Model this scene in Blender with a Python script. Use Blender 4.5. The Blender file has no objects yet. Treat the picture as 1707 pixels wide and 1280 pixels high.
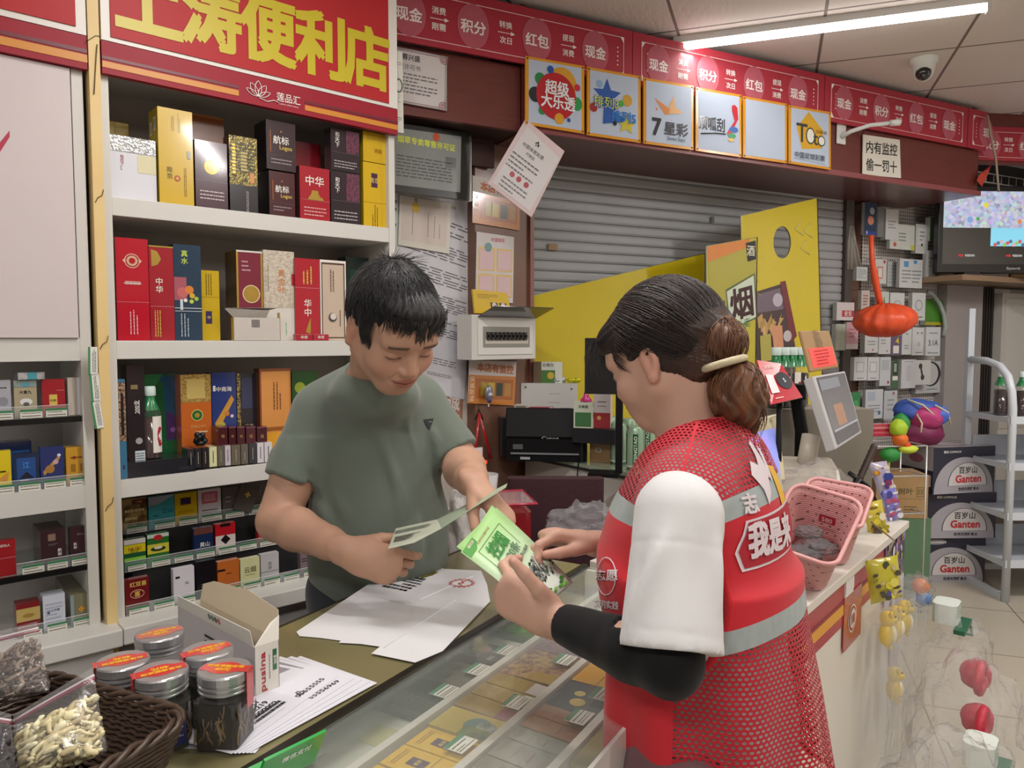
import bpy, bmesh, math, random
import numpy as np
from mathutils import Matrix, Vector, noise
from mathutils.bvhtree import BVHTree
random.seed(7)
SC = bpy.context.scene
COL = SC.collection
PI = math.pi
FPX, CAMH = 1240.0, 1.42
PITCH = math.atan(74 / FPX)
cam = bpy.data.cameras.new('camera'); cam.sensor_fit = 'HORIZONTAL'; cam.sensor_width = 36
cam.lens = FPX / 1707 * 36; cam.clip_start = .05; cam.clip_end = 60
camo = bpy.data.objects.new('camera', cam); COL.objects.link(camo)
camo.location = (0, 0, CAMH); camo.rotation_euler = (PI / 2 - PITCH, 0, 0)
SC.camera = camo
SC.view_settings.view_transform = 'Standard'; SC.view_settings.look = 'None'
SC.view_settings.exposure = 0.14; SC.view_settings.gamma = 1.0
SC.view_settings.use_curve_mapping = False
wd = bpy.data.worlds.new('world'); SC.world = wd; wd.use_nodes = True
wd.node_tree.nodes['Background'].inputs[0].default_value = (.86, .93, 1, 1)
wd.node_tree.nodes['Background'].inputs[1].default_value = .50
CEIL = 2.745
def arealight(name, loc, sx, sy, rz, power, col=(1, .96, .93), tilt=0):
 l = bpy.data.lights.new(name, 'AREA'); l.shape = 'RECTANGLE'; l.size = sx; l.size_y = sy
 l.energy = power; l.color = col
 o = bpy.data.objects.new(name, l); COL.objects.link(o); o.location = loc
 o.rotation_euler = (tilt, 0, rz); return o
GA = math.radians(70.6)
def G(x, y, z=0):
 return Vector((x * math.cos(GA) - y * math.sin(GA), x * math.sin(GA) + y * math.cos(GA), z))
TUBES = [(3.41, -.16, 3), (1.3, .45, 20), (1.2, -1.45, 20), (-.9, .5, 26), (-.9, -1.3, 22), (3.41, -2.1, 42)]
for i, (gx, gy, pw) in enumerate(TUBES):
 p = G(gx, gy, CEIL - .075)
 arealight('tube_light', p, .05, 1.15, GA, pw)
def lin(c):
 if isinstance(c, str):
  c = tuple(int(c[i:i + 2], 16) / 255 for i in (0, 2, 4))
 return tuple((v / 12.92 if v <= .04045 else ((v + .055) / 1.055) ** 2.4) for v in c)
_m = {}
def mat(c, rough=.5, metal=0., var=0., bump=0., scale=40., coat=0., emit=0., alpha=1., trans=0., spec=.5, sss=0.):
 key = (c if isinstance(c, str) else tuple(c), rough, metal, var, bump, scale, coat, emit, alpha, trans, spec, sss)
 if key in _m: return _m[key]
 m = bpy.data.materials.new('m_' + str(len(_m))); m.use_nodes = True
 nt = m.node_tree; b = nt.nodes['Principled BSDF']; L = lin(c)
 b.inputs['Base Color'].default_value = (*L, 1); b.inputs['Roughness'].default_value = rough
 b.inputs['Metallic'].default_value = metal; b.inputs['Coat Weight'].default_value = coat
 b.inputs['Coat Roughness'].default_value = .08
 b.inputs['Specular IOR Level'].default_value = spec
 b.inputs['Transmission Weight'].default_value = trans
 b.inputs['Alpha'].default_value = alpha
 if sss:
  b.inputs['Subsurface Weight'].default_value = sss
  b.inputs['Subsurface Radius'].default_value = (.012, .005, .003)
  b.inputs['Subsurface Scale'].default_value = .6
 if emit:
  b.inputs['Emission Color'].default_value = (*L, 1); b.inputs['Emission Strength'].default_value = emit
 if var or bump:
  tc = nt.nodes.new('ShaderNodeTexCoord'); nz = nt.nodes.new('ShaderNodeTexNoise')
  nz.inputs['Scale'].default_value = scale; nz.inputs['Detail'].default_value = 4
  nt.links.new(tc.outputs['Object'], nz.inputs['Vector'])
  if var:
   mx = nt.nodes.new('ShaderNodeMix'); mx.data_type = 'RGBA'
   mx.inputs[6].default_value = (*[v * (1 - var) for v in L], 1)
   mx.inputs[7].default_value = (*[min(1, v * (1 + var)) for v in L], 1)
   nt.links.new(nz.outputs['Fac'], mx.inputs[0]); nt.links.new(mx.outputs[2], b.inputs['Base Color'])
  if bump:
   bp = nt.nodes.new('ShaderNodeBump'); bp.inputs['Strength'].default_value = bump
   bp.inputs['Distance'].default_value = .004
   nt.links.new(nz.outputs['Fac'], bp.inputs['Height']); nt.links.new(bp.outputs[0], b.inputs['Normal'])
 _m[key] = m
 return m
def nodemat(name, build, key=None):
 key = key or name
 if key in _m: return _m[key]
 m = bpy.data.materials.new(name); m.use_nodes = True
 nt = m.node_tree; b = nt.nodes['Principled BSDF']
 def N(t, **kw):
  n = nt.nodes.new(t)
  for k, v in kw.items(): setattr(n, k, v)
  return n
 def L(a, c): nt.links.new(a, c)
 build(nt, b, N, L)
 _m[key] = m
 return m
def mathn(N, L, op, a, b=None, c=None):
 n = N('ShaderNodeMath', operation=op)
 for i, v in enumerate((a, b, c)):
  if v is None: continue
  if isinstance(v, (int, float)): n.inputs[i].default_value = v
  else: L(v, n.inputs[i])
 return n.outputs[0]
def mixc(N, L, f, a, b):
 n = N('ShaderNodeMix', data_type='RGBA')
 if isinstance(f, (int, float)): n.inputs[0].default_value = f
 else: L(f, n.inputs[0])
 for i, v in ((6, a), (7, b)):
  if isinstance(v, str): n.inputs[i].default_value = (*lin(v), 1)
  elif isinstance(v, tuple): n.inputs[i].default_value = (*v, 1)
  else: L(v, n.inputs[i])
 return n.outputs[2]
def clear(c='ffffff', a=.12, rough=.05, wr=0.):
 """thin clear plastic or glass: see-through, a little haze and a sharp sheen"""
 def bd(nt, b, N, L):
  nt.nodes.remove(b); out = [n for n in nt.nodes if n.type == 'OUTPUT_MATERIAL'][0]
  T = N('ShaderNodeBsdfTransparent'); D = N('ShaderNodeBsdfDiffuse'); D.inputs[0].default_value = (*lin(c), 1)
  Gs = N('ShaderNodeBsdfGlossy'); Gs.inputs['Roughness'].default_value = rough; fr = N('ShaderNodeFresnel'); fr.inputs[0].default_value = 1.45
  m1 = N('ShaderNodeMixShader'); m2 = N('ShaderNodeMixShader'); m1.inputs[0].default_value = a
  L(T.outputs[0], m1.inputs[1]); L(D.outputs[0], m1.inputs[2]); L(m1.outputs[0], m2.inputs[1]); L(Gs.outputs[0], m2.inputs[2])
  ge = N('ShaderNodeNewGeometry'); L(mathn(N, L, 'MULTIPLY', fr.outputs[0], mathn(N, L, 'SUBTRACT', 1., ge.outputs['Backfacing'])), m2.inputs[0]); L(m2.outputs[0], out.inputs[0])
  if wr:
   tc = N('ShaderNodeTexCoord'); nz = N('ShaderNodeTexNoise'); nz.inputs['Scale'].default_value = 14
   nz.inputs['Detail'].default_value = 5; nz.inputs['Distortion'].default_value = 1.5
   L(tc.outputs['Object'], nz.inputs['Vector'])
   bp = N('ShaderNodeBump'); bp.inputs['Strength'].default_value = wr; bp.inputs['Distance'].default_value = .02
   L(nz.outputs['Fac'], bp.inputs['Height']); L(bp.outputs[0], Gs.inputs['Normal']); L(bp.outputs[0], fr.inputs['Normal']); L(bp.outputs[0], D.inputs['Normal'])
 return nodemat('clear_plastic', bd, ('clear', c, a, rough, wr))
def wood(c1, c2, sc=(1, 12, 12), rough=.4, coat=.2, name='wood', dist=3.):
 def bd(nt, b, N, L):
  tc = N('ShaderNodeTexCoord'); mp = N('ShaderNodeMapping'); mp.inputs['Scale'].default_value = sc
  nz = N('ShaderNodeTexNoise'); nz.inputs['Scale'].default_value = 3; nz.inputs['Detail'].default_value = 6
  nz.inputs['Distortion'].default_value = dist
  L(tc.outputs['Object'], mp.inputs[0]); L(mp.outputs[0], nz.inputs['Vector'])
  L(mixc(N, L, nz.outputs['Fac'], c1, c2), b.inputs['Base Color'])
  b.inputs['Roughness'].default_value = rough; b.inputs['Coat Weight'].default_value = coat
  b.inputs['Coat Roughness'].default_value = .15
 return nodemat(name, bd, ('wood', c1, c2, sc, rough))
WHITE = mat('dedbd2', .35, var=.03, scale=8)
WHITE2 = mat('cfccc4', .4, var=.03, scale=8)
PAPER = mat('d6d6d8', .7)
BLACK = mat('141415', .4)
INK = mat('222224', .6)
REDP = mat('b01f30', .35)
def ray(u, v):
 x = (u - 853.5) / FPX; y = -(v - 640) / FPX
 return Vector((x, math.cos(PITCH) + y * math.sin(PITCH), -math.sin(PITCH) + y * math.cos(PITCH)))
def atY(u, v, Y):
 d = ray(u, v); t = Y / d.y
 return Vector((d.x * t, Y, CAMH + d.z * t))
def atZ(u, v, z):
 d = ray(u, v); t = (z - CAMH) / d.z
 return Vector((d.x * t, d.y * t, z))
class Frame:
 def __init__(s, ox, oy, deg):
  s.ox, s.oy, s.a = ox, oy, math.radians(deg); s.c, s.s = math.cos(s.a), math.sin(s.a)
 def hit(s, u, v, y=0.):
  d = ray(u, v); nx, ny = -s.s, s.c
  t = (s.ox * nx + s.oy * ny + y) / (d.x * nx + d.y * ny)
  X, Y = d.x * t - s.ox, d.y * t - s.oy
  return X * s.c + Y * s.s, CAMH + d.z * t
 def loc(s, u, v, z):
  p = atZ(u, v, z); X, Y = p.x - s.ox, p.y - s.oy
  return X * s.c + Y * s.s, -X * s.s + Y * s.c
 def w(s, x, y, z=0.):
  return Vector((s.ox + x * s.c - y * s.s, s.oy + x * s.s + y * s.c, z))
FS = Frame(-1.036, 2.03, 40.9)      # tobacco shelf wall
FB = Frame(2.0, 4.5, 26.8)          # roller shutter wall
FC = Frame(-.4673, 1.4058, 59.1)    # glass counter
FR = Frame(.6112, 1.5448, 50.5)     # red striped counter
FG = Frame(0, 0, 70.6)              # floor and ceiling grid
I4 = Matrix.Identity(4)
def TR(x=0, y=0, z=0): return Matrix.Translation((x, y, z))
def RX(a): return Matrix.Rotation(a, 4, 'X')
def RY(a): return Matrix.Rotation(a, 4, 'Y')
def RZ(a): return Matrix.Rotation(a, 4, 'Z')
_gl = {}
def glyphs(s):
 k = s
 if k in _gl: return _gl[k]
 cu = bpy.data.curves.new('t', 'FONT'); cu.body = s; cu.size = 1; cu.align_x = 'CENTER'; cu.align_y = 'CENTER'
 cu.resolution_u = 2; cu.fill_mode = 'FRONT'
 ob = bpy.data.objects.new('t', cu)
 me = bpy.data.meshes.new_from_object(ob)
 vs = np.array([v.co[:2] for v in me.vertices]) if len(me.vertices) else np.zeros((0, 2))
 fs = [tuple(p.vertices) for p in me.polygons]
 if len(vs):
  lo, hi = vs.min(0), vs.max(0); vs = vs - (lo + hi) / 2; wh = hi - lo
 else: wh = (1, 1)
 _gl[k] = (vs, fs, wh)
 bpy.data.objects.remove(ob); bpy.data.curves.remove(cu); bpy.data.meshes.remove(me)
 return _gl[k]
class MB:
 def __init__(s): s.v = []; s.f = []; s.m = []; s.mats = []; s.M = I4; s.sm = []
 def mi(s, m):
  if m not in s.mats: s.mats.append(m)
  return s.mats.index(m)
 def add(s, vs, fs, m, smooth=False):
  o = len(s.v); M = s.M
  s.v += [tuple(M @ Vector(v)) for v in vs]; k = s.mi(m)
  for f in fs: s.f.append(tuple(i + o for i in f)); s.m.append(k); s.sm.append(smooth)
  return s
 def box(s, x0, x1, y0, y1, z0, z1, m, skip=''):
  vs = [(x, y, z) for z in (z0, z1) for y in (y0, y1) for x in (x0, x1)]
  F = {'d': (0, 2, 3, 1), 'u': (4, 5, 7, 6), 'f': (0, 1, 5, 4), 'b': (2, 6, 7, 3), 'l': (0, 4, 6, 2), 'r': (1, 3, 7, 5)}
  return s.add(vs, [F[k] for k in F if k not in skip], m)
 def cbox(s, c, size, m, **k):
  return s.box(c[0] - size[0] / 2, c[0] + size[0] / 2, c[1] - size[1] / 2, c[1] + size[1] / 2, c[2] - size[2] / 2, c[2] + size[2] / 2, m, **k)
 def rbox(s, x0, x1, y0, y1, z0, z1, r, m, n=3):
  """box with its four upright edges rounded"""
  pts = []
  for cx, cy, a0 in ((x1 - r, y1 - r, 0), (x0 + r, y1 - r, PI / 2), (x0 + r, y0 + r, PI), (x1 - r, y0 + r, 1.5 * PI)):
   for i in range(n + 1):
    a = a0 + PI / 2 * i / n; pts.append((cx + r * math.cos(a), cy + r * math.sin(a)))
  return s.prism(pts, z0, z1, m)
 def prism(s, pts, z0, z1, m, m2=None):
  n = len(pts)
  s.add([(x, y, z) for z in (z0, z1) for x, y in pts], [tuple(range(n - 1, -1, -1)), tuple(range(n, 2 * n))], m)
  s.add([(x, y, z) for z in (z0, z1) for x, y in pts], [(i, (i + 1) % n, n + (i + 1) % n, n + i) for i in range(n)], m2 or m)
  return s
 def lathe(s, prof, m, n=24, smooth=True, sx=1., sy=1.):
  vs = [(r * math.cos(2 * PI * i / n) * sx, r * math.sin(2 * PI * i / n) * sy, z) for r, z in prof for i in range(n)]
  fs = [(j * n + i, j * n + (i + 1) % n, (j + 1) * n + (i + 1) % n, (j + 1) * n + i) for j in range(len(prof) - 1) for i in range(n)]
  s.add(vs, fs, m, smooth)
  for j, rev in ((0, True), (len(prof) - 1, False)):
   if prof[j][0] > 1e-4:
    s.add([vs[j * n + i] for i in range(n)], [tuple(range(n - 1, -1, -1)) if rev else tuple(range(n))], m)
  return s
 def tube(s, pts, r, m, n=8, cap=True, closed=False):
  pts = [Vector(p) for p in pts]; k = len(pts); vs = []; up = Vector((0, 0, 1)); prev = None
  rr = r if isinstance(r, (list, tuple)) else [r] * k
  for i, p in enumerate(pts):
   if closed: t = pts[(i + 1) % k] - pts[i - 1]
   else: t = pts[min(i + 1, k - 1)] - pts[max(i - 1, 0)]
   t.normalize()
   a = prev if prev is not None else (up if abs(t.z) < .9 else Vector((1, 0, 0)))
   a = (a - t * a.dot(t)); a.normalize(); b = t.cross(a); prev = a
   for j in range(n):
    q = 2 * PI * j / n; vs.append(tuple(p + (a * math.cos(q) + b * math.sin(q)) * rr[i]))
  fs = [(i * n + j, i * n + (j + 1) % n, (i + 1) % k * n + (j + 1) % n, (i + 1) % k * n + j) for i in range(k if closed else k - 1) for j in range(n)]
  if cap and not closed: fs += [tuple(range(n - 1, -1, -1)), tuple((k - 1) * n + j for j in range(n))]
  return s.add(vs, fs, m, True)
 def sphere(s, c, r, m, n=16, k=10):
  r = r if isinstance(r, (tuple, list)) else (r, r, r)
  vs = []; fs = []
  for j in range(k + 1):
   t = PI * j / k
   for i in range(n):
    a = 2 * PI * i / n; vs.append((c[0] + r[0] * math.sin(t) * math.cos(a), c[1] + r[1] * math.sin(t) * math.sin(a), c[2] + r[2] * math.cos(t)))
  for j in range(k):
   for i in range(n): fs.append((j * n + i, (j + 1) * n + i, (j + 1) * n + (i + 1) % n, j * n + (i + 1) % n))
  return s.add(vs, fs, m, True)
 def disc(s, c, r, m, n=24, d=.0008, X=Vector((1, 0, 0)), Y=Vector((0, 0, 1)), ry=None):
  c = Vector(c); ry = ry or r
  return s.add([tuple(c + X * r * math.cos(2 * PI * i / n) + Y * ry * math.sin(2 * PI * i / n)) for i in range(n)], [tuple(range(n))], m)
 def poly(s, pts, m): return s.add(pts, [tuple(range(len(pts)))], m)
 def grid(s, fn, nu, nv, m, smooth=True):
  vs = [fn(i / nu, j / nv) for j in range(nv + 1) for i in range(nu + 1)]
  fs = [(j * (nu + 1) + i, j * (nu + 1) + i + 1, (j + 1) * (nu + 1) + i + 1, (j + 1) * (nu + 1) + i) for j in range(nv) for i in range(nu)]
  return s.add(vs, fs, m, smooth)
 def text(s, t, c, h, m, X=(1, 0, 0), Y=(0, 0, 1), bold=.0, w=None, proj=None):
  """h = height of the letters; w = width it is fitted to"""
  vs, fs, wh = glyphs(t)
  if not len(vs): return s
  c = Vector(c); X = Vector(X); Y = Vector(Y); ky = h / max(wh[1], 1e-3); kx = (w / wh[0]) if w else ky
  e = bold * h * .75; nn = X.cross(Y).normalized() * 2e-5
  for q, (dx, dy) in enumerate([(0, 0), (e, e), (-e, e), (e, -e), (-e, -e)] if bold else [(0, 0)]):
   P = [c + X * (a * kx + dx) + Y * (b * ky + dy) + nn * q for a, b in vs]
   if proj: P = [proj(p) for p in P]
   s.add([tuple(p) for p in P], fs, m)
  return s
 def vtext(s, t, c, h, m, X=(1, 0, 0), Y=(0, 0, 1), bold=0., gap=1.15):
  c = Vector(c); Yv = Vector(Y); n = len(t)
  for i, ch in enumerate(t): s.text(ch, c + Yv * ((n - 1) / 2 - i) * h * gap, h, m, X, Y, bold)
  return s
 def lines(s, c, w, h, n, m, X=(1, 0, 0), Y=(0, 0, 1), th=.35, brk=5, seed=1):
  """print too small to read: rows of short dashes"""
  rd = random.Random(seed); c = Vector(c); X = Vector(X); Y = Vector(Y)
  for i in range(n):
   y = h / 2 - h * (i + .5) / n; x = -w / 2; hh = h / n * th / 2
   end = w / 2 * (1 if rd.random() < .7 else rd.uniform(.1, .9))
   while x < end:
    l = w / brk * rd.uniform(.25, .8); x2 = min(x + l, end)
    s.add([tuple(c + X * a + Y * b) for a, b in ((x, y - hh), (x2, y - hh), (x2, y + hh), (x, y + hh))], [(0, 1, 2, 3)], m)
    x = x2 + w / brk * .12
  return s
 def build(s, name, parent=None, loc=None, rz=0., bevel=0., label=None, cat=None, group=None, kind=None, sub=0, solid=0.):
  me = bpy.data.meshes.new(name); me.from_pydata(s.v, [], s.f); me.update()
  for m in s.mats: me.materials.append(m)
  me.polygons.foreach_set('material_index', s.m); me.polygons.foreach_set('use_smooth', s.sm)
  o = bpy.data.objects.new(name, me); COL.objects.link(o)
  if parent: o.parent = parent
  if loc is not None: o.location = loc
  if rz: o.rotation_euler = (0, 0, rz)
  if solid: q = o.modifiers.new('s', 'SOLIDIFY'); q.thickness = solid
  if bevel:
   q = o.modifiers.new('b', 'BEVEL'); q.width = bevel; q.segments = 2; q.limit_method = 'ANGLE'; q.angle_limit = .6
  if sub: q = o.modifiers.new('u', 'SUBSURF'); q.levels = sub; q.render_levels = sub
  tag(o, label, cat, group, kind)
  return o
def tag(o, label=None, cat=None, group=None, kind=None):
 if label: o['label'] = label
 if cat: o['category'] = cat
 if group: o['group'] = group
 if kind: o['kind'] = kind
 return o
def empty(name, loc, rz=0., label=None, cat=None, group=None):
 o = bpy.data.objects.new(name, None); COL.objects.link(o); o.empty_display_size = .05
 o.location = loc; o.rotation_euler = (0, 0, rz); return tag(o, label, cat, group)
def shift(mb, x, y, z):
 mb.v = [(a - x, b - y, c - z) for a, b, c in mb.v]; return mb
# ================================================================== the room
def grid_mat(name, c1, c2, line, px, ox, py, oy, wline, bumpy, rough):
 def bd(nt, b, N, L):
  tc = N('ShaderNodeTexCoord'); sp = N('ShaderNodeSeparateXYZ'); L(tc.outputs['Object'], sp.inputs[0])
  ms = []
  for out, p, o in ((sp.outputs[0], px, ox), (sp.outputs[1], py, oy)):
   a = mathn(N, L, 'SUBTRACT', out, o); a = mathn(N, L, 'DIVIDE', a, p); a = mathn(N, L, 'FRACT', a)
   a = mathn(N, L, 'SUBTRACT', a, .5); a = mathn(N, L, 'ABSOLUTE', a); ms.append(mathn(N, L, 'GREATER_THAN', a, .5 - wline / p))
  k = mathn(N, L, 'MAXIMUM', *ms)
  nz = N('ShaderNodeTexNoise'); nz.inputs['Scale'].default_value = 1.3; nz.inputs['Detail'].default_value = 5
  L(tc.outputs['Object'], nz.inputs['Vector'])
  base = mixc(N, L, nz.outputs['Fac'], c1, c2)
  L(mixc(N, L, k, base, line), b.inputs['Base Color']); b.inputs['Roughness'].default_value = rough
  bp = N('ShaderNodeBump'); bp.inputs['Distance'].default_value = .004; bp.inputs['Strength'].default_value = .6
  if bumpy:
   mp = N('ShaderNodeMapping'); mp.inputs['Scale'].default_value = (14, 60, 1); mp.inputs['Rotation'].default_value = (0, 0, .5)
   n2 = N('ShaderNodeTexNoise'); n2.inputs['Scale'].default_value = 1; n2.inputs['Detail'].default_value = 3
   L(tc.outputs['Object'], mp.inputs[0]); L(mp.outputs[0], n2.inputs['Vector'])
   L(mathn(N, L, 'SUBTRACT', n2.outputs['Fac'], k), bp.inputs['Height'])
  else: L(mathn(N, L, 'MULTIPLY', k, -1.), bp.inputs['Height'])
  L(bp.outputs[0], b.inputs['Normal'])
 return nodemat(name, bd)
MF = grid_mat('floor_tiles', 'b9b1a2', 'aaa292', '6d6557', .635, 4.46, .635, -1.21, .003, False, .28)
MC = grid_mat('ceiling_tiles', 'e2dad6', 'd6ccc8', '7a6e6a', .612, 3.33, .59, -.17, .0065, True, .75)
MB().box(-5, 7, -6, 5, -.05, 0, MF).build('floor', rz=GA, kind='structure')
MB().box(-5, 7, -6, 5, CEIL, CEIL + .05, MC).build('ceiling', rz=GA, kind='structure')
MWALL = mat('cfc8bf', .8, var=.05, scale=3)
MWOOD = wood('5a2420', '743630', (1, 1, 14), .35, .25)
MWOOD2 = wood('6a4a3c', '7c5a48', (1, 1, 14), .4, .2)
MB().box(-3.6, 1.75, .33, .45, 0, CEIL, MWALL).build('wall_left', loc=FS.w(0, 0), rz=FS.a, kind='structure')
MB().box(-2.4, 4, .62, .72, 0, CEIL, MWALL).build('wall_back', loc=FB.w(0, 0), rz=FB.a, kind='structure')
MB().box(4.2, 4.3, -3.2, 7, 0, CEIL, MWALL).build('wall_right', kind='structure')
MB().box(-4.2, 4.3, -3.3, -3.2, 0, CEIL, MWALL).build('wall_front', kind='structure')
mb = MB(); mb.box(1.40, 1.716, .27, .33, 0, 2.3, MWOOD2)
mb.box(1.700, 1.722, .255, .33, 0, 2.3, wood('7c4a40', '8a5a4c', (1, 1, 14), .35, .2))
mb.build('wall_pilaster', loc=FS.w(0, 0), rz=FS.a, kind='structure')
mb = MB(); z = .05; msl = mat('a4a6a8', .5, metal=.1, var=.12, scale=6); k = 0
while z < 2.32:
 pr = [(.004, 0), (-.003, .003), (-.006, .012), (-.006, .036), (-.003, .044), (.004, .0485)]
 vs = [(x, y, z + dz) for y, dz in pr for x in (-2.3, -.03)]
 mb.add(vs, [(i * 2, i * 2 + 1, i * 2 + 3, i * 2 + 2) for i in range(5)], msl); z += .0485; k += 1
for x, z0, m in ((-2.03, 1.86, 'a0845f'), (-2.03, 1.62, 'a8604a'), (-1.05, 2.06, '6c6a68'), (-.95, 1.93, '6c6a68')):
 mb.cbox((x, -.016, z0), (.05 if z0 < 1.9 else .02, .003, .03), mat(m, .6))
mb.build('wall_shutter', loc=FB.w(0, 0, 0), rz=FB.a, kind='structure')
MB().box(-.035, .03, -.03, .03, 0, 2.3, mat('4c4440', .45)).build('trim_1', loc=FB.w(0, 0), rz=FB.a, kind='structure')
MB().box(.03, .21, .06, .1, 0, 2.34, MWOOD2).build('trim_2', loc=FB.w(0, 0), rz=FB.a, kind='structure')
mb = MB()
mb.box(-2.42, .53, -.45, -.42, 2.262, 2.50, MWOOD)
mb.box(-2.42, .54, -.462, .02, 2.246, 2.262, wood('5a2e2c', '6a3a36', (1, 9, 9), .35, .2))
mb.box(-2.42, .54, -.466, -.448, 2.244, 2.270, mat('8a4a4c', .35))
mb.box(-2.42, -2.40, -.43, .3, 2.262, CEIL, MWOOD); mb.box(.51, .53, -.43, .3, 2.262, CEIL, MWOOD)
mb.box(-.447, -.440, -.4520, -.448, 2.262, 2.50, mat('3a1c1a', .5))
mb.build('wall_bulkhead', loc=FB.w(0, 0), rz=FB.a, kind='structure')
mb = MB()
mb.box(-3.4, -2.425, -.435, -.41, 2.25, 2.50, MWOOD)
mb.box(-3.4, -2.425, -.41, .1, 2.25, 2.27, mat('2c1512', .6)); mb.box(-3.4, -2.45, -.25, -.23, 2.14, 2.25, mat('3c1f1a', .5))
mb.build('wall_panelling', loc=FB.w(0, 0), rz=FB.a, kind='structure')
RED1 = 'a8283a'; MRED = mat(RED1, .42, var=.05, scale=3, coat=.08)
MCIR = mat('b65a6a', .3, var=.1, scale=30); MPK = mat('e9cfd0', .5); MPK2 = mat('c8707c', .5); MWT = mat('f1e9e6', .5)
def banner(x0, x1, y, name, label, group=None, z0=2.498, z1=2.715, words=None, base=None, end=True, start=True):
 base = base or FB
 mb = MB(); mb.box(x0, x1, y, y + .012, z0, z1, MRED); Y = y - .0015
 H = z1 - z0; zb, zt = z0 + H * .1, z1 - H * .16
 def ln(a, c, zz0, zz1): mb.box(a, c, Y, y, zz0, zz1, MPK)
 xa, xb = (x0 + .045 if start else x0), (x1 - .045 if end else x1)
 ln(xa, xb, zt - .0012, zt + .0012); ln(xa, xb, zb - .0012, zb + .0012)
 for q, on, sg in ((xa, start, 1), (xb, end, -1)):
  if not on: continue
  ln(q - .0012, q + .0012, zb, zt)
  for zz, s2 in ((zt, -1), (zb, 1)): mb.add([(q - .001 * sg, Y - .001, zz - .001 * s2), (q + .018 * sg, Y - .001, zz), (q, Y - .001, zz + .026 * s2)], [(0, 1, 2)], MWT)
  for i in range(5): mb.disc((q + .03 * sg, Y, zt - .045 - i * (zt - zb - .09) / 4), .0035, MWT, 8)
 zc = z0 + H * .47
 for k, xx, t in words:
  if k == 'o':
   mb.disc((xx, Y - .0005, zc), .062, MCIR, 40, ry=.080)
   mb.disc((xx, Y - .0002, zc), .064, MPK2, 40, ry=.082)
   mb.text(t, (xx, Y - .0015, zc - .004), .048, MWT, bold=.03)
  else:
   a, c = t
   mb.text(a, (xx, Y, zc + .030), .026, MWT, bold=.02); mb.text(c, (xx, Y, zc - .028), .026, MWT, bold=.02)
   ln(xx - .034, xx + .022, zc - .0015, zc + .0015)
   mb.add([(xx + .022, Y, zc - .008), (xx + .040, Y, zc), (xx + .022, Y, zc + .008)], [(0, 1, 2)], MWT)
 mb.add([], [], MWT)
 return mb.build(name, loc=base.w(0, 0), rz=base.a, label=label, cat='banner', group=group)
def bx(u, v, y=-.465): return FB.hit(u, v, y)[0]
A1, A2, A3 = ('消费', '刚需'), ('转换', '次日'), ('提现', '消费')
banner(-3.35, bx(1052, 60), -.475, 'fascia_banner', 'red fascia banner panel starting by the shelf sign, farthest left of the run', None,
  words=[('o', bx(680, 28), '现金'), ('a', bx(730, 38), A1), ('o', bx(787, 48), '积分'), ('a', bx(841, 60), A2), ('o', bx(893, 68), '红包'), ('a', bx(945, 82), A3), ('o', bx(990, 90), '现金')], start=False)
banner(bx(1053, 60), bx(1372, 130), -.475, 'fascia_banner', 'red fascia banner panel above the lottery signs where the tube light reflects', None,
  words=[('o', bx(1095, 110), '现金'), ('a', bx(1136, 118), A1), ('o', bx(1177, 125), '积分'), ('a', bx(1215, 135), A2), ('o', bx(1254, 143), '红包'), ('a', bx(1292, 150), A3), ('o', bx(1327, 157), '现金')])
banner(bx(1373, 130), bx(1611, 180), -.475, 'fascia_banner', 'red fascia banner panel directly above the taped monitoring notice', None,
  words=[('o', bx(1404, 172), '现金'), ('a', bx(1436, 180), A1), ('o', bx(1466, 185), '积分'), ('a', bx(1495, 193), A2), ('o', bx(1524, 198), '红包'), ('a', bx(1552, 205), A3), ('o', bx(1579, 210), '现金')])
banner(bx(1612, 180), bx(1643, 187), -.475, 'fascia_banner', 'short red banner end folded at the bulkhead corner', None, words=[('o', bx(1640, 225), '现')], end=False)
F2 = Frame(*FB.w(bx(1640, 200), -.36).xy, 8)
def f2(u, v): return F2.hit(u, v, -.012)[0]
banner(0.0, 1.3, -.012, 'fascia_banner', 'red banner panel turning away above the television, half hidden text', None, z0=2.47, z1=2.665,
  words=[('o', f2(1652, 232), '积分'), ('a', f2(1681, 240), A2), ('o', f2(1713, 240), '红包')], base=F2, start=False, end=False)
mb = MB(); mb.box(0, 1.3, 0, .02, 2.45, CEIL, MWOOD); mb.build('trim_3', loc=F2.w(0, 0), rz=F2.a, kind='structure')
MGLOW = mat('fff8f2', emit=9.)
for i, (gx, gy, pw) in enumerate(TUBES):
 big = i == 0
 t = empty('tube_lamp', G(gx, gy, CEIL), GA + PI / 2, ['slim white tube lamp glowing on the ceiling above the fascia', 'ceiling tube lamp over the counter, outside the picture', 'ceiling tube lamp behind the camera, right aisle', 'ceiling tube lamp behind the camera, middle', 'ceiling tube lamp at the back of the shop', 'ceiling tube lamp over the right aisle'][i], 'lamp')
 MB().box(-.6, .6, -.02, .02, -.028, -.0, mat('e4e4e2', .4)).build('housing', t)
 mb = MB(); mb.tube([(-.59, 0, -.042), (.59, 0, -.042)], .014, MGLOW, 12); mb.build('tube', t)
 for s in (-1, 1): MB().box(min(s * .59, s * .605), max(s * .59, s * .605), -.018, .018, -.06, -.0, mat('dcdcda', .4)).build('end_cap', t)
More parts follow.
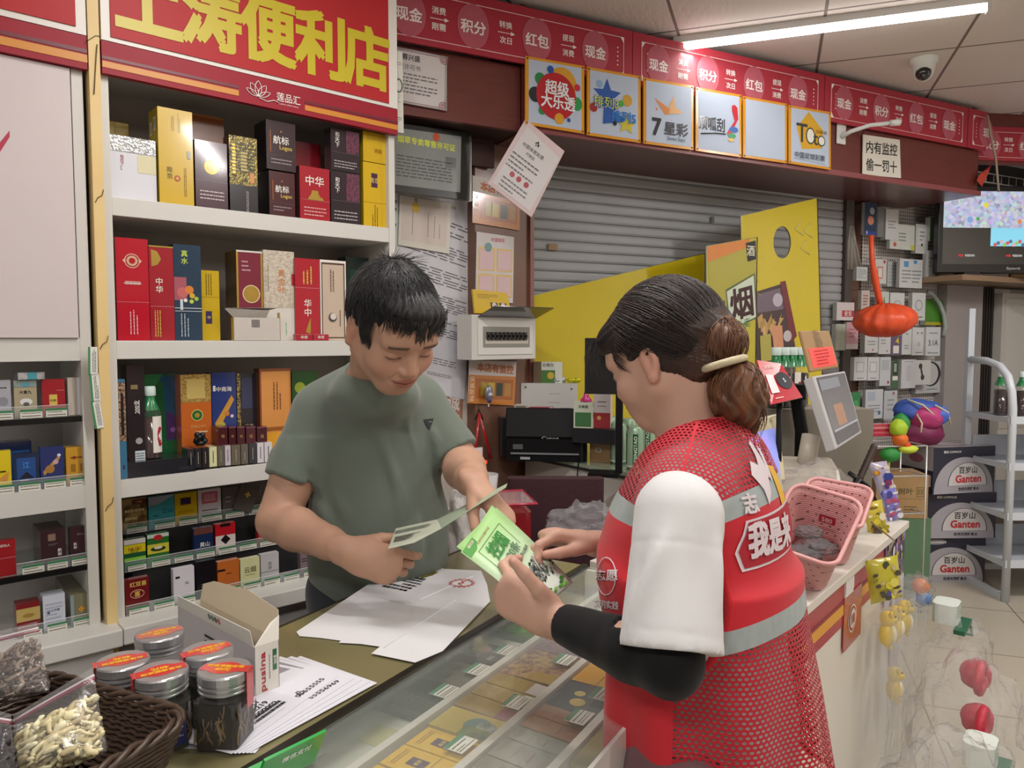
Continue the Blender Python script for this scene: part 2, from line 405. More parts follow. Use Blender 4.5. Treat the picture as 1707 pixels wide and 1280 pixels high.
# ================================================================== tobacco cabinets
def shx(u, v, y=0.): return FS.hit(u, v, y)[0]
MSH = mat('d2d0ca', .38, var=.025, scale=5); MBK = mat('aca49c', .6, var=.05, scale=5); MBK2 = mat('bcb8b6', .6, var=.04, scale=5)
cab = empty('display_cabinet', FS.w(.39, .15), FS.a, 'white open tobacco cabinet under the big red shop sign', 'cabinet')
def ch(mb, name, par, ox=.39, oy=.15, **k): return shift(mb, ox, oy, 0).build(name, par, **k)
ch(MB().box(-.06, -.038, 0, .32, .0, 2.2, MSH), 'side_panel', cab)
ch(MB().box(.817, .840, 0, .32, .0, 2.2, MSH), 'side_panel', cab)
ch(MB().box(-.038, .817, .305, .32, .0, 2.2, MBK), 'back_panel', cab)
for z0, z1 in ((1.751, 1.800), (1.367, 1.417), (.988, 1.040)): ch(MB().box(-.038, .817, .001, .305, z0, z1, MSH), 'shelf', cab, bevel=.0015)
ch(MB().box(-.038, .817, .02, .305, 2.16, 2.2, MSH), 'top_panel', cab)
ch(MB().box(-.062, .845, -.085, .305, .610, .657, MSH), 'ledge', cab, bevel=.004)
for i in range(3):
 x = -.03 + i * .285; mb = MB().box(x, x + .28, -.035, -.015, .09, .565, mat('a9a7a8', .45))
 mb.box(x + .02, x + .26, -.04, -.035, .12, .54, mat('b3b1b1', .45)); ch(mb, 'door', cab)
ch(MB().box(-.06, .84, -.014, .3, 0, .61, mat('8f8d8c', .5)), 'base', cab)
MBAN = mat('b32a2e', .5, var=.08, scale=5, spec=.3); MYEL = mat('c8b72c', .4); MSTR = mat('6e2430', .4); MORG = mat('d08a34', .4); MDR = mat('9a2232', .5, spec=.3)
sg = empty('shop_sign', FS.w(.39, .0, 2.11), FS.a, 'large red sign with yellow characters 上涛便利店 and a white lotus below', 'sign')
def sgn(mb, name): return shift(mb, .39, 0, 2.11).build(name, sg)
mb = MB().box(-.056, .840, -.022, -.001, 2.197, 2.56, mat('e2dfd8', .4)); mb.box(-.034, .805, -.026, -.022, 2.208, 2.548, MBAN); sgn(mb, 'sign_board')
mb = MB()
for t, x in zip('上涛便利店', (.062, .226, .394, .558, .722)): mb.text(t, (x, -.0275, 2.338), .188, MYEL, bold=.045, w=.158)
for x in (.26, .33, .43, .52): mb.tube([(x, -.0262, 2.27 - i * .006 * (1 + x)) if i == 0 else (x + .006 * i, -.0262, 2.27 - .012 * i) for i in range(4)], .0007, mat('d0707a', .3), 4)
sgn(mb, 'lettering')
mb = MB().box(-.056, .840, -.022, -.001, 2.112, 2.195, MDR)
for xa, xb in ((-.056, .300), (.505, .840)):
 mb.box(xa, xb, -.0235, -.022, 2.148, 2.156, MSTR); mb.box(xa, xb, -.0235, -.022, 2.127, 2.143, MORG)
sgn(mb, 'lower_strip')
mb = MB(); ml = mat('efe6e2', .4)
def petal(a, L_, w_, cx=.358, cz=2.138):
 P = []
 for i in range(13):
  t = i / 12; P.append((t, math.sin(PI * t) ** .8 * w_ / 2))
 pts = P + [(x, -y) for x, y in P[::-1][1:-1]]
 q = [(cx + x * L_ * math.sin(a) + y * math.cos(a), -.0245, cz + x * L_ * math.cos(a) - y * math.sin(a)) for x, y in pts]
 mb.tube(q, .0011, ml, 5, closed=True)
for a, l, w in ((0, .045, .02), (-.6, .042, .018), (.6, .042, .018), (-1.15, .04, .014), (1.15, .04, .014)): petal(a, l, w)
mb.tube([(.36, -.0245, 2.134), (.385, -.0245, 2.128), (.405, -.0245, 2.136), (.42, -.0245, 2.132)], .0014, ml, 5)
mb.text('莲品汇', (.452, -.0245, 2.150), .026, ml, bold=.01, w=.075); mb.text('LIAN PIN HUI', (.452, -.0245, 2.130), .004, ml, w=.06)
sgn(mb, 'lotus_emblem')
cb = empty('display_cabinet', FS.w(-.6, .15), FS.a, 'white tobacco cabinet at the left edge with a blank panel above', 'cabinet')
def cl(mb, name, **k): return shift(mb, -.6, .15, 0).build(name, cb, **k)
cl(MB().box(-.124, -.098, 0, .30, 0, 2.2, MSH), 'side_panel'); cl(MB().box(-1.3, -1.27, 0, .30, 0, 2.2, MSH), 'side_panel')
cl(MB().box(-1.27, -.124, .28, .30, 0, 2.2, MBK2), 'back_panel')
mb = MB().box(-1.27, -.128, -.008, .02, 1.425, 2.11, mat('cfc4c4', .45, var=.02, scale=3))
mb.poly([(-.283, -.009, 1.875), (-.262, -.009, 1.915), (-.262, -.009, 1.93), (-.30, -.009, 1.87)], mat('b0304a', .4)); cl(mb, 'upper_panel')
cl(MB().box(-1.27, -.124, .001, .28, 1.365, 1.425, MSH), 'shelf'); cl(MB().box(-1.27, -.124, .001, .28, .975, 1.035, MSH), 'shelf')
for z in (1.219, .822):
 mb = MB().box(-1.27, -.126, .012, .28, z - .006, z, clear('cfe0da', .25)); mb.box(-1.27, -.126, .002, .012, z - .014, z + .001, mat('0e0e0f', .25)); cl(mb, 'glass_shelf')
cl(MB().box(-1.3, -.064, -.088, .28, .610, .657, MSH), 'ledge', bevel=.004)
cl(MB().box(-1.3, -.098, -.02, .29, 0, .61, mat('bdbab6', .5)), 'base')
cl(MB().box(-1.3, -.085, -.07, -.02, 0, .608, mat('b7b4b0', .5)), 'door')
s2 = empty('shop_sign', FS.w(-.6, 0, 2.11), FS.a, 'red sign with cropped yellow character at the top left corner', 'sign')
mb = MB().box(-1.2, -.090, -.022, -.001, 2.197, 2.56, mat('e2dfd8', .4)); mb.box(-1.18, -.114, -.026, -.022, 2.213, 2.548, MBAN)
shift(mb, -.6, 0, 2.11).build('sign_board', s2)
mb = MB()
for t, x in zip('诚信超市', (-.71, -.55, -.39, -.235)): mb.text(t, (x, -.0275, 2.357), .17, MYEL, bold=.045, w=.145)
shift(mb, -.6, 0, 2.11).build('lettering', s2)
mb = MB().box(-1.2, -.090, -.022, -.001, 2.112, 2.195, MDR); mb.box(-1.2, -.09, -.0235, -.022, 2.152, 2.162, MSTR); mb.box(-1.2, -.09, -.0235, -.022, 2.128, 2.148, MORG)
shift(mb, -.6, 0, 2.11).build('lower_strip', s2)
bt = MB().box(-.088, -.062, -.028, .02, 0, CEIL, wood('e6cf94', 'dcb878', (1, 1, 2), .5, .1, dist=1.)); bt.v = [(x + .6 * 0, y, z) for x, y, z in bt.v]
bo = bt.build('wooden_batten', loc=FS.w(0, 0), rz=FS.a, label='narrow yellow wooden batten standing between the two white cabinets', cat='batten')
mb = MB(); mb.tube([(-.094, -.03, 2.178), (-.07, -.031, 2.200), (-.06, -.03, 2.2)], .0008, BLACK, 5).build('wire_tie', bo)
mb = MB()
mb.tube([(-.068, -.031, 2.178), (-.071, -.032, 2.15), (-.075, -.031, 2.10), (-.079, -.031, 2.05)], .0012, mat('5a4a30', .5), 5).build('wire_tie', bo)
for z0 in (1.80, 1.42, .99): MB().tube([(-.064, -.03, z0 + .01), (-.068, -.032, z0 - .005), (-.078, -.031, z0 - .012), (-.084, -.030, z0 - .025)], .0010, mat('4a3418', .5), 5).build('wire_tie', bo)
for i, (z0, dx, a) in enumerate(((1.365, 0, .02), (1.295, .003, -.05), (1.225, .006, -.12))):
 mb = MB(); mb.M = TR(-.102 + dx, -.030, z0) @ RY(a); mb.box(-.011, .011, -.001, 0, -.038, .036, mat('dfe0d8', .5))
 mb.box(-.011, -.006, -.0015, -.001, -.038, .036, mat('3c8454', .5)); mb.lines((.003, -.0016, 0), .06, .010, 3, INK, X=(0, 0, 1), Y=(-1, 0, 0), seed=i)
 mb.M = I4; shift(mb, -.102, -.03, z0 - .04)
 mb.build('price_tag', loc=FS.w(-.102, -.03, z0 - .04), rz=FS.a, label=['top', 'middle', 'lowest'][i] + ' of three green and white price tags stuck beside the yellow batten', cat='price tag')
# ================================================================== printed boxes
def gl(c, r=.22, metal=0., var=.04, coat=.5): return mat(c, r, metal=metal, var=var, scale=30, coat=coat)
GOLD = mat('c9a64e', .25, metal=.6, var=.1, scale=60, coat=.3)
def foil(c1, c2, sc=70, metal=.4):
 def bd(nt, b, N, L):
  tc = N('ShaderNodeTexCoord'); v = N('ShaderNodeTexVoronoi'); v.inputs['Scale'].default_value = sc
  n = N('ShaderNodeTexNoise'); n.inputs['Scale'].default_value = sc * .5; n.inputs['Detail'].default_value = 4
  L(tc.outputs['Object'], v.inputs['Vector']); L(tc.outputs['Object'], n.inputs['Vector'])
  r = N('ShaderNodeValToRGB'); r.color_ramp.elements[0].position = .4; r.color_ramp.elements[1].position = .6
  L(n.outputs['Fac'], r.inputs[0]); L(mixc(N, L, r.outputs[0], c1, c2), b.inputs['Base Color'])
  b.inputs['Metallic'].default_value = metal; b.inputs['Roughness'].default_value = .25; b.inputs['Coat Weight'].default_value = .5
  bp = N('ShaderNodeBump'); bp.inputs['Strength'].default_value = .5; bp.inputs['Distance'].default_value = .002
  L(v.outputs['Distance'], bp.inputs['Height']); L(bp.outputs[0], b.inputs['Normal'])
 return nodemat('patterned_foil', bd, ('foil', c1, c2, sc, metal))
def M_(c): return gl(c) if isinstance(c, str) else c
def deco(mb, D, w, h, y=0., X=Vector((1, 0, 0)), Y=Vector((0, 0, 1)), o=Vector((0, 0, 0)), nrm=Vector((0, -1, 0)), sd=1):
 """print on a face whose lower left corner is o"""
 for i, d in enumerate(D):
  k = d[0]; e = nrm * (.0003 + .00022 * (i + 1))
  def P(fx, fz): return o + X * (fx * w) + Y * (fz * h) + e
  if k == 'r':
   a = d[1:5]; mb.poly([tuple(P(a[0], a[1])), tuple(P(a[2], a[1])), tuple(P(a[2], a[3])), tuple(P(a[0], a[3]))], M_(d[5]))
  elif k == 'c': mb.disc(P(d[1], d[2]), d[3] * w, M_(d[4]), 28, X=X, Y=Y, ry=(d[5] * w if len(d) > 5 else None))
  elif k == 'p': mb.poly([tuple(P(*q)) for q in d[1]], M_(d[2]))
  elif k == 't': mb.text(d[1], P(d[2], d[3]), d[4] * w, M_(d[5]), X=X, Y=Y, bold=(d[6] if len(d) > 6 else .015))
  elif k == 'R': mb.text(d[1], P(d[2], d[3]), d[4] * w, M_(d[5]), X=-Y, Y=X, bold=.015)
  elif k == 'L': mb.text(d[1], P(d[2], d[3]), d[4] * w, M_(d[5]), X=Y, Y=-X, bold=.015)
  elif k == 'v': mb.vtext(d[1], P(d[2], d[3]), d[4] * w, M_(d[5]), X=X, Y=Y, bold=.015)
  elif k == 'l': mb.lines(P(d[1], d[2]), d[3] * w, d[4] * h, d[5], M_(d[6]), X=X, Y=Y, seed=i + sd)
  elif k == 'w': mb.lines(P(d[1], d[2]), d[4] * h, d[3] * w, d[5], M_(d[6]), X=Y, Y=-X, seed=i + sd)
ITEMS = []
def boxthing(fr, xc, y, z, w, h, dp, col, D, name, label, cat, side=None, top=None, group=None, sideD=None, rz=0., tilt=0., hollow=False):
 mb = MB()
 if tilt: mb.M = RX(tilt)
 mb.box(-w / 2, w / 2, 0, dp, 0, h, M_(col), skip='lru'); mb.box(-w / 2, w / 2, 0, dp, 0, h, M_(side or col), skip='fbud'); mb.box(-w / 2, w / 2, 0, dp, 0, h, M_(top or side or col), skip='fblrd')
 deco(mb, D, w, h, o=Vector((-w / 2, 0, 0)), sd=len(ITEMS))
 if sideD: deco(mb, sideD, dp, h, X=Vector((0, -1, 0)), o=Vector((-w / 2, dp, 0)), nrm=Vector((-1, 0, 0)))
 o = mb.build(name, loc=fr.w(xc, y, z), rz=fr.a + rz, label=label, cat=cat, group=group)
 ITEMS.append(o); return o
W_ = 'e8e4dc'; K_ = '1c1a1c'; GD = 'd8bc5a'
def pk(u0, u1, vt, z, y, col, D, label, dp=.045, name='cigarette_carton', cat='cigarette carton', vb=None, **k):
 x0, x1 = shx(u0, vt, y), shx(u1, vt, y); h = FS.hit((u0 + u1) / 2, vt, y)[1] - z
 if vb: zb = FS.hit((u0 + u1) / 2, vb, y)[1]; h += z - zb; z = zb
 return boxthing(FS, (x0 + x1) / 2, y, z, x1 - x0 - .0006, h, dp, col, D, name, label, cat, **k)
Z1 = 1.8005
pk(180, 214, 204, Z1, .2, gl('d0b02c'), [('r', .3, 0, .36, 1, 'b08c20')], 'small yellow box peeking over the white gift box on the top shelf')
pk(180, 259, 229, Z1, .03, mat('dadbe2', .3, coat=.4), [('r', 0, .76, 1, 1, foil('d8dce0', 'a8a8a0', 150)), ('r', .6, .45, 1, .74, 'dcd6b0'), ('l', .55, .86, .5, .05, 2, '9a9890'), ('v', '和天下', .27, .62, .07, 'b05a60'), ('l', .25, .5, .04, .08, 3, '807878'), ('r', .0, .755, 1, .762, '9a9aa0')],
 'silver white gift box with tiny red characters, leftmost on the top shelf', side=gl('d0d0d4'), dp=.08)
pk(262, 320, 182, Z1, .02, gl('d0ac2a', coat=.7), [('w', .42, .85, .1, .16, 2, '6a5210'), ('w', .6, .86, .08, .2, 2, '6a5210'), ('v', '南京', .3, .33, .17, '7a6414'), ('c', .52, .28, .09, 'b04a30'), ('c', .52, .28, .045, 'd0ac2a'), ('w', .75, .25, .09, .3, 2, '7a5a18'), ('r', .82, .5, .92, .58, '9aa08c')],
 'tallest bright yellow carton with barcodes on its side, top shelf', dp=.085, side=gl('b59c20'), sideD=[('r', .1, .74, .35, .88, W_), ('r', .55, .77, .8, .91, W_), ('l', .225, .81, .2, .1, 7, K_), ('l', .675, .84, .2, .1, 7, K_)])
pk(318, 373, 193, Z1, .15, gl('a0603c'), [('r', 0, .98, 1, 1, 'c08050')], 'plain brown carton standing behind the dark purple one')
pk(324, 378, 236, Z1, .02, gl('4a2c38', coat=.7), [('c', .5, .62, .22, GOLD), ('c', .5, .62, .17, gl('dcc468')), ('l', .2, .62, .03, .2, 9, '9a8a90'), ('t', '0', .82, .62, .12, W_), ('r', 0, .40, 1, .407, '8a7078'), ('l', .5, .2, .75, .16, 3, 'c8b8b8')],
 'dark purple carton with a round gold medal, top shelf', side=gl('1c1418'))
pk(381, 428, 228, Z1, .02, foil('b09c58', '5a5a48', 180), [('r', 0, 0, 1, .36, '2e2a2e'), ('r', .1, .5, .22, .9, GOLD), ('r', .4, .55, .62, .8, 'bca85c'), ('w', .62, .15, .1, .28, 2, 'b8b0b0'), ('r', .72, .4, .88, .55, 'd09050'), ('l', .5, .72, .8, .4, 9, '4a4a3c')],
 'gold and black patterned carton next to the purple one, top shelf', side=gl('18161a'))
DL = [('t', '航标', .5, .62, .26, W_), ('t', 'Logos', .66, .46, .17, GD), ('t', '▲', .5, .8, .06, 'c08030'), ('r', .12, .35, .15, .8, 'a06030'), ('l', .5, .18, .7, .14, 2, '9a9094'), ('r', 0, .3, 1, .305, '6a6068')]
pk(443, 492, 203, Z1, .02, gl('3a2a30', coat=.8), DL, 'dark carton with white script, upper of two stacked on the top shelf', vb=284, side=gl('141216'), dp=.09)
pk(448, 491, 287, Z1, .022, gl('4a2428', coat=.8), DL, 'dark reddish carton with white script, lower of two stacked on the top shelf', side=gl('120f12'), dp=.09)
pk(490, 534, 238, Z1, .12, gl('7a1620', coat=.7), [('c', .18, .55, .3, GOLD), ('c', .18, .55, .24, '5a1c20'), ('l', .75, .6, .3, .1, 2, 'c8a0a0'), ('r', 0, .1, 1, .12, GOLD)], 'dark red carton with a gold ring, half hidden behind the red one with a gate')
DZ = [('t', '中华', .5, .74, .3, W_), ('p', [(.3, .42), (.7, .42), (.62, .5), (.6, .56), (.4, .56), (.38, .5)], GOLD), ('p', [(.25, .38), (.8, .38), (.74, .44), (.31, .44)], GOLD), ('r', 0, .37, 1, .374, 'd08a8a'), ('l', .5, .16, .75, .2, 3, 'e0a0a0')]
pk(499, 549, 279, Z1, .015, gl('a8202e', coat=.8), DZ, 'red carton with white characters and a golden gate, top shelf', side=gl('5a3030'))
DH = [('v', '和天下', .22, .73, .14, W_), ('r', .52, .45, .98, .98, foil('7a2a4a', '3a2434', 260, .1)), ('r', 0, .43, 1, .437, '6a6068'), ('l', .5, .16, .8, .2, 3, 'b0a8ac')]
pk(551, 599, 216, Z1, .02, gl('30262c', coat=.8), DH, 'black carton with purple dotted corner, upper of the pair on the top shelf', vb=286)
pk(551, 600, 287, Z1, .02, gl('30262c', coat=.8), DH, 'black carton with purple dotted corner, lower of the pair on the top shelf')
pk(605, 646, 222, Z1, .02, gl('d2ac20'), [('t', '诗韵', .6, .4, .16, '8a5a10'), ('r', .15, .75, .85, .95, 'c09a14')], 'short bright yellow box on top at the right end of the top shelf', vb=271, side=gl('a08a18'))
pk(605, 643, 272, Z1, .02, gl('d6b020'), [('r', .35, .62, .62, .84, '4a2a4a'), ('t', '南京', .48, .73, .2, GD), ('w', .5, .18, .3, .34, 3, '7a5a10'), ('r', 0, .38, 1, .385, 'b09018')], 'tall yellow carton with a small purple square, right end of the top shelf', side=gl('a08a18'))
Z2 = 1.4175
pk(191, 246, 397, Z2, .02, gl('b8142a', coat=.8), [('c', .5, .78, .24, 'd8b8a0'), ('c', .5, .78, .21, 'a8142a'), ('c', .5, .78, .17, 'd0b090'), ('c', .5, .78, .10, 'b8142a'), ('p', [(.2, .78), (.3, .81), (.3, .75)], 'd8b8a0'), ('p', [(.8, .78), (.7, .81), (.7, .75)], 'd8b8a0'), ('t', 'ᠰᠠᠢᠨ', .5, .565, .1, W_), ('l', .5, .56, .55, .02, 1, 'f0d0d0'), ('r', 0, .375, 1, .379, 'e08090'), ('w', .5, .18, .3, .24, 3, 'e8b0b0')],
 'bright red carton with a ringed emblem, leftmost on the second shelf', side=gl('7a1020'))
pk(247, 288, 410, Z2, .02, gl('a01c2a', coat=.8), [('p', [(.1, .78), (.35, .80), (.5, .86), (.35, .94), (.1, .96)], GOLD), ('v', '中华', .4, .585, .3, W_), ('r', 0, .36, 1, .364, 'd08a90'), ('w', .3, .18, .3, .28, 3, GD), ('r', 0, .985, 1, 1, GOLD)],
 'red carton with vertical white characters beside the ringed emblem carton', side=gl('6a1020'))
pk(288, 334, 408, Z2, .025, gl('1f3a50', coat=.8), [('v', '真水', .4, .87, .24, 'c8dc60'), ('r', .0, .42, .45, .66, 'a85a68'), ('c', .3, .5, .2, 'c86a6a'), ('c', .55, .53, .16, 'd8823a'), ('c', .65, .47, .1, 'd8a83a'), ('c', .4, .42, .07, W_), ('c', .62, .41, .08, 'b8d050'), ('c', .8, .44, .08, 'a0c850'), ('r', .2, .32, .3, .43, 'c8d8e0'), ('r', 0, .335, 1, .342, 'd0d8dc'), ('r', 0, .305, 1, .31, 'd0d8dc'), ('w', .35, .16, .35, .24, 3, 'a8b8c4')],
 'dark blue carton with colourful flowers on the second shelf', side=gl('15283a'), dp=.06)
pk(335, 365, 451, Z2, .05, gl('c8a818'), [('r', .2, .24, .55, .42, '3a2a5a'), ('t', '中', .38, .33, .2, GD), ('w', .4, .8, .4, .3, 3, '6a5410'), ('r', 0, .62, 1, .625, 'a88a10')], 'narrow yellow carton with a violet square beside the dark blue one')
pk(393, 437, 418, Z2, .02, gl('7a2438', coat=.8), [('r', 0, 0, .07, 1, GOLD), ('r', .93, 0, 1, 1, GOLD), ('c', .55, .52, .34, 'd8c49c'), ('c', .55, .52, .3, GOLD), ('l', .4, .83, .4, .14, 3, 'c8a0a8'), ('r', 0, .98, 1, 1, 'd8d0c8')],
 'maroon and gold carton with a round medal standing in an open white box', side=foil('7a6030', '4a3418', 10), dp=.09, vb=None)
pk(438, 490, 418, Z2, .04, foil('d2cab8', 'bcae9c', 160, .0), [('v', '黄金叶', .58, .66, .22, 'c8804a'), ('r', .9, .62, 1.0, .75, 'b02a40'), ('r', 0, 0, 1, .36, 'd8d4cc'), ('w', .7, .18, .1, .24, 1, '7ab890'), ('w', .15, .7, .06, .3, 1, '8a8078')],
 'pale speckled carton with orange vertical characters on the second shelf')
pk(491, 532, 431, Z2, .03, gl('b01c2c', coat=.8), [('v', '华中', .5, .4, .3, W_), ('p', [(.4, .1), (.6, .08), (.62, .28), (.5, .2)], GOLD), ('w', .5, .82, .45, .26, 3, GD), ('r', 0, .64, 1, .645, 'd88090')], 'red carton standing upside down between the speckled and the beige ones', side=gl('8a1824'))
pk(533, 576, 434, Z2, .03, mat('c8b4a0', .35, coat=.4), [('r', 0, 0, .04, 1, 'efe6e0'), ('r', .96, 0, 1, 1, 'efe6e0'), ('r', 0, .97, 1, 1, 'efe6e0'), ('r', .05, .03, .08, .96, '4a3a34'), ('r', .91, .03, .94, .96, '4a3a34'), ('r', .05, .95, .94, .965, '4a3a34'), ('r', .05, .03, .94, .042, '4a3a34'), ('c', .46, .29, .16, '4a4440'), ('c', .48, .3, .12, 'd8d0c8'), ('w', .45, .75, .2, .28, 2, '6a5a50'), ('w', .75, .28, .1, .2, 1, '6a5a50')],
 'beige carton with a thin dark frame on the second shelf', side=mat('e0d4c8', .4))
pk(576, 640, 430, Z2, .14, gl('16302a'), [('r', .1, .2, .5, .85, '1c4a3c'), ('r', .6, 0, 1, 1, '141418')], 'dark green carton in the shade at the right end of the second shelf', dp=.06)
DT = [('t', '中华', .5, .5, .2, W_, .02), ('r', .0, .9, 1, 1, 'c8606a')]
pk(493, 521, 557, Z2, .0, gl('a81c2c'), DT, 'tiny red packet lying at the shelf edge, left of two', dp=.02, name='packet', cat='packet')
pk(522, 548, 557, Z2, .0, gl('b02434'), DT, 'tiny red packet lying at the shelf edge, right of two', dp=.02, name='packet', cat='packet')
xa, xb = shx(372, 540), shx(470, 540); wz = xb - xa
t = empty('open_box', FS.w((xa + xb) / 2, 0, Z2), FS.a, 'empty white open cardboard box with a lifted flap on the second shelf', 'box')
mc = mat('c8c0b8', .5, var=.05); mb = MB(); hh = .095
mb.box(-wz / 2 + .03, wz / 2 - .005, 0, .002, 0, hh * .72, mc); mb.box(-wz / 2 + .03, -wz / 2 + .032, 0, .018, 0, hh * .72, mat('c8a850', .4)); mb.box(wz / 2 - .007, wz / 2 - .005, 0, .018, 0, hh * .9, mat('d8b860', .4))
mb.box(-wz / 2 + .085, -wz / 2 + .11, -.0008, 0, hh * .42, hh * .66, mat('7a7470', .5)); mb.build('tray', t)
mb = MB(); mb.poly([(-wz / 2 + .03, .0, hh * .72), (wz / 2 - .05, .0, hh * .72), (wz / 2 - .045, -.014, hh * .95), (-wz / 2 + .0, -.014, hh * .98)], mc)
mb.poly([(-wz / 2 + .005, -.014, hh * 1.0), (wz / 2 - .02, -.016, hh * 1.05), (wz / 2 - .05, .01, hh * .95), (-wz / 2 + .04, .01, hh * .9)], mat('8a847c', .5)); mb.build('flap', t, solid=.001)
Z3 = 1.0405
pk(196, 208, 632, Z3, -.0, gl('3a7090'), [('r', 0, .38, 1, .97, foil('c0a080', '5a4438', 300)), ('r', .3, .44, .7, .86, K_), ('t', 'S', .5, .12, .6, K_)], 'thin carton with glittering pattern and blue foot at the left post', dp=.04)
pk(210, 240, 608, Z3, .04, gl('2a2226'), [('L', '200支', .52, .62, .3, W_), ('r', .66, .55, .68, .68, W_), ('c', .6, .31, .2, 'a8a4a8'), ('r', .35, .08, .92, .22, 'c8d4d8'), ('l', .63, .15, .5, .11, 5, '2a3a40'), ('r', .2, .78, .6, .82, '8a7a50')],
 'tall black carton marked 200支 on the third shelf', dp=.06)
pk(240, 297, 623, Z3, .12, gl('1f5c34', coat=.8), [('p', [(.3, .98), (1, .98), (1, .3), (.62, .28), (.55, .9)], '1f4a68'), ('p', [(.62, .62), (1, .5), (1, .3), (.6, .3)], '4a2a5c'), ('c', .8, .4, .08, '8a5ca0'), ('p', [(0, 1), (.55, 1), (.0, .72)], '2a7a44')],
 'green blue and purple carton behind the drink bottle', dp=.04)
xa, xb = shx(212, 770), shx(326, 770)
boxthing(FS, (xa + xb) / 2, .0, Z3, xb - xa, .042, .1, gl('26262c'), [('l', .85, .3, .2, .2, 2, '4a4a50')], 'gift_box', 'flat black gift box lying under the drink bottle', 'box')
pk(300, 351, 624, Z3, .07, gl('c26428', coat=.8), [('r', 0, .7, 1, 1, foil('caa860', 'b08c48', 160)), ('r', .2, .74, .8, .95, 'c8b068'), ('c', .52, .56, .2, 'd8b860'), ('c', .52, .56, .17, '2a6a3a'), ('c', .52, .56, .08, 'b08c30'), ('t', 'DALLAH', .55, .44, .09, 'd8a868'), ('r', .45, .37, .85, .385, 'e8c8a0')], 'orange carton with gold top and green seal on the third shelf', dp=.05)
pk(352, 393, 621, Z3, .075, gl('2a3a78', coat=.8), [('t', '中南海', .5, .82, .2, W_), ('r', .05, .8, .15, .86, W_), ('p', [(.2, .35), (.9, .7), (.8, .75), (.1, .45)], 'c8943a'), ('c', .35, .42, .18, 'b8a848'), ('c', .75, .38, .14, '2a5ac8'), ('c', .6, .55, .1, 'c87a3a'), ('c', .8, .52, .07, 'd8c8d0')], 'blue carton with orange swirl on the third shelf', dp=.05)
pk(394, 426, 622, Z3, .08, gl('26222c', coat=.8), [('r', .0, .3, .18, 1, foil('c0a860', '3a3224', 260)), ('r', .25, .6, .8, .95, '3a4060'), ('t', '盖宝', .6, .4, .2, 'c8b880'), ('r', 0, .22, 1, .24, 'b0b0a0')], 'black carton with glittering edge behind the small red packs')
pk(432, 484, 614, Z3, .05, gl('d8924a', coat=.6), [('r', 0, 0, .05, 1, '8a4a24'), ('r', .95, 0, 1, 1, 'c07a3c'), ('r', 0, .97, 1, 1, '8a4a24'), ('r', .05, .32, .95, .36, '9a5a20'), ('r', .05, .05, .95, .3, 'e0a028'), ('w', .55, .7, .3, .3, 3, '7a4a2c'), ('c', .16, .08, .05, '3a2a1c')], 'amber framed carton next to the man in the green shirt', side=gl('6a3a20'))
pk(486, 530, 618, Z3, .1, gl('1f5a24'), [('c', .3, .8, .2, 'a8b83a')], 'green carton just behind the man, third shelf')
def spine(u0, u1, vt, vb, y, col, txt, label, grp, dp=.055):
 return pk(u0, u1, vt, Z3, y, gl(col), txt, label, dp=dp, vb=vb, name='cigarette_pack', cat='cigarette pack', group=grp)
sp_c = ['4a1c24', '44181f', '4a1c24', '50202a', '44181f']; us = [362, 380, 394, 409, 427, 446]
lb = ['leftmost', 'second', 'middle', 'fourth', 'rightmost']
for i in range(5): spine(us[i] + 1, us[i + 1] - 1, 711, 743, .015, sp_c[i], [('v', '福', .5, .5, .35, 'a8804a'), ('r', 0, .93, 1, 1, '7a4a58')], lb[i] + ' of five dark red packs lined up on the narrow packs', 'dark red packs')
lo = [('312', '324', '3a3438'), ('324', '336', '302c30'), ('336', '348', '2e2a2c'), ('348', '362', 'd8d8a8'), ('362', '374', '6a6458'), ('374', '385', 'c8bcc4'), ('385', '401', '6e6656'), ('401', '414', '6a6258'), ('414', '428', '3c3c44'), ('428', '440', 'd8d4d8'), ('440', '454', 'dad6d8')]
nm = ['black pack at the left end of the narrow pack row', 'second black pack of the narrow pack row', 'third black pack of the narrow pack row', 'pale yellow pack in the row of narrow packs', 'grey brown pack right of the pale yellow one', 'white pack squeezed between two grey brown ones', 'grey brown pack in the middle of the narrow row', 'grey brown pack left of the charcoal one', 'charcoal pack near the end of the narrow row', 'white pack second from the end of the narrow row', 'white pack at the right end of the narrow row']
for i, (a, b_, c) in enumerate(lo):
 a, b_ = int(a), int(b_); vb = 781 - (a - 312) * .085; spine(a + .6, b_ - .6, vb - 33, vb, .0, c, [('w', .5, .5, .3, .6, 1, K_ if c[0] in 'cd' else 'a8a090')], nm[i], 'narrow packs on the third shelf')
mb = MB(); x = shx(332, 735, .03); mk = mat('101418', .35)
for q in range(9):
 a = q * .7; mb.sphere((.012 * math.cos(a), .01 * math.sin(a), .012 + .006 * (q % 4)), .009, mk, 8, 6)
mb.tube([(0, 0, 0), (0, 0, .012)], .014, mk); mb.build('ornament', loc=FS.w(x, -.012 + .03, FS.hit(332, 742, .02)[1]), rz=FS.a, label='small black ornament in front of the orange carton', cat='ornament')
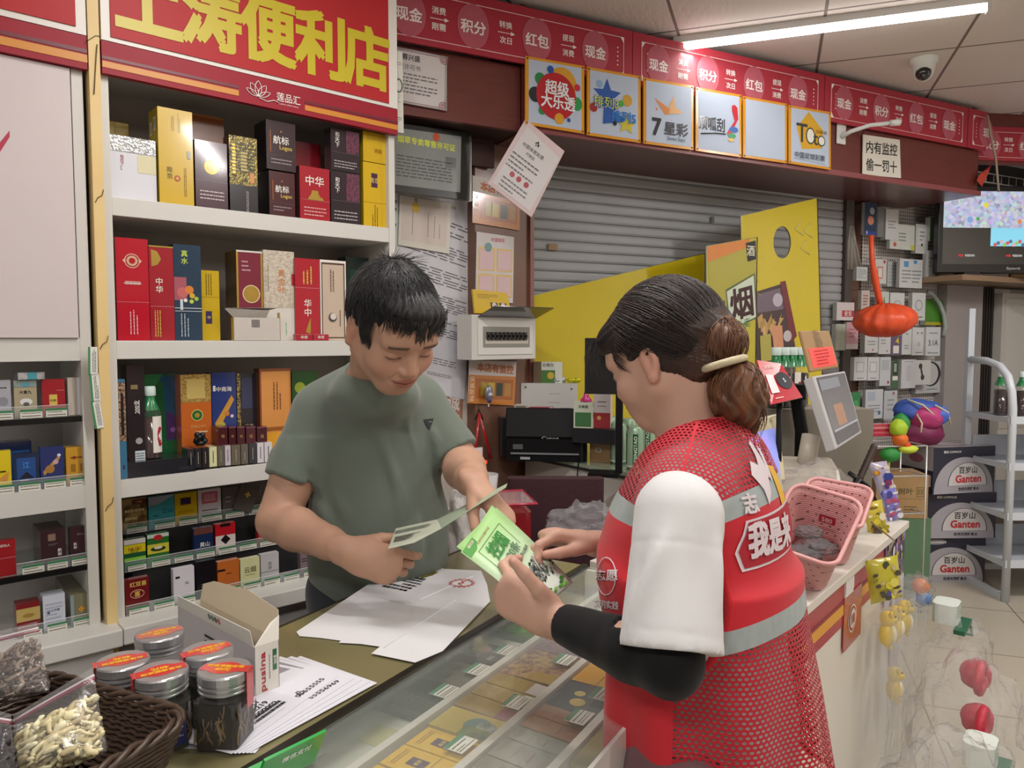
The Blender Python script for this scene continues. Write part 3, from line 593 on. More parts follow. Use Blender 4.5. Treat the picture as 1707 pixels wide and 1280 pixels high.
def bottle(fr, x, y, z, h, label, juice='3a1c1c', group=None, mirror=False, w=.056, art=True, name='drink_bottle'):
 t = empty(name, fr.w(x, y, z), fr.a, label, 'bottle', group); mb = MB(); r = w / 2
 P = lambda k: [(k * r * 1.0, k * .1 * r), (k * r, .06 * h), (k * r, .62 * h), (k * r * .86, .68 * h), (k * r * .5, .80 * h), (k * r * .46, .86 * h)]
 mb.lathe([(a, b) for a, b in P(1.)], clear('d8e8e0', .03), 20); mb.build('bottle_body', t)
 MB().lathe([(r * .96, .01 * h), (r * .97, .05 * h), (r * .97, .56 * h), (.1 * r, .565 * h)], mat(juice, .15, coat=.5), 16).build('juice', t)
 MB().lathe([(r * .9, .665 * h), (r * .55, .79 * h), (r * .5, .86 * h)], gl('1c7a44'), 16).build('neck_label', t)
 MB().lathe([(r * .56, .86 * h), (r * .58, .87 * h), (r * .58, .97 * h), (r * .5, .99 * h), (0.01 * r, .99 * h)], mat('cfe0da', .35), 16).build('cap', t)
 if art:
  mb = MB(); mb.grid(lambda a, b: ((r + .0008) * math.sin((a - .5) * 1.1 + .5), -(r + .0008) * math.cos((a - .5) * 1.1 + .5), .08 * h + .5 * h * b), 8, 1, mat('e8e2da', .4))
  for q in range(7): mb.sphere((r * math.sin(.5) + .004 * math.cos(q), -r * math.cos(.5) - .001, .2 * h + .012 * q * .6), (.0045, .0015, .006), gl('a81c2c'), 8, 5)
  mb.build('label_print', t)
 return t
x0 = shx(257, 758, .03); bottle(FS, x0, .06, Z3 + .0425, FS.hit(257, 642, .06)[1] - Z3 - .0425, 'clear drink bottle with green neck label and a red horse, third shelf', w=.058)
TAGG = mat('3a7a52', .5); TAGW = mat('d8d8cc', .5)
def tray(fr, x0, x1, y, z, tags, label, name='acrylic_tray', dp=.12, lip=.03):
 t = empty(name, fr.w((x0 + x1) / 2, y, z), fr.a, label, 'tray'); w = (x1 - x0) / 2
 mb = MB(); cm = clear('e0e8e6', .10); mb.box(-w, w, -.006, -.004, 0, lip, cm); mb.box(-w, w, -.006, dp, -.0015, 0, clear('9aa09e', .5))
 mb.box(-w, w, -.0068, -.0055, lip - .0012, lip, clear('f0f6f4', .6)); mb.build('lip', t)
 for (a, b_) in tags:
  mb = MB(); mb.M = TR((a + b_) / 2 - (x0 + x1) / 2, -.0078, .0); ww = (b_ - a) / 2
  mb.box(-ww, ww, 0, .0008, .0, .022, TAGW); mb.box(-ww, ww, -.0004, 0, .016, .022, TAGG); mb.lines((0, -.0006, .0125), ww * 1.7, .004, 1, INK, seed=int(a * 997)); mb.lines((0, -.0006, .005), ww * 1.7, .006, 1, mat('5a3a38', .5), seed=int(a * 499), brk=7)
  mb.M = I4; mb.build('price_tag', t)
 return t
def row(ys, zs, items, tags, label, vtag):
 xs = [shx(a, vtag, ys) for a, b_ in tags] + [shx(b_, vtag, ys) for a, b_ in tags]
 tray(FS, min(xs) - .005, max(xs) + .005, ys - .003, zs, [(shx(a, vtag, ys) + .003, shx(b_, vtag, ys) - .003) for a, b_ in tags], label)
 for it in items:
  u0, u1, vt, c, D, lab = it[:6]; n = it[6] if len(it) > 6 else 1
  x0, x1 = shx(u0, vtag, ys), shx(u1, vtag, ys); h = FS.hit((u0 + u1) / 2, vt, ys)[1] - zs
  for j in range(n):
   boxthing(FS, (x0 + x1) / 2, ys + .003 + j * .0235, zs + .001, x1 - x0, h, .022, c, D, 'cigarette_pack', lab, 'cigarette pack')
z_t3 = .6575; z_t2 = FS.hit(212, 952, .09)[1]; z_t1 = FS.hit(212, 889, .17)[1]
row(.01, z_t3, [(210, 250, 965, gl('6a1018'), [('t', '红双喜', .55, .84, .22, GD), ('c', .5, .55, .3, 'c89a80', .2), ('c', .5, .55, .27, '6a1018', .16), ('t', '喜', .5, .55, .25, GD)], 'dark red pack with gold double character, bottom row far left'),
  (291, 326, 947, mat('d2ccd4', .3), [('r', .1, .72, .3, .78, K_), ('l', .7, .55, .3, .08, 2, K_)], 'plain white pack in the bottom row above the open carton box'),
  (330, 362, 935, gl('181418'), [('l', .5, .35, .6, .1, 2, '7a5050')], 'black pack in the bottom row beside the white one'),
  (365, 401, 935, gl('b8642a'), [('r', .0, .7, .35, .76, K_), ('l', .6, .6, .4, .06, 1, K_)], 'orange brown pack in the bottom row'),
  (403, 435, 931, gl('cfcf9e'), [('t', '云烟', .5, .62, .3, '6a6a4a'), ('l', .5, .45, .5, .06, 1, '8a8a5a')], 'cream pack in the bottom row'),
  (437, 467, 923, gl('b8b6b8'), [('v', '白沙', .5, .6, .2, '6a6a70'), ('r', 0, .4, 1, .42, '8a8a90')], 'silver white pack in the bottom row'),
  (503, 522, 922, gl('7a6a70'), [('l', .5, .7, .8, .2, 2, K_)], 'dusky pack at the end of the bottom row beside the man')],
 [(212, 249), (254, 291), (294, 326), (332, 364), (368, 401), (404, 435), (438, 467), (471, 499), (504, 524)], 'clear acrylic pack tray, lowest of the three tiers', 1020)
row(.09, z_t2, [(208, 244, 899, gl('1f5a34'), [('r', 0, .55, 1, .82, 'd8c81c'), ('t', 'HUXI', .5, .68, .18, 'b02a2a'), ('t', '白沙', .5, .62, .2, '2a6a2a'), ('c', .5, .9, .18, 'c03a3a', .08), ('r', 0, .3, 1, .4, '8ac840'), ('r', 0, .84, 1, 1, 'd8d0d0')], 'yellow and green pack at the left of the middle tier'),
  (247, 283, 890, gl('2a6a28'), [('r', 0, .38, 1, .68, 'c8c040'), ('c', .5, .52, .35, '2a3a1c', .12), ('c', .5, .56, .2, 'd8d0b0', .08), ('r', 0, .88, 1, 1, 'c8d0c8'), ('c', .5, .88, .2, 'b8282c', .14)], 'green pack with a yellow band and red seal, middle tier'),
  (325, 357, 880, gl('1c2c50'), [('r', 0, .78, 1, 1, '6a4038'), ('t', '黄山', .55, .42, .25, W_)], 'navy pack with brown top in the middle tier'),
  (361, 394, 873, gl('b81c28'), [('r', 0, 0, 1, .6, 'd8ccc8'), ('p', [(.25, .45), (.5, .62), (.75, .45), (.5, .28)], K_), ('r', .25, .9, .75, 1, K_)], 'red and white pack with a black diamond, middle tier'),
  (432, 460, 868, gl('b03038'), [('r', 0, .0, 1, .35, '8a3a38')], 'red pack half hidden by the man arm, middle tier')],
 [(210, 244), (250, 284), (288, 322), (325, 358), (362, 394), (397, 428), (431, 461)], 'clear acrylic pack tray in the middle tier', 945)
row(.17, z_t1, [(205, 246, 831, foil('c8a868', '6a4a24', 60), [('r', .4, .82, 1, .95, '6a1c1c'), ('t', '中国', .7, .88, .1, GD), ('l', .5, .4, .8, .7, 3, 'e0c890')], 'gold striped pack at the left of the top tier'),
  (249, 292, 827, gl('4aa8b4', coat=.5), [('p', [(0, .7), (0, 1), (1, 1), (.9, .95), (.4, .75)], 'a8b4bc'), ('p', [(.1, .38), (.25, .42), (.45, .37)], '2a6a74'), ('t', '江山', .72, .52, .2, '1c5a64')], 'turquoise pack with a pale wave in the top tier'),
  (293, 330, 822, gl('d8b41c'), [('r', .25, .62, .72, .85, '5a3a20'), ('r', .3, .66, .67, .81, '3a2a5a'), ('l', .5, .4, .7, .1, 2, 'a88410'), ('l', .5, .22, .5, .05, 1, '7a5a10')], 'yellow pack with a small violet window in the top tier'),
  (332, 370, 816, mat('d8d0d0', .3, coat=.4), [('r', .15, .55, .85, .92, 'c86a7c'), ('r', .25, .62, .75, .85, 'd89aa4'), ('l', .5, .3, .7, .14, 2, K_)], 'white pack with a pink panel in the top tier'),
  (373, 402, 812, gl('6e6660'), [('l', .3, .6, .3, .3, 2, 'a8a098')], 'grey pack standing straight behind the slanted one, top tier')],
 [(208, 245), (255, 292), (296, 329), (334, 370), (373, 407), (412, 440)], 'clear acrylic pack tray in the top tier', 880)
x = shx(408, 845, .16); boxthing(FS, x - .01, .155, z_t1 + .018, .062, .09, .022, gl('5e5850'), [('t', '✤', .5, .6, .3, GD)], 'cigarette_pack', 'grey brown pack with a gold blossom leaning slanted in the top tier', 'cigarette pack').rotation_euler = (0, .35, FS.a)
MB().box(.005, .80, .168 - .02, .30, .66, z_t1 - .003, mat('161416', .5)).build('tier_riser', cab).location = (-.39, -.15, 0)
MB().box(.005, .80, .085, .147, .66, z_t2 - .003, mat('1a181a', .5)).build('tier_riser', cab).location = (-.39, -.15, 0)
def lrow(y, z, items, tags, label, vt_):
 tray(FS, shx(tags[0][0], vt_, y) - .01, shx(tags[-1][1], vt_, y) + .004, y - .003, z, [(shx(a, vt_, y) + .002, shx(b_, vt_, y) - .002) for a, b_ in tags], label, dp=.10)
 for u0, u1, vt, c, D, lab, n in items:
  x0, x1 = shx(u0, vt_, y), shx(u1, vt_, y); h = FS.hit((u0 + u1) / 2, vt, y)[1] - z
  for j in range(n):
   boxthing(FS, (x0 + x1) / 2, y + .004 + j * .0232, z + .0005, x1 - x0, h, .022, c, D, 'cigarette_pack', lab if n == 1 else ('foremost pack of the ' if j == 0 else 'pack standing behind the front one in the ') + lab, 'cigarette pack', group=lab if n > 2 and j else None)
lrow(.03, 1.2205, [(-14, 20, 634, gl('a8a8b0'), [('l', .5, .8, .7, .08, 1, K_), ('c', .6, .45, .25, '8a8a94')], 'silver grey pack at the picture edge on the upper glass shelf', 1),
 (25, 63, 634, gl('a89c80'), [('t', '大重九', .5, .68, .17, K_), ('c', .52, .42, .28, 'd8d8d8', .18), ('c', .52, .36, .14, '5a5a58', .1), ('r', 0, .82, 1, 1, '8a9a94'), ('c', .5, .88, .2, '5a9aa8', .12)], 'tan pack with a blue seal on the upper glass shelf', 1),
 (72, 110, 632, gl('a01c28'), [('r', .3, .3, .65, .58, GD), ('t', '利群', .47, .42, .13, '5a2a10'), ('r', .62, .68, .98, .70, 'd06a70')], 'red pack with a gold square on the upper glass shelf', 1)],
 [(-10, 22), (31, 71), (74, 112)], 'clear price tray on the upper glass shelf of the left cabinet', 690)
pk(112, 150, 629, 1.2205, .03, mat('b8b0a4', .5), [('r', .4, 0, 1, 1, mat('d4d6de', .4))], 'blank white open box at the right of the upper glass shelf', name='open_box', cat='box')
boxthing(FS, shx(52, 628, .03), .005 + .02, FS.hit(50, 633, .03)[1] + .001, .058, .018, .08, foil('d0d0d4', '8a8a90', 60), [('r', .35, 0, .7, 1, '4a9aa8')], 'cigarette_pack', 'silver foil pack lying flat on the tan pack', 'cigarette pack')
lrow(.02, 1.0355, [(-15, 20, 752, gl('d8c01c'), [('p', [(.3, .3), (.9, .5), (.8, .25)], 'c8904a'), ('l', .6, .5, .6, .1, 1, K_)], 'bright yellow pack at the picture edge above the white shelf', 1),
 (24, 66, 756, gl('182848'), [('r', .12, .25, .88, .88, '1f4a8a'), ('t', '江', .5, .68, .28, '4a90d8'), ('p', [(.2, .32), (.5, .5), (.8, .32)], '1a1c2c'), ('l', .5, .27, .5, .04, 1, W_)], 'navy pack with a bright blue panel', 1),
 (69, 108, 745, gl('24306a'), [('p', [(.15, .3), (.85, .7), (.8, .78), (.1, .4)], 'b88c4a'), ('c', .4, .45, .2, 'a8783a'), ('c', .65, .62, .12, 'c8a0a0'), ('c', .8, .78, .08, 'd8d8e0')], 'blue pack with an orange swirl and pale yellow tag', 1),
 (112, 150, 745, gl('c8962c'), [('l', .5, .72, .6, .12, 1, '7a4a10'), ('c', .35, .72, .08, '8a2a1c'), ('r', .2, .35, .4, .55, '9a6a1c'), ('r', .6, .35, .72, .55, '9a6a1c'), ('r', 0, .25, 1, .27, 'e0c060')], 'golden pack pair on the white shelf', 2)],
 [(-12, 24), (28, 68), (71, 110), (114, 151)], 'clear price tray on the middle white shelf of the left cabinet', 805)
boxthing(FS, shx(15, 745, .12), .12, 1.0355, .10, FS.hit(20, 737, .12)[1] - 1.0355, .05, gl('2a3a6a'), [('r', .3, .15, .95, .8, '3a6ab0')], 'cigarette_carton', 'blue carton behind the bright yellow pack', 'cigarette carton')
lrow(.02, .8225, [(-12, 27, 902, gl('9a1c24'), [('t', '成功人', .55, .86, .14, W_), ('r', 0, .5, 1, .52, 'd0707a')], 'red box at the picture edge on the lower glass shelf', 1),
 (69, 111, 884, gl('3a2228'), [('r', .3, .72, .6, .9, '8a7060'), ('v', '航标', .75, .4, .16, W_), ('l', .5, .62, .4, .06, 2, '8a7a80')], 'dark purple pack stack, lower glass shelf', 5),
 (118, 153, 878, gl('3c242a'), [('v', '航标', .25, .5, .16, W_), ('l', .55, .8, .4, .06, 2, '9a8a90')], 'single dark purple pack by the post on the lower glass shelf', 1)],
 [(34, 74), (76, 113), (117, 154)], 'clear price tray on the lower glass shelf of the left cabinet', 935)
lrow(.02, .6575, [(28, 68, 1006, gl('7a1c20'), [('r', 0, .45, 1, .85, 'b8a060'), ('c', .5, .62, .25, '9a7a3a', .1)], 'maroon gold banded pack row', 2),
 (73, 110, 992, mat('c8ccd8', .35), [('t', '中原香', .55, .56, .13, '4a5070'), ('r', .18, .48, .3, .58, '4a4a6a'), ('l', .5, .5, .8, .6, 6, 'a8b0c0')], 'white pack row, bottom board', 2),
 (119, 155, 990, gl('7e7a60'), [('t', '✤', .5, .5, .3, 'd8941c'), ('r', 0, 0, .16, 1, '8a9aa0')], 'olive pack row, bottom board', 9)],
 [(36, 70), (76, 112), (120, 157)], 'clear price tray on the bottom board of the left cabinet', 1035)
# ================================================================== counters
TOPZ = .86
MOLV = mat('77714f', .22, var=.10, scale=5, coat=.3)
ct = empty('glass_counter', FC.w(-.1, -.37), FC.a, 'glass topped counter filled with cigarette cartons between the two people', 'counter')
def cc(mb, name, **k): return shift(mb, -.1, -.37, 0).build(name, ct, **k)
cc(MB().box(-1.0, .69, -.345, -.004, .838, .860, MOLV), 'counter_top', bevel=.002)
cc(MB().box(-1.0, .69, -.352, -.338, .842, .8635, mat('15140f', .3)), 'edge_strip')
cc(MB().box(-1.0, .69, -.006, .0, .835, .8615, mat('2a2c22', .3)), 'edge_strip')
cc(MB().box(-1.0, .69, -.262, -.02, 0, .838, mat('a8a59c', .5)), 'body')
cc(MB().box(-1.0, .69, -.728, -.264, 0, .784, mat('b4b2a8', .5)), 'display_case')
cc(MB().box(-1.0, .69, -.728, -.722, .784, .858, MSH), 'front_rail')
cc(MB().box(-1.0, -.98, -.722, -.35, .784, .852, MSH), 'side_panel'); cc(MB().box(.675, .69, -.722, -.35, .784, .852, MSH), 'side_panel')
cc(MB().box(-1.0, .69, -.726, -.352, .853, .858, clear('dfe9e0', .09, .04)), 'glass_top')
for y, x0, x1 in ((-.40, -1, .68), (-.53, -1, .68), (-.645, -1, .68)): cc(MB().box(x0 + .01, x1 - .01, y - .008, y + .006, .785, .812, mat('c4c2b8', .35)), 'divider')
def flat(x0, x1, y0, y1, col, D, label, h=.02, cat='cigarette carton', name='cigarette_carton', z=.7845, tilt=0., rz=0., group=None, X=None, Y=None):
 w, d = x1 - x0, y1 - y0; mb = MB(); mb.M = RX(tilt)
 mb.box(-w / 2, w / 2, -d / 2, d / 2, 0, h, M_(col))
 if X is None: deco(mb, D, w, d, X=Vector((1, 0, 0)), Y=Vector((0, 1, 0)), o=Vector((-w / 2, -d / 2, h)), nrm=Vector((0, 0, 1)), sd=int(x0 * 100))
 else: deco(mb, D, d, w, X=Vector((0, 1, 0)), Y=Vector((-1, 0, 0)), o=Vector((w / 2, -d / 2, h)), nrm=Vector((0, 0, 1)), sd=int(x0 * 100))
 return mb.build(name, loc=FC.w((x0 + x1) / 2, (y0 + y1) / 2, z), rz=FC.a + rz, label=label, cat=cat, group=group)
def gtag(x, y, n):
 mb = MB().box(-.022, .022, -.017, .017, 0, .001, TAGW); mb.box(-.022, .022, .008, .017, .001, .0013, TAGG)
 mb.lines((0, .002, .0015), .04, .006, 1, INK, Y=(0, 1, 0), seed=n); mb.lines((0, -.009, .0015), .04, .01, 2, mat('5a3a38', .5), Y=(0, 1, 0), seed=n + 9)
 return mb.build('price_tag', loc=FC.w(x, y, .8125), rz=FC.a, label=TL.pop(0), cat='price tag')
TL = ['price tag on the left black carton under the glass', 'price tag on the grey carton under the glass', 'price tag on the right black carton under the glass', 'price tag beside the two yellow cartons under the glass', 'price tag below the gold cartons under the glass', 'price tag on the pink and gold carton, under the glass', 'price tag on the purple carton near the black sleeve', 'price tag below the copper cartons under the glass', 'price tag by the dark blue carton beside the red vest']
flat(-.33, -.21, -.392, -.375, 'd8d0c4', [], 'low cream card edge beneath the green payment sign', h=.006, cat='card', name='card')
flat(-.345, -.235, -.392, -.290, mat('bcb8ae', .5), [('r', .08, .1, .6, .7, 'a86a6c'), ('t', 'LA MEI', .35, .85, .1, '7a5a5c')], 'white card with faded red print under the glass beside the green sign', h=.004, cat='card', name='card')
flat(-.215, -.03, -.392, -.278, mat('b8b8a8', .5), [('r', .55, .05, .85, .6, 'b8b884'), ('l', .2, .7, .2, .1, 1, '6a8a84')], 'blank pale sheet lining the glass case beside the flyers', h=.003, cat='sheet', name='sheet')
flat(-.02, .085, -.392, -.278, gl('2a282c'), [('l', .4, .5, .5, .3, 2, '4a484c')], 'black carton under the glass nearest the fan of flyers'); gtag(.05, -.378, 3)
flat(.088, .175, -.392, -.278, gl('6a665a'), [('t', '福', .3, .5, .2, '3a3a34'), ('t', '福', .7, .5, .2, '3a3a34')], 'grey brown carton between the two black cartons under the glass'); gtag(.15, -.38, 4)
flat(.18, .275, -.392, -.278, gl('26262a'), [('c', .7, .5, .15, 'a87a5a'), ('l', .4, .5, .2, .8, 3, '8a8a90')], 'black carton with a copper spark under the glass'); gtag(.25, -.38, 5)
flat(.28, .33, -.392, -.278, mat('a8a898', .5), [], 'pale carton between the black one and the green one', h=.01)
flat(.34, .43, -.392, -.278, gl('4a6a30'), [('c', .4, .5, .3, '5a9a34'), ('l', .7, .5, .3, .4, 2, 'c8d0b0')], 'green leafy carton under the glass below the leaflet')
YD = [('r', .3, .38, .66, .68, '4a2a44'), ('t', '南京', .48, .53, .13, GD), ('r', .02, .3, .98, .31, 'a88410'), ('l', .5, .85, .7, .1, 2, 'a8841c')]
flat(-.165, -.108, -.522, -.418, gl('d0a820'), YD, 'yellow carton with a violet square, left of two under the glass'); flat(-.105, -.048, -.522, -.418, gl('d0a820'), YD, 'yellow carton with a violet square, right of two under the glass'); gtag(-.075, -.500, 6)
flat(-.24, -.17, -.522, -.418, gl('c8a41c'), YD, 'yellow carton with a violet square at the lower picture edge')
flat(-.04, .028, -.522, -.412, gl('b8a028'), [('c', .5, .35, .34, '4a7a74'), ('c', .5, .2, .25, foil('c8d0c8', '6a8a84', 90)), ('r', .0, .0, .4, .5, foil('8a9a5a', '4a6a58', 60))], 'yellow carton with a sparkling teal centre under the glass')
flat(.032, .078, -.522, -.412, foil('d8c070', 'b89c48', 20, .7), [('r', 0, 0, .9, .3, '8a4a54')], 'gold carton, left of three under the glass', tilt=.03); flat(.081, .126, -.522, -.412, foil('dcc478', 'c0a454', 20, .7), [('r', .05, .0, .95, .22, 'c8c8b8')], 'gold carton, middle of three under the glass', tilt=.03)
flat(.129, .174, -.522, -.412, foil('d4b84c', 'b08e38', 20, .7), [('r', .05, .0, .95, .28, 'b0a8a0')], 'gold carton, right of three under the glass', tilt=.03); gtag(.08, -.505, 7)
flat(.178, .300, -.522, -.412, foil('c4a468', '8a5a5c', 160, .4), [('r', 0, 0, .3, .5, GOLD)], 'pink and gold speckled carton under the glass'); gtag(.27, -.500, 8)
flat(.303, .44, -.522, -.412, foil('8a5a78', '6a5a50', 200, .2), [('r', .2, 0, .7, .3, '8a6a94')], 'purple speckled carton under the glass by the black sleeve'); gtag(.40, -.500, 9)
for i, (a, b_, c1, c2, l) in enumerate(((-.125, -.07, 'c8ccc0', 'a8aca0', 'silver carton, first of three under the glass'), (-.067, -.015, 'd0d4c8', 'a8aca0', 'silver carton, second of three under the glass'), (-.012, .026, 'ccd0c4', 'a0a498', 'silver carton, last of three under the glass'), (.030, .068, 'd8a884', 'b88468', 'copper carton, left of two under the glass'), (.071, .112, 'd8a080', 'a87458', 'copper carton, right of two under the glass'))):
 flat(a, b_, -.634, -.540, foil(c1, c2, 20, .75), [('r', .1, .62, .9, .63, 'c06a50' if i > 2 else '8a8a84'), ('l', .5, .35, .5, .1, 1, '8a6a5a')], l, tilt=.04)
gtag(.09, -.618, 10)
flat(.116, .215, -.634, -.540, gl('2c3440'), [('c', .3, .5, .14, GD), ('c', .6, .6, .1, 'c8b864'), ('c', .75, .3, .12, 'a87a4a')], 'dark blue carton with gold dots beside the red vest'); gtag(.18, -.618, 11)
flat(.218, .30, -.634, -.540, gl('c89430'), [('r', 0, .48, 1, .5, '8a6a1c'), ('c', .6, .25, .15, '6a5a30')], 'amber carton at the vest under the glass')
flat(-.02, .10, -.718, -.655, gl('8a8058'), [('l', .5, .5, .8, .2, 1, 'c8b878')], 'olive carton at the lower picture edge by the vest')
x, y = FC.loc(468, 1272, .865)
mb = MB(); mb.M = RX(.5); mb.box(-.045, .045, -.004, .0, 0, .06, gl('1f9c40')); mb.text('微信支付', (.005, -.0045, .043), .010, mat('eef6ee', .4), bold=.02); mb.box(-.04, .04, 0, .03, -.0, .002, gl('1f9c40'))
mb.build('payment_sign', loc=FC.w(x - .01, y - .015, .8585), rz=FC.a - .15, label='bright green payment sign at the bottom edge of the picture', cat='sign')
def sheet(px, z, name, label, m=PAPER, extra=None, cat='paper', group=None):
 P = [atZ(u, v, z) for u, v in px]; c = sum(P, Vector()) / len(P); c.z = z
 mb = MB(); n = len(P); vs = [tuple(p - c) for p in P] + [tuple(p - c - Vector((0, 0, .0006))) for p in P]
 mb.add(vs, [tuple(range(n)), tuple(range(2 * n - 1, n - 1, -1))] + [(i, n + i, n + (i + 1) % n, (i + 1) % n) for i in range(n)], m)
 if extra: extra(mb, c)
 return mb.build(name, loc=c, label=label, cat=cat, group=group)
def fold(pa, pb, z, w=.0012):
 def f(mb, c):
  for a, b_ in zip(pa, pb):
   A, B = atZ(*a, z) - c, atZ(*b_, z) - c; s = (B - A).cross(Vector((0, 0, 1))).normalized() * w
   mb.add([tuple(A - s), tuple(A + Vector((0, 0, .0022))), tuple(B + Vector((0, 0, .0022))), tuple(B - s), tuple(A + s), tuple(B + s)], [(0, 1, 2, 3), (1, 4, 5, 2)], PAPER)
 return f
def printed(mb, c):
 X, Y = Vector((FC.c, FC.s, 0)), Vector((-FC.s, FC.c, 0)); q = atZ(700, 962, .8625) - c + Vector((0, 0, .0006))
 mb.lines(q - X * .05, .07, .10, 6, INK, X=Y, Y=-X, th=.6)
 mb.poly([tuple(q + X * a + Y * b_) for a, b_ in ((.0, -.01), (.05, -.02), (.06, .03), (.01, .04))], mat('6a6420', .5))
def gear(mb, c):
 q = atZ(770, 972, .8646) - c + Vector((0, 0, .0008)); mr = mat('c04a38', .5); X, Y = Vector((FC.c, FC.s, 0)), Vector((-FC.s, FC.c, 0))
 for i in range(16):
  a = i * PI / 8; d = X * math.cos(a) + Y * math.sin(a); e = d.cross(Vector((0, 0, 1)))
  mb.poly([tuple(q + d * .026 - e * .003), tuple(q + d * .033), tuple(q + d * .026 + e * .003)], mr)
 mb.tube([tuple(q + (X * math.cos(a) + Y * math.sin(a)) * .024) for a in [i * PI / 12 for i in range(24)]], .0008, mr, 4, closed=True)
 mb.tube([tuple(q + X * a + Y * b_) for a, b_ in ((-.015, -.012), (-.006, .006), (.002, -.004), (.010, .008), (.016, .0))], .001, mr, 4)
sheet([(648, 972), (735, 946), (760, 955), (700, 1000), (640, 1000)], .8615, 'flyer', 'printed flyer with an olive picture under the white sheets', PAPER, printed)
sheet([(494, 1053), (499, 1060), (534, 1063), (601, 1072), (690, 990), (647, 966), (624, 967)], .8622, 'paper_sheet', 'leftmost white sheet turned face down on the olive counter')
sheet([(565, 1071), (601, 1073), (637, 1078), (740, 1000), (704, 969), (660, 967)], .8631, 'paper_sheet', 'second white sheet face down with a fold, in front of the man')
sheet([(619, 1089), (692, 1104), (738, 1085), (817, 1002), (812, 974), (802, 951), (740, 948), (704, 969), (680, 1040)], .8640, 'paper_sheet', 'large white sheet with a faint red gear mark beneath the green leaflet', PAPER, lambda mb, c: (gear(mb, c), fold([(700, 1000), (640, 1080)], [(790, 960), (760, 1000)], .8643)(mb, c)))
for i, a in enumerate((.42, .30, -.05, -.015, .03, .07, .17)):
 z = .8612 + i * .0009; w, h = .248, .185
 mb = MB().box(0, w, 0, h, 0, .0006, mat('d4d4dc', .55)); gy = mat('8c8890', .6); pkk = mat('cfc0c8', .6)
 if i > 1: mb.text('55555555' if i % 2 == 0 else '55556969', (w - .052, .018, .0009), .0085, INK, Y=(0, 1, 0), bold=.04, w=.068)
 if i > 4: mb.lines((w - .14, .030, .001), .07, .018, 2, INK, Y=(0, 1, 0), th=.7, seed=8, brk=8)
 if i == 6:
  mb.poly([(.06, .07, .0008), (.17, .08, .0008), (.16, .17, .0008), (.07, .18, .0008)], pkk)
  mb.poly([(.165, .11, .00085), (.24, .09, .00085), (.24, .18, .00085), (.15, .18, .00085)], gy)
  for q, t in enumerate(('18732288011', '15802222219', '18280000002')): mb.text(t, (.085 + q * .006, .066 - q * .014, .0010), .010, INK, Y=(0, 1, 0), bold=.04, w=.085)
  mb.tube([(.09 + .022 * math.cos(t), .150 + .018 * math.sin(t), .001) for t in [k * PI / 12 for k in range(24)]], .0008, INK, 4, closed=True)
  mb.poly([(.09 + .016 * math.cos(t), .150 + .013 * math.sin(t), .0011) for t in [k * PI / 8 for k in range(16)]], mat('4a4448', .5))
  mb.lines((.10, .11, .001), .12, .02, 2, INK, Y=(0, 1, 0), th=.6, seed=4); mb.text('凸', (.175, .022, .001), .013, INK, Y=(0, 1, 0), bold=.03)
  mb.tube([(.028 + .007 * math.cos(t), .036 + .007 * math.sin(t), .001) for t in [k * PI / 8 for k in range(16)]], .0005, INK, 4, closed=True); mb.lines((.05, .038, .001), .02, .014, 2, INK, Y=(0, 1, 0), th=.6)
  mb.add([(.01, .014, .0009), (.13, .014, .0009), (.13, .0147, .0009), (.01, .0147, .0009)], [(0, 1, 2, 3)], gy)
 else:
  mb.poly([(.16, .10, .0008), (.24, .10, .0008), (.24, .182, .0008), (.17, .182, .0008)], gy); mb.lines((.20, .06, .001), .07, .05, 4, INK, Y=(0, 1, 0), seed=i)
 mb.build('flyer', loc=FC.w(-.308 - .004 * i, -.324 + .003 * i, z), rz=FC.a + a, label='black and white flyer with phone numbers on top of the fan' if i == 6 else 'black and white flyer spread out below the top one in the fan', cat='flyer', group=None if i == 6 else 'flyers in the fan')
LX, LY = Vector((-.74, .673, 0)), Vector((-.673, -.74, 0)); ang = math.atan2(.673, -.74)
t = empty('open_carton', Vector((-.399, 1.125, .8605)), ang, 'open white cigarette carton with red sideways lettering and raised flaps', 'carton')
mw = mat('d8d4ca', .5, var=.03); mcream = mat('c4b69c', .55); mgr = mat('b4aeb0', .5)
mb = MB(); L_, T_, H_ = .27, .042, .084
mb.box(0, L_, -.0012, 0, 0, H_, mgr); mb.box(0, L_, -T_, -T_ + .0012, 0, H_, mcream); mb.box(0, L_, -T_, 0, 0, .0012, mcream); mb.box(L_ - .0012, L_, -T_, 0, 0, H_, mw)
mb.box(0, .0012, -T_, 0, 0, H_, mw); mb.build('body', t)
mb = MB(); mb.text('pusina', (-.0004, -T_ * .36, H_ * .48), .011, gl('a82430'), X=(0, 0, 1), Y=(0, 1, 0), bold=.05, w=.062)
mb.poly([(-.0005, -T_ * .90, H_ * .45), (-.0005, -T_ * .90, H_ * .85), (-.0005, -T_ * .73, H_ * .85), (-.0005, -T_ * .73, H_ * .45)], gl('2a6a44')); mb.text('200支', (-.0009, -T_ * .815, H_ * .65), .0055, mat('e8e8e0'), X=(0, 0, 1), Y=(0, 1, 0), bold=.02)
mb.lines((-.0005, -T_ * .6, H_ * .55), .04, .004, 1, mat('8a8a7a'), X=(0, 0, 1), Y=(0, 1, 0)); mb.build('lettering', t)
mb = MB(); mb.add([(0, 0, H_), (L_, 0, H_), (L_ - .02, .006, H_ + .024), (.0, .006, H_ + .028)], [(0, 1, 2, 3)], mw)
for q, c in enumerate(('b0304a', '1c1c1c', '2a6a48', '3a4a3c')): mb.disc((.105 + q * .011, .0042, H_ + .015), .0045, gl(c), 14, X=Vector((1, 0, 0)), Y=Vector((0, .21, .98)), ry=.0055)
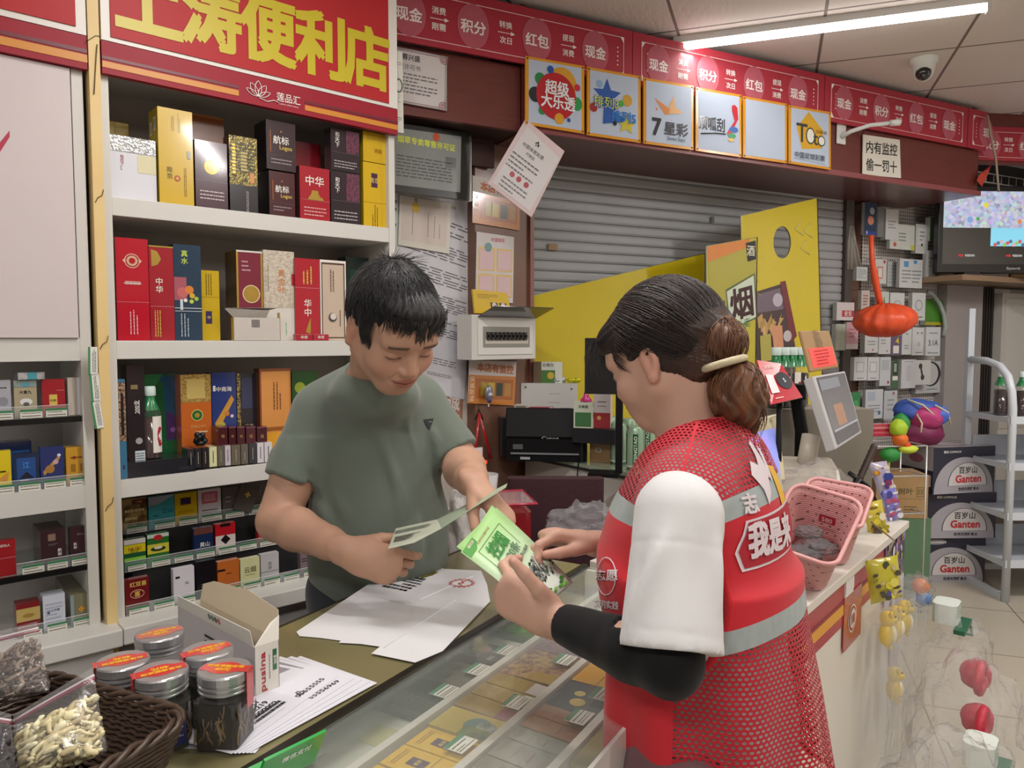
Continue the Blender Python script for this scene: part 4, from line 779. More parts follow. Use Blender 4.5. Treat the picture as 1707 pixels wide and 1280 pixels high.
mb.lines((.14, .0015, H_ - .03), .05, .02, 2, K_ and INK, X=(-1, 0, 0), seed=3); mb.build('front_flap', t, solid=.001)
MB().add([(0, -T_, H_), (L_, -T_, H_), (L_ + .005, -T_ - .008, H_ + .026), (L_ - .03, -T_ - .012, H_ + .038), (.12, -T_ - .015, H_ + .048), (.02, -T_ - .012, H_ + .040)], [(0, 1, 2, 3, 4, 5)], mcream).build('back_flap', t, solid=.001)
MB().add([(0, 0, H_), (0, -T_, H_), (.008, -T_ - .006, H_ + .036), (.012, -T_ + .008, H_ + .026)], [(0, 1, 2, 3)], mat('e0dcd2', .5)).build('end_flap', t, solid=.001)
JH = .107; MLID = mat('b8b8ba', .28, metal=.75); MLAB = gl('c22a26'); MSTK = mat('b8685c', .35)
def jar(u, v, label, a, body, faded=False, strap=1):
 p = atZ(u, v, .8605 + JH); p.z = .8605; t = empty('jar', p, a, label, 'jar', None); W2 = .032
 mb = MB(); mb.rbox(-W2, W2, -W2, W2, 0, .070, .008, clear('e8ece8', .025)); pr = [(.032, .070), (.030, .080), (.030, .092)]; mb.lathe(pr, clear('e8ece8', .025), 24); mb.build('glass_body', t)
 if body:
  rd = random.Random(u); mb = MB(); mb.rbox(-W2 + .003, W2 - .003, -W2 + .003, W2 - .003, .004, .066, .006, mat('1e1714', .6, var=.3, scale=120))
  for q in range(46):
   s = rd.choice((-1, 1)); f = rd.random() < .5; x0 = rd.uniform(-.026, .026); z0 = rd.uniform(.008, .03); pts = []
   for k in range(7):
    tt = k / 6; d = x0 + .007 * math.sin(tt * 3 + q) ; zz = z0 + tt * rd.uniform(.02, .042)
    pts.append((d, s * (W2 - .0028), min(zz, .068)) if f else (s * (W2 - .0028), d, min(zz, .068)))
   mb.tube(pts, [.0006 + .0012 * math.sin(PI * k / 6) for k in range(7)], mat(rd.choice(('6a543c', '4a3a2c', '7c664c', '2e241e')), .5), 5)
  o = mb.build('dried_strips', t); o['kind'] = 'stuff'
 pr = [(.0325, .079), (.0348, .0805), (.0348, .0825), (.0325, .084), (.0325, .0855), (.0350, .087), (.0350, .0895), (.0328, .091), (.0328, .093), (.0355, .0945), (.0355, .1045), (.0345, .1065), (.0335, JH), (.0, JH)]
 MB().lathe(pr, MLID, 40, False).build('lid', t)
 mb = MB(); z = JH + .0003; ml = MSTK if faded else MLAB; R = .0335
 mb.poly([(.024 * math.cos(k * PI / 12), .0185 * math.sin(k * PI / 12), z) for k in range(24)], ml)
 hw = .010; k_ = math.asin(hw / R); xe = R * math.cos(k_)
 mb.poly([(-xe, -hw, z + .0001), (xe, -hw, z + .0001), (xe, hw, z + .0001), (-xe, hw, z + .0001)], ml)
 if strap:
  s = strap; mb.box(min(s * .036, s * .0366), max(s * .036, s * .0366), -hw, hw, .055, JH + .0004, ml); mb.box(min(s * .033, s * .0366), max(s * .033, s * .0366), -hw, hw, JH, JH + .0006, ml)
 my = mat('e8b428', .4); mb.text('充值满额返现', (0, .0048, z + .0004), .0072, my, Y=(0, 1, 0), bold=.04, w=.052); mb.text('40元', (0, -.0055, z + .0004), .0095, my, Y=(0, 1, 0), bold=.05)
 mb.build('lid_label', t); return t
CA = FC.a - .50
jar(266, 1054, 'empty clear jar with a faded red lid label, farthest back of the jars', CA + .15, False, True, 0)
j2 = jar(204, 1100, 'leftmost jar of dark dried strips with a silver lid', CA + PI + .05, True)
j3 = jar(268, 1117, 'jar with a blue back label standing between the woven basket and front jar', CA + PI + .1, True)
jar(346, 1082, 'jar with red lid label beside the open white carton', CA + .15, True, strap=-1)
jar(374, 1113, 'front jar of dark dried strips with a red seal strap hanging right', CA - .62, True)
mb = MB(); mb.box(-.024, .024, .0326, .033, .012, .05, gl('1c2a6a')); mb.lines((0, .0332, .03), .04, .03, 5, mat('a8b0d8'), X=(-1, 0, 0)); mb.M = I4; mb.build('blue_label', j3)
K = atZ(325, 1193, .945); bl = atan = math.atan2(.41, -.91)
t = empty('woven_basket', Vector((K.x, K.y, .8605)), bl, 'dark brown woven basket at the lower left', 'basket')
def weave(nt, b, N, L):
 tc = N('ShaderNodeTexCoord'); sp = N('ShaderNodeSeparateXYZ'); L(tc.outputs['Object'], sp.inputs[0])
 s = mathn(N, L, 'ADD', sp.outputs[0], sp.outputs[1]); a = mathn(N, L, 'SINE', mathn(N, L, 'MULTIPLY', s, 420)); row_ = mathn(N, L, 'FLOOR', mathn(N, L, 'MULTIPLY', sp.outputs[2], 150))
 ph = mathn(N, L, 'MULTIPLY', mathn(N, L, 'MODULO', row_, 2), PI); a = mathn(N, L, 'SINE', mathn(N, L, 'ADD', mathn(N, L, 'MULTIPLY', s, 420), ph)); c = mathn(N, L, 'SINE', mathn(N, L, 'MULTIPLY', sp.outputs[2], 150 * 2 * PI))
 h = mathn(N, L, 'ADD', a, mathn(N, L, 'ABSOLUTE', c)); bp = N('ShaderNodeBump'); bp.inputs['Distance'].default_value = .004; bp.inputs['Strength'].default_value = 1.
 L(h, bp.inputs['Height']); L(bp.outputs[0], b.inputs['Normal']); b.inputs['Base Color'].default_value = (*lin('4c3c32'), 1); b.inputs['Roughness'].default_value = .45
MWV = nodemat('woven_rattan', weave)
BW, BD, BH = .30, .26, .085
def ring(e, z): # rounded rectangle rim, local x 0..BW, y 0..-BD  (y axis points away)
 P = []; r = .045; x0, x1, y0, y1 = -e, BW + e, -e, BD + e
 for cx, cy, a0 in ((x1 - r, y1 - r, 0), (x0 + r, y1 - r, PI / 2), (x0 + r, y0 + r, PI), (x1 - r, y0 + r, 1.5 * PI)):
  for i in range(7): P.append((cx + r * math.cos(a0 + PI / 12 * i), cy + r * math.sin(a0 + PI / 12 * i), z))
 return P
mb = MB(); rows = [ring(-.03 + .03 * (q / 10) ** .7, BH * q / 10) for q in range(11)]; n = len(rows[0])
mb.add([p for r_ in rows for p in r_], [(j * n + i, j * n + (i + 1) % n, (j + 1) * n + (i + 1) % n, (j + 1) * n + i) for j in range(10) for i in range(n)] + [tuple(range(n))], MWV, True)
mb.build('basket_wall', t, solid=.006)
mb = MB(); mr = mat('453529', .4)
for q in range(26):
 e = -.03 + .03 * ((q % 13) / 13) ** .7; P = ring(e - .004 if q < 13 else e + .004, BH * (q % 13 + .5) / 13)
 PP = []
 for i in range(len(P)):
  a, b_ = Vector(P[i]), Vector(P[(i + 1) % len(P)]); m_ = max(1, int((b_ - a).length / .012))
  for k in range(m_): PP.append(a.lerp(b_, k / m_))
 c0 = Vector((BW / 2, BD / 2, 0)); PP = [p + (p - c0).normalized() * (.0022 if (i + q) % 2 else -.0010) * (1 if q >= 13 else -1) for i, p in enumerate(PP)]
 mb.tube(PP, .0030, mr, 5, closed=True)
mb.build('weave', t)
mb = MB()
for s in range(3):
 P = ring(.0, BH); PP = []
 for i in range(len(P)):
  a, b_ = Vector(P[i]), Vector(P[(i + 1) % len(P)]); m_ = max(1, int((b_ - a).length / .012))
  for k in range(m_): PP.append(a.lerp(b_, k / m_))
 c0 = Vector((BW / 2, BD / 2, BH)); PP = [p + (p - c0).normalized() * .005 * math.cos(i * .9 + s * 2.1) + Vector((0, 0, .005 * math.sin(i * .9 + s * 2.1))) for i, p in enumerate(PP)]
 mb.tube(PP, .0040, mr, 6, closed=True)
mb.build('braided_rim', t)
def bag(px, Y0, Y1, label, strips, cols, thick=.03, n=160, zipc='8a3048', seed=3, flatw=1.):
 """zip bag whose four corners are seen at TL, TR, BR, BL"""
 TLc, TRc, BRc, BLc = [atY(u, v, Y) for (u, v), Y in zip(px, (Y1, Y1, Y0, Y0))]; c = (BLc + BRc) / 2
 t = empty('zip_bag', c, 0, label, 'bag')
 nn = (TRc - TLc).cross(BLc - TLc).normalized()
 if nn.y > 0: nn = -nn
 def S(a, b_, s):
  p = (BLc.lerp(BRc, a)).lerp(TLc.lerp(TRc, a), b_); k = math.sin(PI * a) ** .5 * max(0, (1 - b_)) ** .6 * (1 if b_ > .02 else .6)
  return p - c + nn * s * thick * k
 mb = MB(); cm = clear('f4f4f6', .07, .12, .25)
 mb.grid(lambda a, b_: tuple(S(a, b_, 1)), 16, 14, cm); mb.grid(lambda a, b_: tuple(S(a, b_, -1)), 16, 14, cm); mb.build('bag_film', t)
 for q, f in enumerate((.86, .90)): MB().tube([tuple(S(a / 8, f, .3)) for a in range(9)], .0014, mat(zipc if q == 0 else 'd8c8cc', .4), 5).build('zip_line', t)
 rd = random.Random(seed); mb = MB()
 for q in range(n):
  a, b_ = rd.uniform(.06, .94), rd.uniform(.02, strips) ; d = rd.uniform(-.8, .85); ln = rd.uniform(.1, .32); th = rd.uniform(0, PI); pts = []
  for k in range(6):
   tt = k / 5 - .5; aa = min(.96, max(.04, a + math.cos(th) * ln * tt + .03 * math.sin(k * 1.3 + q))); bb = min(strips + .04, max(.01, b_ + math.sin(th) * ln * tt * .8 + .02 * math.cos(k + q)))
   pts.append(tuple(S(aa, bb, d)))
  r = rd.uniform(.0012, .0032) * flatw; mb.tube(pts, [r * (.4 + .6 * math.sin(PI * (k + .5) / 6)) for k in range(6)], mat(rd.choice(cols), .55), 6)
 o = mb.build('dried_slices', t); o['kind'] = 'stuff'
 return t
bag([(22, 1192), (155, 1112), (177, 1252), (22, 1300)], .80, .84, 'clear zip bag of cream dried slices in the woven basket', .66, ('e0d8a8', 'd8cc9c', 'cfc090', 'e8e2bc', 'b8a880'), n=260, seed=5, flatw=1.5)
bag([(-40, 1062), (62, 1036), (82, 1150), (-40, 1180)], .92, .96, 'clear zip bag of brown dried strips behind the cream slices', .72, ('6e5c50', '7c6a5c', '5a483e', '8a7a6a'), n=260, seed=6, flatw=1.)
bag([(-60, 1170), (18, 1190), (26, 1300), (-60, 1310)], .76, .78, 'clear zip bag of dark pieces at the lower left corner', .85, ('2e2428', '3a3034', '1f1a1c'), n=120, seed=7, flatw=1.4)
# ================================================================== striped counter on the right
rc = empty('striped_counter', FR.w(.35, .25), FR.a, 'white counter with a red and yellow stripe along its front edge', 'counter')
def cr(mb, name, **k): return shift(mb, .35, .25, 0).build(name, rc, **k)
MCR = mat('d9d5c9', .35, var=.03, scale=4)
cr(MB().box(-.02, .955, -.014, .52, .838, .860, mat('d6d0c6', .4)), 'counter_top', bevel=.002)
cr(MB().box(.03, .945, 0, .50, .0, .838, MCR), 'body')
mb = MB().box(.0, .94, -.003, 0, .722, .836, gl('a42a34', .35, coat=.2)); mb.box(.0, .94, -.0045, -.003, .750, .775, mat('d89a30', .4)); mb.box(.0, .94, -.0045, -.003, .779, .786, mat('7a222c', .4)); cr(mb, 'stripe')
mb = MB().box(.305, .46, -.006, -.003, .655, .79, gl('a83a2c')); mb.box(.31, .38, -.0075, -.006, .80, .838, mat('d8d4d0', .5)); mb.box(.31, .38, -.0065, -.003, .79, .838, mat('d8d4d0', .5))
mb.disc((.375, -.0068, .722), .036, mat('d8cfc4', .4), 30); mb.disc((.375, -.0074, .722), .031, mat('a8242c', .4), 30); mb.disc((.375, -.0080, .722), .025, mat('d8cfc4', .4), 30); mb.text('18', (.375, -.0088, .722), .024, mat('a8242c', .4), bold=.04)
cr(mb, 'age_sticker')
mb = MB().box(.70, .94, -.006, -.003, .655, .836, gl('3a2f5c'));
rd = random.Random(4)
for q in range(46): mb.disc((rd.uniform(.72, .93), -.0068 - q * .00004, rd.uniform(.69, .825)), rd.uniform(.005, .016), gl(rd.choice(('8a6ac0', 'c8a8d8', 'd8c850', '5a4a9a', 'e8e0e8', 'b05a7a', '241c3c'))), 12)
mb.box(.70, .94, -.0066, -.006, .655, .70, mat('cfccd4', .4)); cr(mb, 'printed_panel')
cr(MB().box(.80, .94, -.006, -.003, .45, .66, mat('d0ccca', .5)), 'white_panel')
# ================================================================== things on the walls behind the man
def onwall(fr, px, y, name, label, cat, draw, col=PAPER, th=.004, group=None, **k):
 """a flat sheet on plane y of a frame whose corners are seen at TL, TR, BR, BL"""
 P = [fr.hit(u, v, y) for u, v in px]; cx = sum(p[0] for p in P) / 4; cz = sum(p[1] for p in P) / 4
 mb = MB(); q = [(p[0] - cx, p[1] - cz) for p in P]
 mb.add([(a, 0, b_) for a, b_ in q] + [(a, th, b_) for a, b_ in q], [(3, 2, 1, 0), (4, 5, 6, 7), (0, 1, 5, 4), (1, 2, 6, 5), (2, 3, 7, 6), (3, 0, 4, 7)], col)
 TLq, TRq, BRq, BLq = [Vector((a, 0, b_)) for a, b_ in q]
 def B_(fx, fz, e=.0006): return (BLq.lerp(BRq, fx)).lerp(TLq.lerp(TRq, fx), fz) + Vector((0, -e, 0))
 w = (TRq - TLq).length; h = (TLq - BLq).length; X = (BRq - BLq).normalized(); Z = (TLq - BLq).normalized()
 if draw: draw(mb, B_, w, h, X, Z)
 return mb.build(name, loc=fr.w(cx, y, cz), rz=fr.a, label=label, cat=cat, group=group)
def d_long(mb, B, w, h, X, Z):
 mb.text('广告发布登记表', B(.66, .965), .012, mat('8a5a5a'), X=X, Y=Z)
 for fz, n, s in ((.86, 5, 1), (.73, 6, 2), (.60, 6, 3), (.47, 7, 4), (.34, 7, 5)): mb.lines(B(.55, fz), w * .8, h * .09, n, mat('6a6870', .6), X=X, Y=Z, seed=s, th=.4, brk=3)
 mb.lines(B(.5, .17), w * .7, h * .04, 3, mat('6a6870', .6), X=X, Y=Z, seed=8); mb.lines(B(.66, .10), w * .3, h * .02, 2, mat('6a6870', .6), X=X, Y=Z, seed=9)
onwall(FS, [(650, 318), (792, 336), (774, 666), (640, 640)], .322, 'notice_sheet', 'long white printed notice hanging behind the man head', 'notice', d_long, mat('d2d2d8', .6))
onwall(FS, [(652, 318), (664, 320), (660, 520), (648, 520)], .318, 'notice_sheet', 'narrow pale green notice strip beside the cabinet edge', 'notice', lambda mb, B, w, h, X, Z: mb.lines(B(.5, .5), w * .6, h * .9, 14, mat('4a6a5a'), X=X, Y=Z), mat('c4d0c8', .6))
def d_cream(mb, B, w, h, X, Z):
 mb.poly([tuple(B(*p)) for p in ((.05, .12), (.93, .12), (.93, .97), (.05, .97))], mat('d8ccc4', .6)); mb.disc(B(.3, .8, .001), .02, mat('e0c050'), 20, X=X, Y=Z); mb.text('爱', B(.3, .95, .001), .016, K_ and INK, X=X, Y=Z)
 for fx in (.25, .55, .68, .78): mb.lines(B(fx, .5, .001), h * .5, .006, 1, mat('5a5450'), X=Z, Y=-X, seed=int(fx * 100), brk=8)
onwall(FS, [(667, 325), (752, 340), (749, 423), (664, 408)], .312, 'certificate', 'cream certificate in a pale frame pinned over the long notice', 'certificate', d_cream, mat('dcd8cc', .5), th=.008)
def d_lic(mb, B, w, h, X, Z):
 mb.poly([tuple(B(*p)) for p in ((.0, .10), (.86, .10), (.86, .93), (.0, .93))], mat('8e9492', .1, coat=.6)); my = mat('d8e03c', .4)
 mb.text('烟草专卖零售许可证', B(.42, .76, .001), .026, my, X=X, Y=Z, bold=.03, w=w * .72); mb.disc(B(.53, .87, .001), .016, gl('c8502c'), 20, X=X, Y=Z)
 mb.lines(B(.4, .38, .001), w * .7, h * .34, 7, mat('4c524e'), X=X, Y=Z, seed=5); mb.poly([tuple(B(*p, .001)) for p in ((.66, .44), (.80, .44), (.80, .60), (.66, .60))], mat('5a605e', .2))
onwall(FS, [(655, 204), (786, 222), (784, 334), (652, 318)], .20, 'licence_frame', 'black framed licence with yellow title leaning out above the notices', 'frame', d_lic, mat('22221f', .3), th=.022)
MB().box(0, .012, 0, .024, 0, .26, mat('d4d4d0', .4)).build('frame_edge', bpy.data.objects['licence_frame']).location = (.176, .0, -.128)
def d_auth(mb, B, w, h, X, Z):
 mg = mat('a83a4c', .5); mb.text('芙蓉兴盛', B(.32, .86), .022, INK, X=X, Y=Z, bold=.02); mb.text('授权许可书', B(.30, .68), .02, mat('4a4648'), X=X, Y=Z)
 mb.lines(B(.45, .38), w * .75, h * .4, 6, mat('6a6668'), X=X, Y=Z, seed=7)
 for a in ((.94, .06), (.94, .94), (.06, .06), (.06, .94)):
  for r in (.016, .010, .005): mb.tube([tuple(B(*a, .001) + (X * math.cos(t) + Z * math.sin(t)) * r) for t in [k * PI / 6 for k in range(12)]], .0012, mg, 4, closed=True)
 for p, q in (((.03, .12), (.03, .88)), ((.97, .12), (.97, .88)), ((.12, .03), (.88, .03)), ((.12, .97), (.88, .97))): mb.tube([tuple(B(*p)), tuple(B(*q))], .0009, mg, 4)
 mb.tube([tuple(B(0, 0)), tuple(B(1, 0)), tuple(B(1, 1)), tuple(B(0, 1))], .004, mat('c8c4c8', .3), 6, closed=True)
onwall(FB, [(648, 76), (746, 96), (744, 184), (648, 167)], -.445, 'certificate', 'white authorisation certificate with red corner scrolls on the bulkhead', 'certificate', d_auth, mat('d4cfce', .4), th=.006)
def d_strip(mb, B, w, h, X, Z):
 mb.tube([tuple(B(.55 + .35 * math.cos(t), .58 + .08 * math.sin(t))) for t in [k * PI / 8 for k in range(16)]], .003, mat('6a706a'), 4, closed=True)
 mb.lines(B(.5, .16), w * .7, h * .07, 3, mat('4a6a58'), X=X, Y=Z); mb.lines(B(.5, .85), w * .7, h * .05, 2, mat('8a8a84'), X=X, Y=Z); mb.lines(B(.5, .42), w * .5, h * .12, 4, mat('9a9a94'), X=X, Y=Z)
onwall(FS, [(656, 84), (671, 87), (673, 222), (656, 219)], .0, 'paper_strip', 'narrow white printed strip at the right edge of the shop sign', 'strip', d_strip, mat('cfcfc6', .5))
P = [atY(u, v, 2.98) for u, v in ((876, 198), (941, 252), (886, 362), (813, 306))]; c = sum(P, Vector()) / 4
mb = MB(); q = [p - c for p in P]; nn = Vector((0, .012, 0)); mb.add([tuple(p) for p in q] + [tuple(p + nn) for p in q], [(3, 2, 1, 0), (4, 5, 6, 7), (0, 1, 5, 4), (1, 2, 6, 5), (2, 3, 7, 6), (3, 0, 4, 7)], mat('d4bebe', .4))
X, Z = (q[2] - q[3]), (q[0] - q[3])
def B_(a, b_, e=.001): return q[3] + X * a + Z * b_ + Vector((0, -e, 0))
mb.poly([tuple(B_(*p)) for p in ((.06, .05), (.92, .05), (.90, .86), (.10, .93))], mat('d8d4d4', .45)); Xn, Zn = X.normalized(), Z.normalized(); mb.text('中国体育彩票', B_(.42, .72, .002), .016, INK, X=Xn, Y=Zn); mb.text('代销证', B_(.42, .64, .002), .013, INK, X=Xn, Y=Zn)
mb.tube([tuple(B_(*p, .002)) for p in ((.38, .82), (.42, .86), (.46, .80))], .002, INK, 4); mb.tube([tuple(B_(*p, .002)) for p in ((.42, .86), (.40, .79), (.47, .83))], .0015, INK, 4)
mb.lines(B_(.40, .46, .002), .13, .07, 4, mat('6a6668'), X=Xn, Y=Zn)
for a in (.30, .45, .62): mb.disc(B_(a, .30, .002), .011, gl('b03048'), 16, X=Xn, Y=Zn)
mb.lines(B_(.45, .15, .002), .12, .05, 3, mat('7a7678'), X=Xn, Y=Zn); mb.build('framed_licence', loc=c, label='white framed licence hanging crooked at the shutter corner', cat='frame')
def d_mon(mb, B, w, h, X, Z):
 mb.poly([tuple(B(*p)) for p in ((.0, .0), (1, .0), (1, .66), (.0, .66))], gl('c47a34')); mb.poly([tuple(B(*p, .0008)) for p in ((.14, .12), (.95, .12), (.95, .58), (.14, .58))], gl('a8602c'))
 mb.text('本店有监控', B(.55, .83), h * .2, mat('c06a2c', .5), X=X, Y=Z, bold=.04, w=w * .78); mb.vtext('保诚防盗', B(.07, .34, .001), h * .13, mat('e8d8c8'), X=X, Y=Z)
 for a, b_, cc_ in ((.25, .4, 'a8943c'), (.38, .54, 'c0a83c'), (.58, .72, '2c3a30'), (.76, .9, 'b08040')): mb.poly([tuple(B(*p, .0012)) for p in ((a, .2), (b_, .2), (b_, .5), (a, .5))], gl(cc_))
onwall(FS, [(788, 292), (867, 312), (866, 384), (788, 371)], .262, 'monitor_poster', 'orange surveillance poster high on the wooden pilaster', 'poster', d_mon, mat('d4ccc8', .5))
onwall(FS, [(783, 600), (861, 603), (857, 676), (780, 672)], .262, 'monitor_poster', 'orange surveillance poster reading 本店有监控 below the breaker box', 'poster', d_mon, mat('d4ccc8', .5))
def d_club(mb, B, w, h, X, Z):
 mb.text('中国体彩', B(.56, .92), .018, gl('b03a44'), X=X, Y=Z, bold=.02)
 for i in range(2):
  for j in range(2): mb.poly([tuple(B(*p)) for p in ((.05 + i * .48, .08 + j * .38), (.48 + i * .48, .08 + j * .38), (.48 + i * .48, .42 + j * .38), (.05 + i * .48, .42 + j * .38))], gl('d8b468')); mb.poly([tuple(B(*p, .001)) for p in ((.09 + i * .48, .10 + j * .38), (.44 + i * .48, .10 + j * .38), (.44 + i * .48, .39 + j * .38), (.09 + i * .48, .39 + j * .38))], mat('d8bcc0', .5))
 mb.disc(B(.3, .8, .002), .02, gl('5a8a8c'), 12, X=X, Y=Z)
onwall(FS, [(795, 386), (857, 395), (855, 505), (793, 505)], .262, 'notice_board', 'white board with four pink cards in yellow frames on the pilaster', 'board', d_club, mat('d0cccc', .5))
def d_yel(mb, B, w, h, X, Z):
 for a in (.55, .8): mb.poly([tuple(B(*p)) for p in ((a - .1, .1), (a + .1, .1), (a + .1, .5), (a - .1, .5))], gl('3a3020')); mb.disc(B(a, .38, .001), .012, gl('d8d0c0'), 12, X=X, Y=Z)
 mb.lines(B(.4, .75), w * .6, h * .2, 3, mat('8a7420'), X=X, Y=Z)
onwall(FS, [(788, 482), (845, 488), (853, 524), (792, 522)], .235, 'booklet', 'yellow booklet standing on the breaker box', 'booklet', d_yel, gl('d8b41c'), th=.01)
def d_xin(mb, B, w, h, X, Z): mb.vtext('诚信经', B(.5, .6), w * .62, mat('e8ded8'), X=X, Y=Z, bold=.03)
onwall(FS, [(742, 655), (772, 662), (768, 760), (740, 756)], .324, 'wall_poster', 'tan wall strip with white characters behind the man arm', 'poster', d_xin, mat('a87c64', .5))
bx0, bz1 = FS.hit(783, 524, .16); bx1, bz0 = FS.hit(890, 598, .16); bx0b = FS.hit(781, 600, .16)[0]
t = empty('breaker_box', FS.w((bx0 + bx1) / 2 + .01, .16, bz0), FS.a, 'white circuit breaker box with its dark cover lifted open', 'breaker box'); w, h = bx1 - bx0, bz1 - bz0; mwb = mat('d4d2cc', .35)
mb = MB(); mb.box(-w / 2, w / 2, 0, .10, 0, h, mwb, skip=''); mb.box(-w / 2 + .03, w / 2 - .02, -.004, 0, .02, h - .02, mat('dddbd6', .3)); mb.build('case', t, bevel=.006)
mb = MB(); mb.box(-w / 2 + .055, w / 2 - .04, -.006, -.0035, h * .28, h * .74, mat('8e8c84', .4)); mb.box(-w / 2 + .065, w / 2 - .05, -.0072, -.006, h * .36, h * .46, mat('c8c4b8', .4)); mb.build('window_recess', t)
for i in range(10):
 x = -w / 2 + .08 + i * (w - .15) / 9; mb = MB(); mb.box(x - .008, x + .008, -.014, -.006, h * .44, h * .62, mat('2a2624', .3)); mb.box(x - .004, x + .004, -.022, -.014, h * .50, h * .56, mat('18181a', .3)); mb.build('breaker_switch', t)
mb = MB(); mb.M = TR(0, -.004, h - .01) @ RX(-.35); mb.box(-w / 2 + .03, w / 2 + .0, -.115, 0, 0, .004, mat('2c2e32', .12, coat=.6)); mb.M = I4; mb.build('lifted_cover', t)
px_, pz_ = FS.hit(812, 655, .25); mb = MB(); mb.sphere((0, -.012, 0), (.022, .012, .034), mat('8a8a98', .3, metal=.4), 12, 10); mb.sphere((.0, -.02, -.006), (.012, .01, .010), mat('c8c8cc', .3), 10, 8); mb.sphere((0, -.016, -.028), (.012, .008, .014), mat('4a4a78', .3), 10, 8); mb.cbox((0, -.01, -.052), (.004, .004, .012), mat('e0e0e0', .3))
mb.build('hanging_ornament', loc=FS.w(px_, .25, pz_), rz=FS.a, label='silver mask shaped ornament in clear wrap hanging on the pilaster', cat='ornament')
t = empty('red_scissors', FS.w(*[FS.hit(802, 700, .22)[0], .235], FS.hit(802, 700, .22)[1]), FS.a, 'long red handled tool hanging open below the ornament', 'tool')
for s, x1 in ((-1, -.04), (1, .055)): MB().tube([(0, 0, .03), (x1 * .5, -.01, -.08), (x1, -.01, -.17)], [.005, .007, .008], gl('a81c24'), 8).build('handle', t)
MB().tube([(-.02, 0, .0), (0, 0, .045), (.02, 0, .0)], .004, BLACK, 6).build('loop', t)
mb = MB(); x, z = FS.hit(800, 755, .15); mb.box(-.022, .022, 0, .01, -.02, .02, mat('dadada', .4)); mb.build('small_carton', loc=FS.w(x, .16, z), rz=FS.a, label='little white box wedged between the red tool handles', cat='box')
x, z = FS.hit(804, 772, .12); MB().rbox(-.035, .035, -.01, .012, -.006, .006, .004, mat('ff3020', emit=2.)).build('indicator_light', loc=FS.w(x, .14, z), rz=FS.a, label='small glowing red indicator light near the tool', cat='light')
# ================================================================== lottery signs on the bulkhead
def lotto(u0, u1, vt0, vb0, vt1, vb1, draw, label):
 def f(mb, B, w, h, X, Z):
  mb.poly([tuple(B(*p)) for p in ((.05, .04), (.95, .04), (.95, .96), (.05, .96))], mat('b8c6da', .55, spec=.25)); draw(mb, B, w, h, X, Z)
  for p in ((.03, .97), (.97, .97), (.03, .03), (.97, .03)): mb.disc(B(*p, .001), .004, INK, 8, X=X, Y=Z)
 onwall(FB, [(u0, vt0), (u1, vt1), (u1, vb1), (u0, vb0)], -.482, 'lottery_sign', label, 'sign', f, gl('dd9a28'), th=.008)
def D(mb, B, X, Z, items, w):
 e = .001
 for k, *a in items:
  e += .0003
  if k == 'c': mb.disc(B(a[0], a[1], e), a[2] * w, M_(a[3]), 30, X=X, Y=Z, ry=(a[4] * w if len(a) > 4 else None))
  elif k == 't': mb.text(a[0], B(a[1], a[2], e), a[3] * w, M_(a[4]), X=X, Y=Z, bold=a[5] if len(a) > 5 else .03, w=(a[6] * w if len(a) > 6 else None)); e += .0002
  elif k == 'p': mb.poly([tuple(B(p[0], p[1], e)) for p in a[0]], M_(a[1]))
  elif k == 'k': mb.tube([tuple(B(p[0], p[1], e)) for p in a[0]], a[1], M_(a[2]), 5)
def star(cx, cz, r, k=.45, rot=0, asp=1.): return [(cx + r * (1 if i % 2 == 0 else k) * math.sin(rot + i * PI / 5), cz + asp * r * (1 if i % 2 == 0 else k) * math.cos(rot + i * PI / 5)) for i in range(10)]
WH = 'e8ecf0'
lotto(876, 974, 93, 207, 110, 223, lambda mb, B, w, h, X, Z: D(mb, B, X, Z, [('c', .62, .68, .24, 'd8a030'), ('c', .24, .70, .09, '2a8a4c'), ('c', .16, .46, .11, '263038'), ('c', .86, .42, .10, '2a9a50'), ('c', .27, .24, .06, '2a8a4c'), ('c', .51, .48, .34, 'b8202c'), ('c', .56, .16, .08, 'd8a030'), ('c', .41, .86, .055, '2454a8'), ('c', .87, .66, .05, 'c8283c'), ('c', .72, .16, .03, '2a50a0'), ('t', '超级', .52, .60, .2, WH, .03, .4), ('t', '大乐透', .54, .40, .2, WH, .03, .58)], w), 'square lottery sign 超级大乐透 with a red circle, leftmost of six')
lotto(979, 1068, 111, 225, 127, 238, lambda mb, B, w, h, X, Z: D(mb, B, X, Z, [('p', star(.36, .62, .27, asp=.95), '2c5cb0'), ('c', .22, .78, .06, '8ab0d8'), ('c', .74, .60, .09, 'd0a440'), ('c', .11, .42, .07, 'a03034'), ('c', .62, .54, .05, '4ab04c'), ('p', star(.72, .24, .2, asp=.8), 'd0c43c'), ('p', [(.28, .2), (.3, .5), (.7, .3), (.62, .26)], '2c5cb0'), ('c', .5, .23, .035, '1c2028'), ('t', '排列3', .34, .52, .17, '2a50a8', .06, .46), ('t', '排列3', .34, .52, .17, 'c8d840', .01, .46), ('t', '排列5', .66, .34, .17, '2a7ac8', .04, .46)], w), 'square lottery sign with a blue star reading 排列3 排列5')
lotto(1073, 1156, 129, 239, 143, 250, lambda mb, B, w, h, X, Z: D(mb, B, X, Z, [('p', [(.2, .72), (.42, .48), (.55, .52), (.52, .58)], 'd88a4a'), ('p', [(.5, .5), (.8, .55), (.62, .62), (.6, .8), (.5, .64)], 'e0b078'), ('c', .25, .55, .02, 'd88a4a'), ('t', '7', .25, .28, .26, '23262c', .05), ('t', '星彩', .64, .28, .2, '2c3038', .03, .48), ('t', 'Seven Stars', .64, .13, .06, '3a4a68', .01, .36)], w), 'square lottery sign 7星彩 with an orange splash')
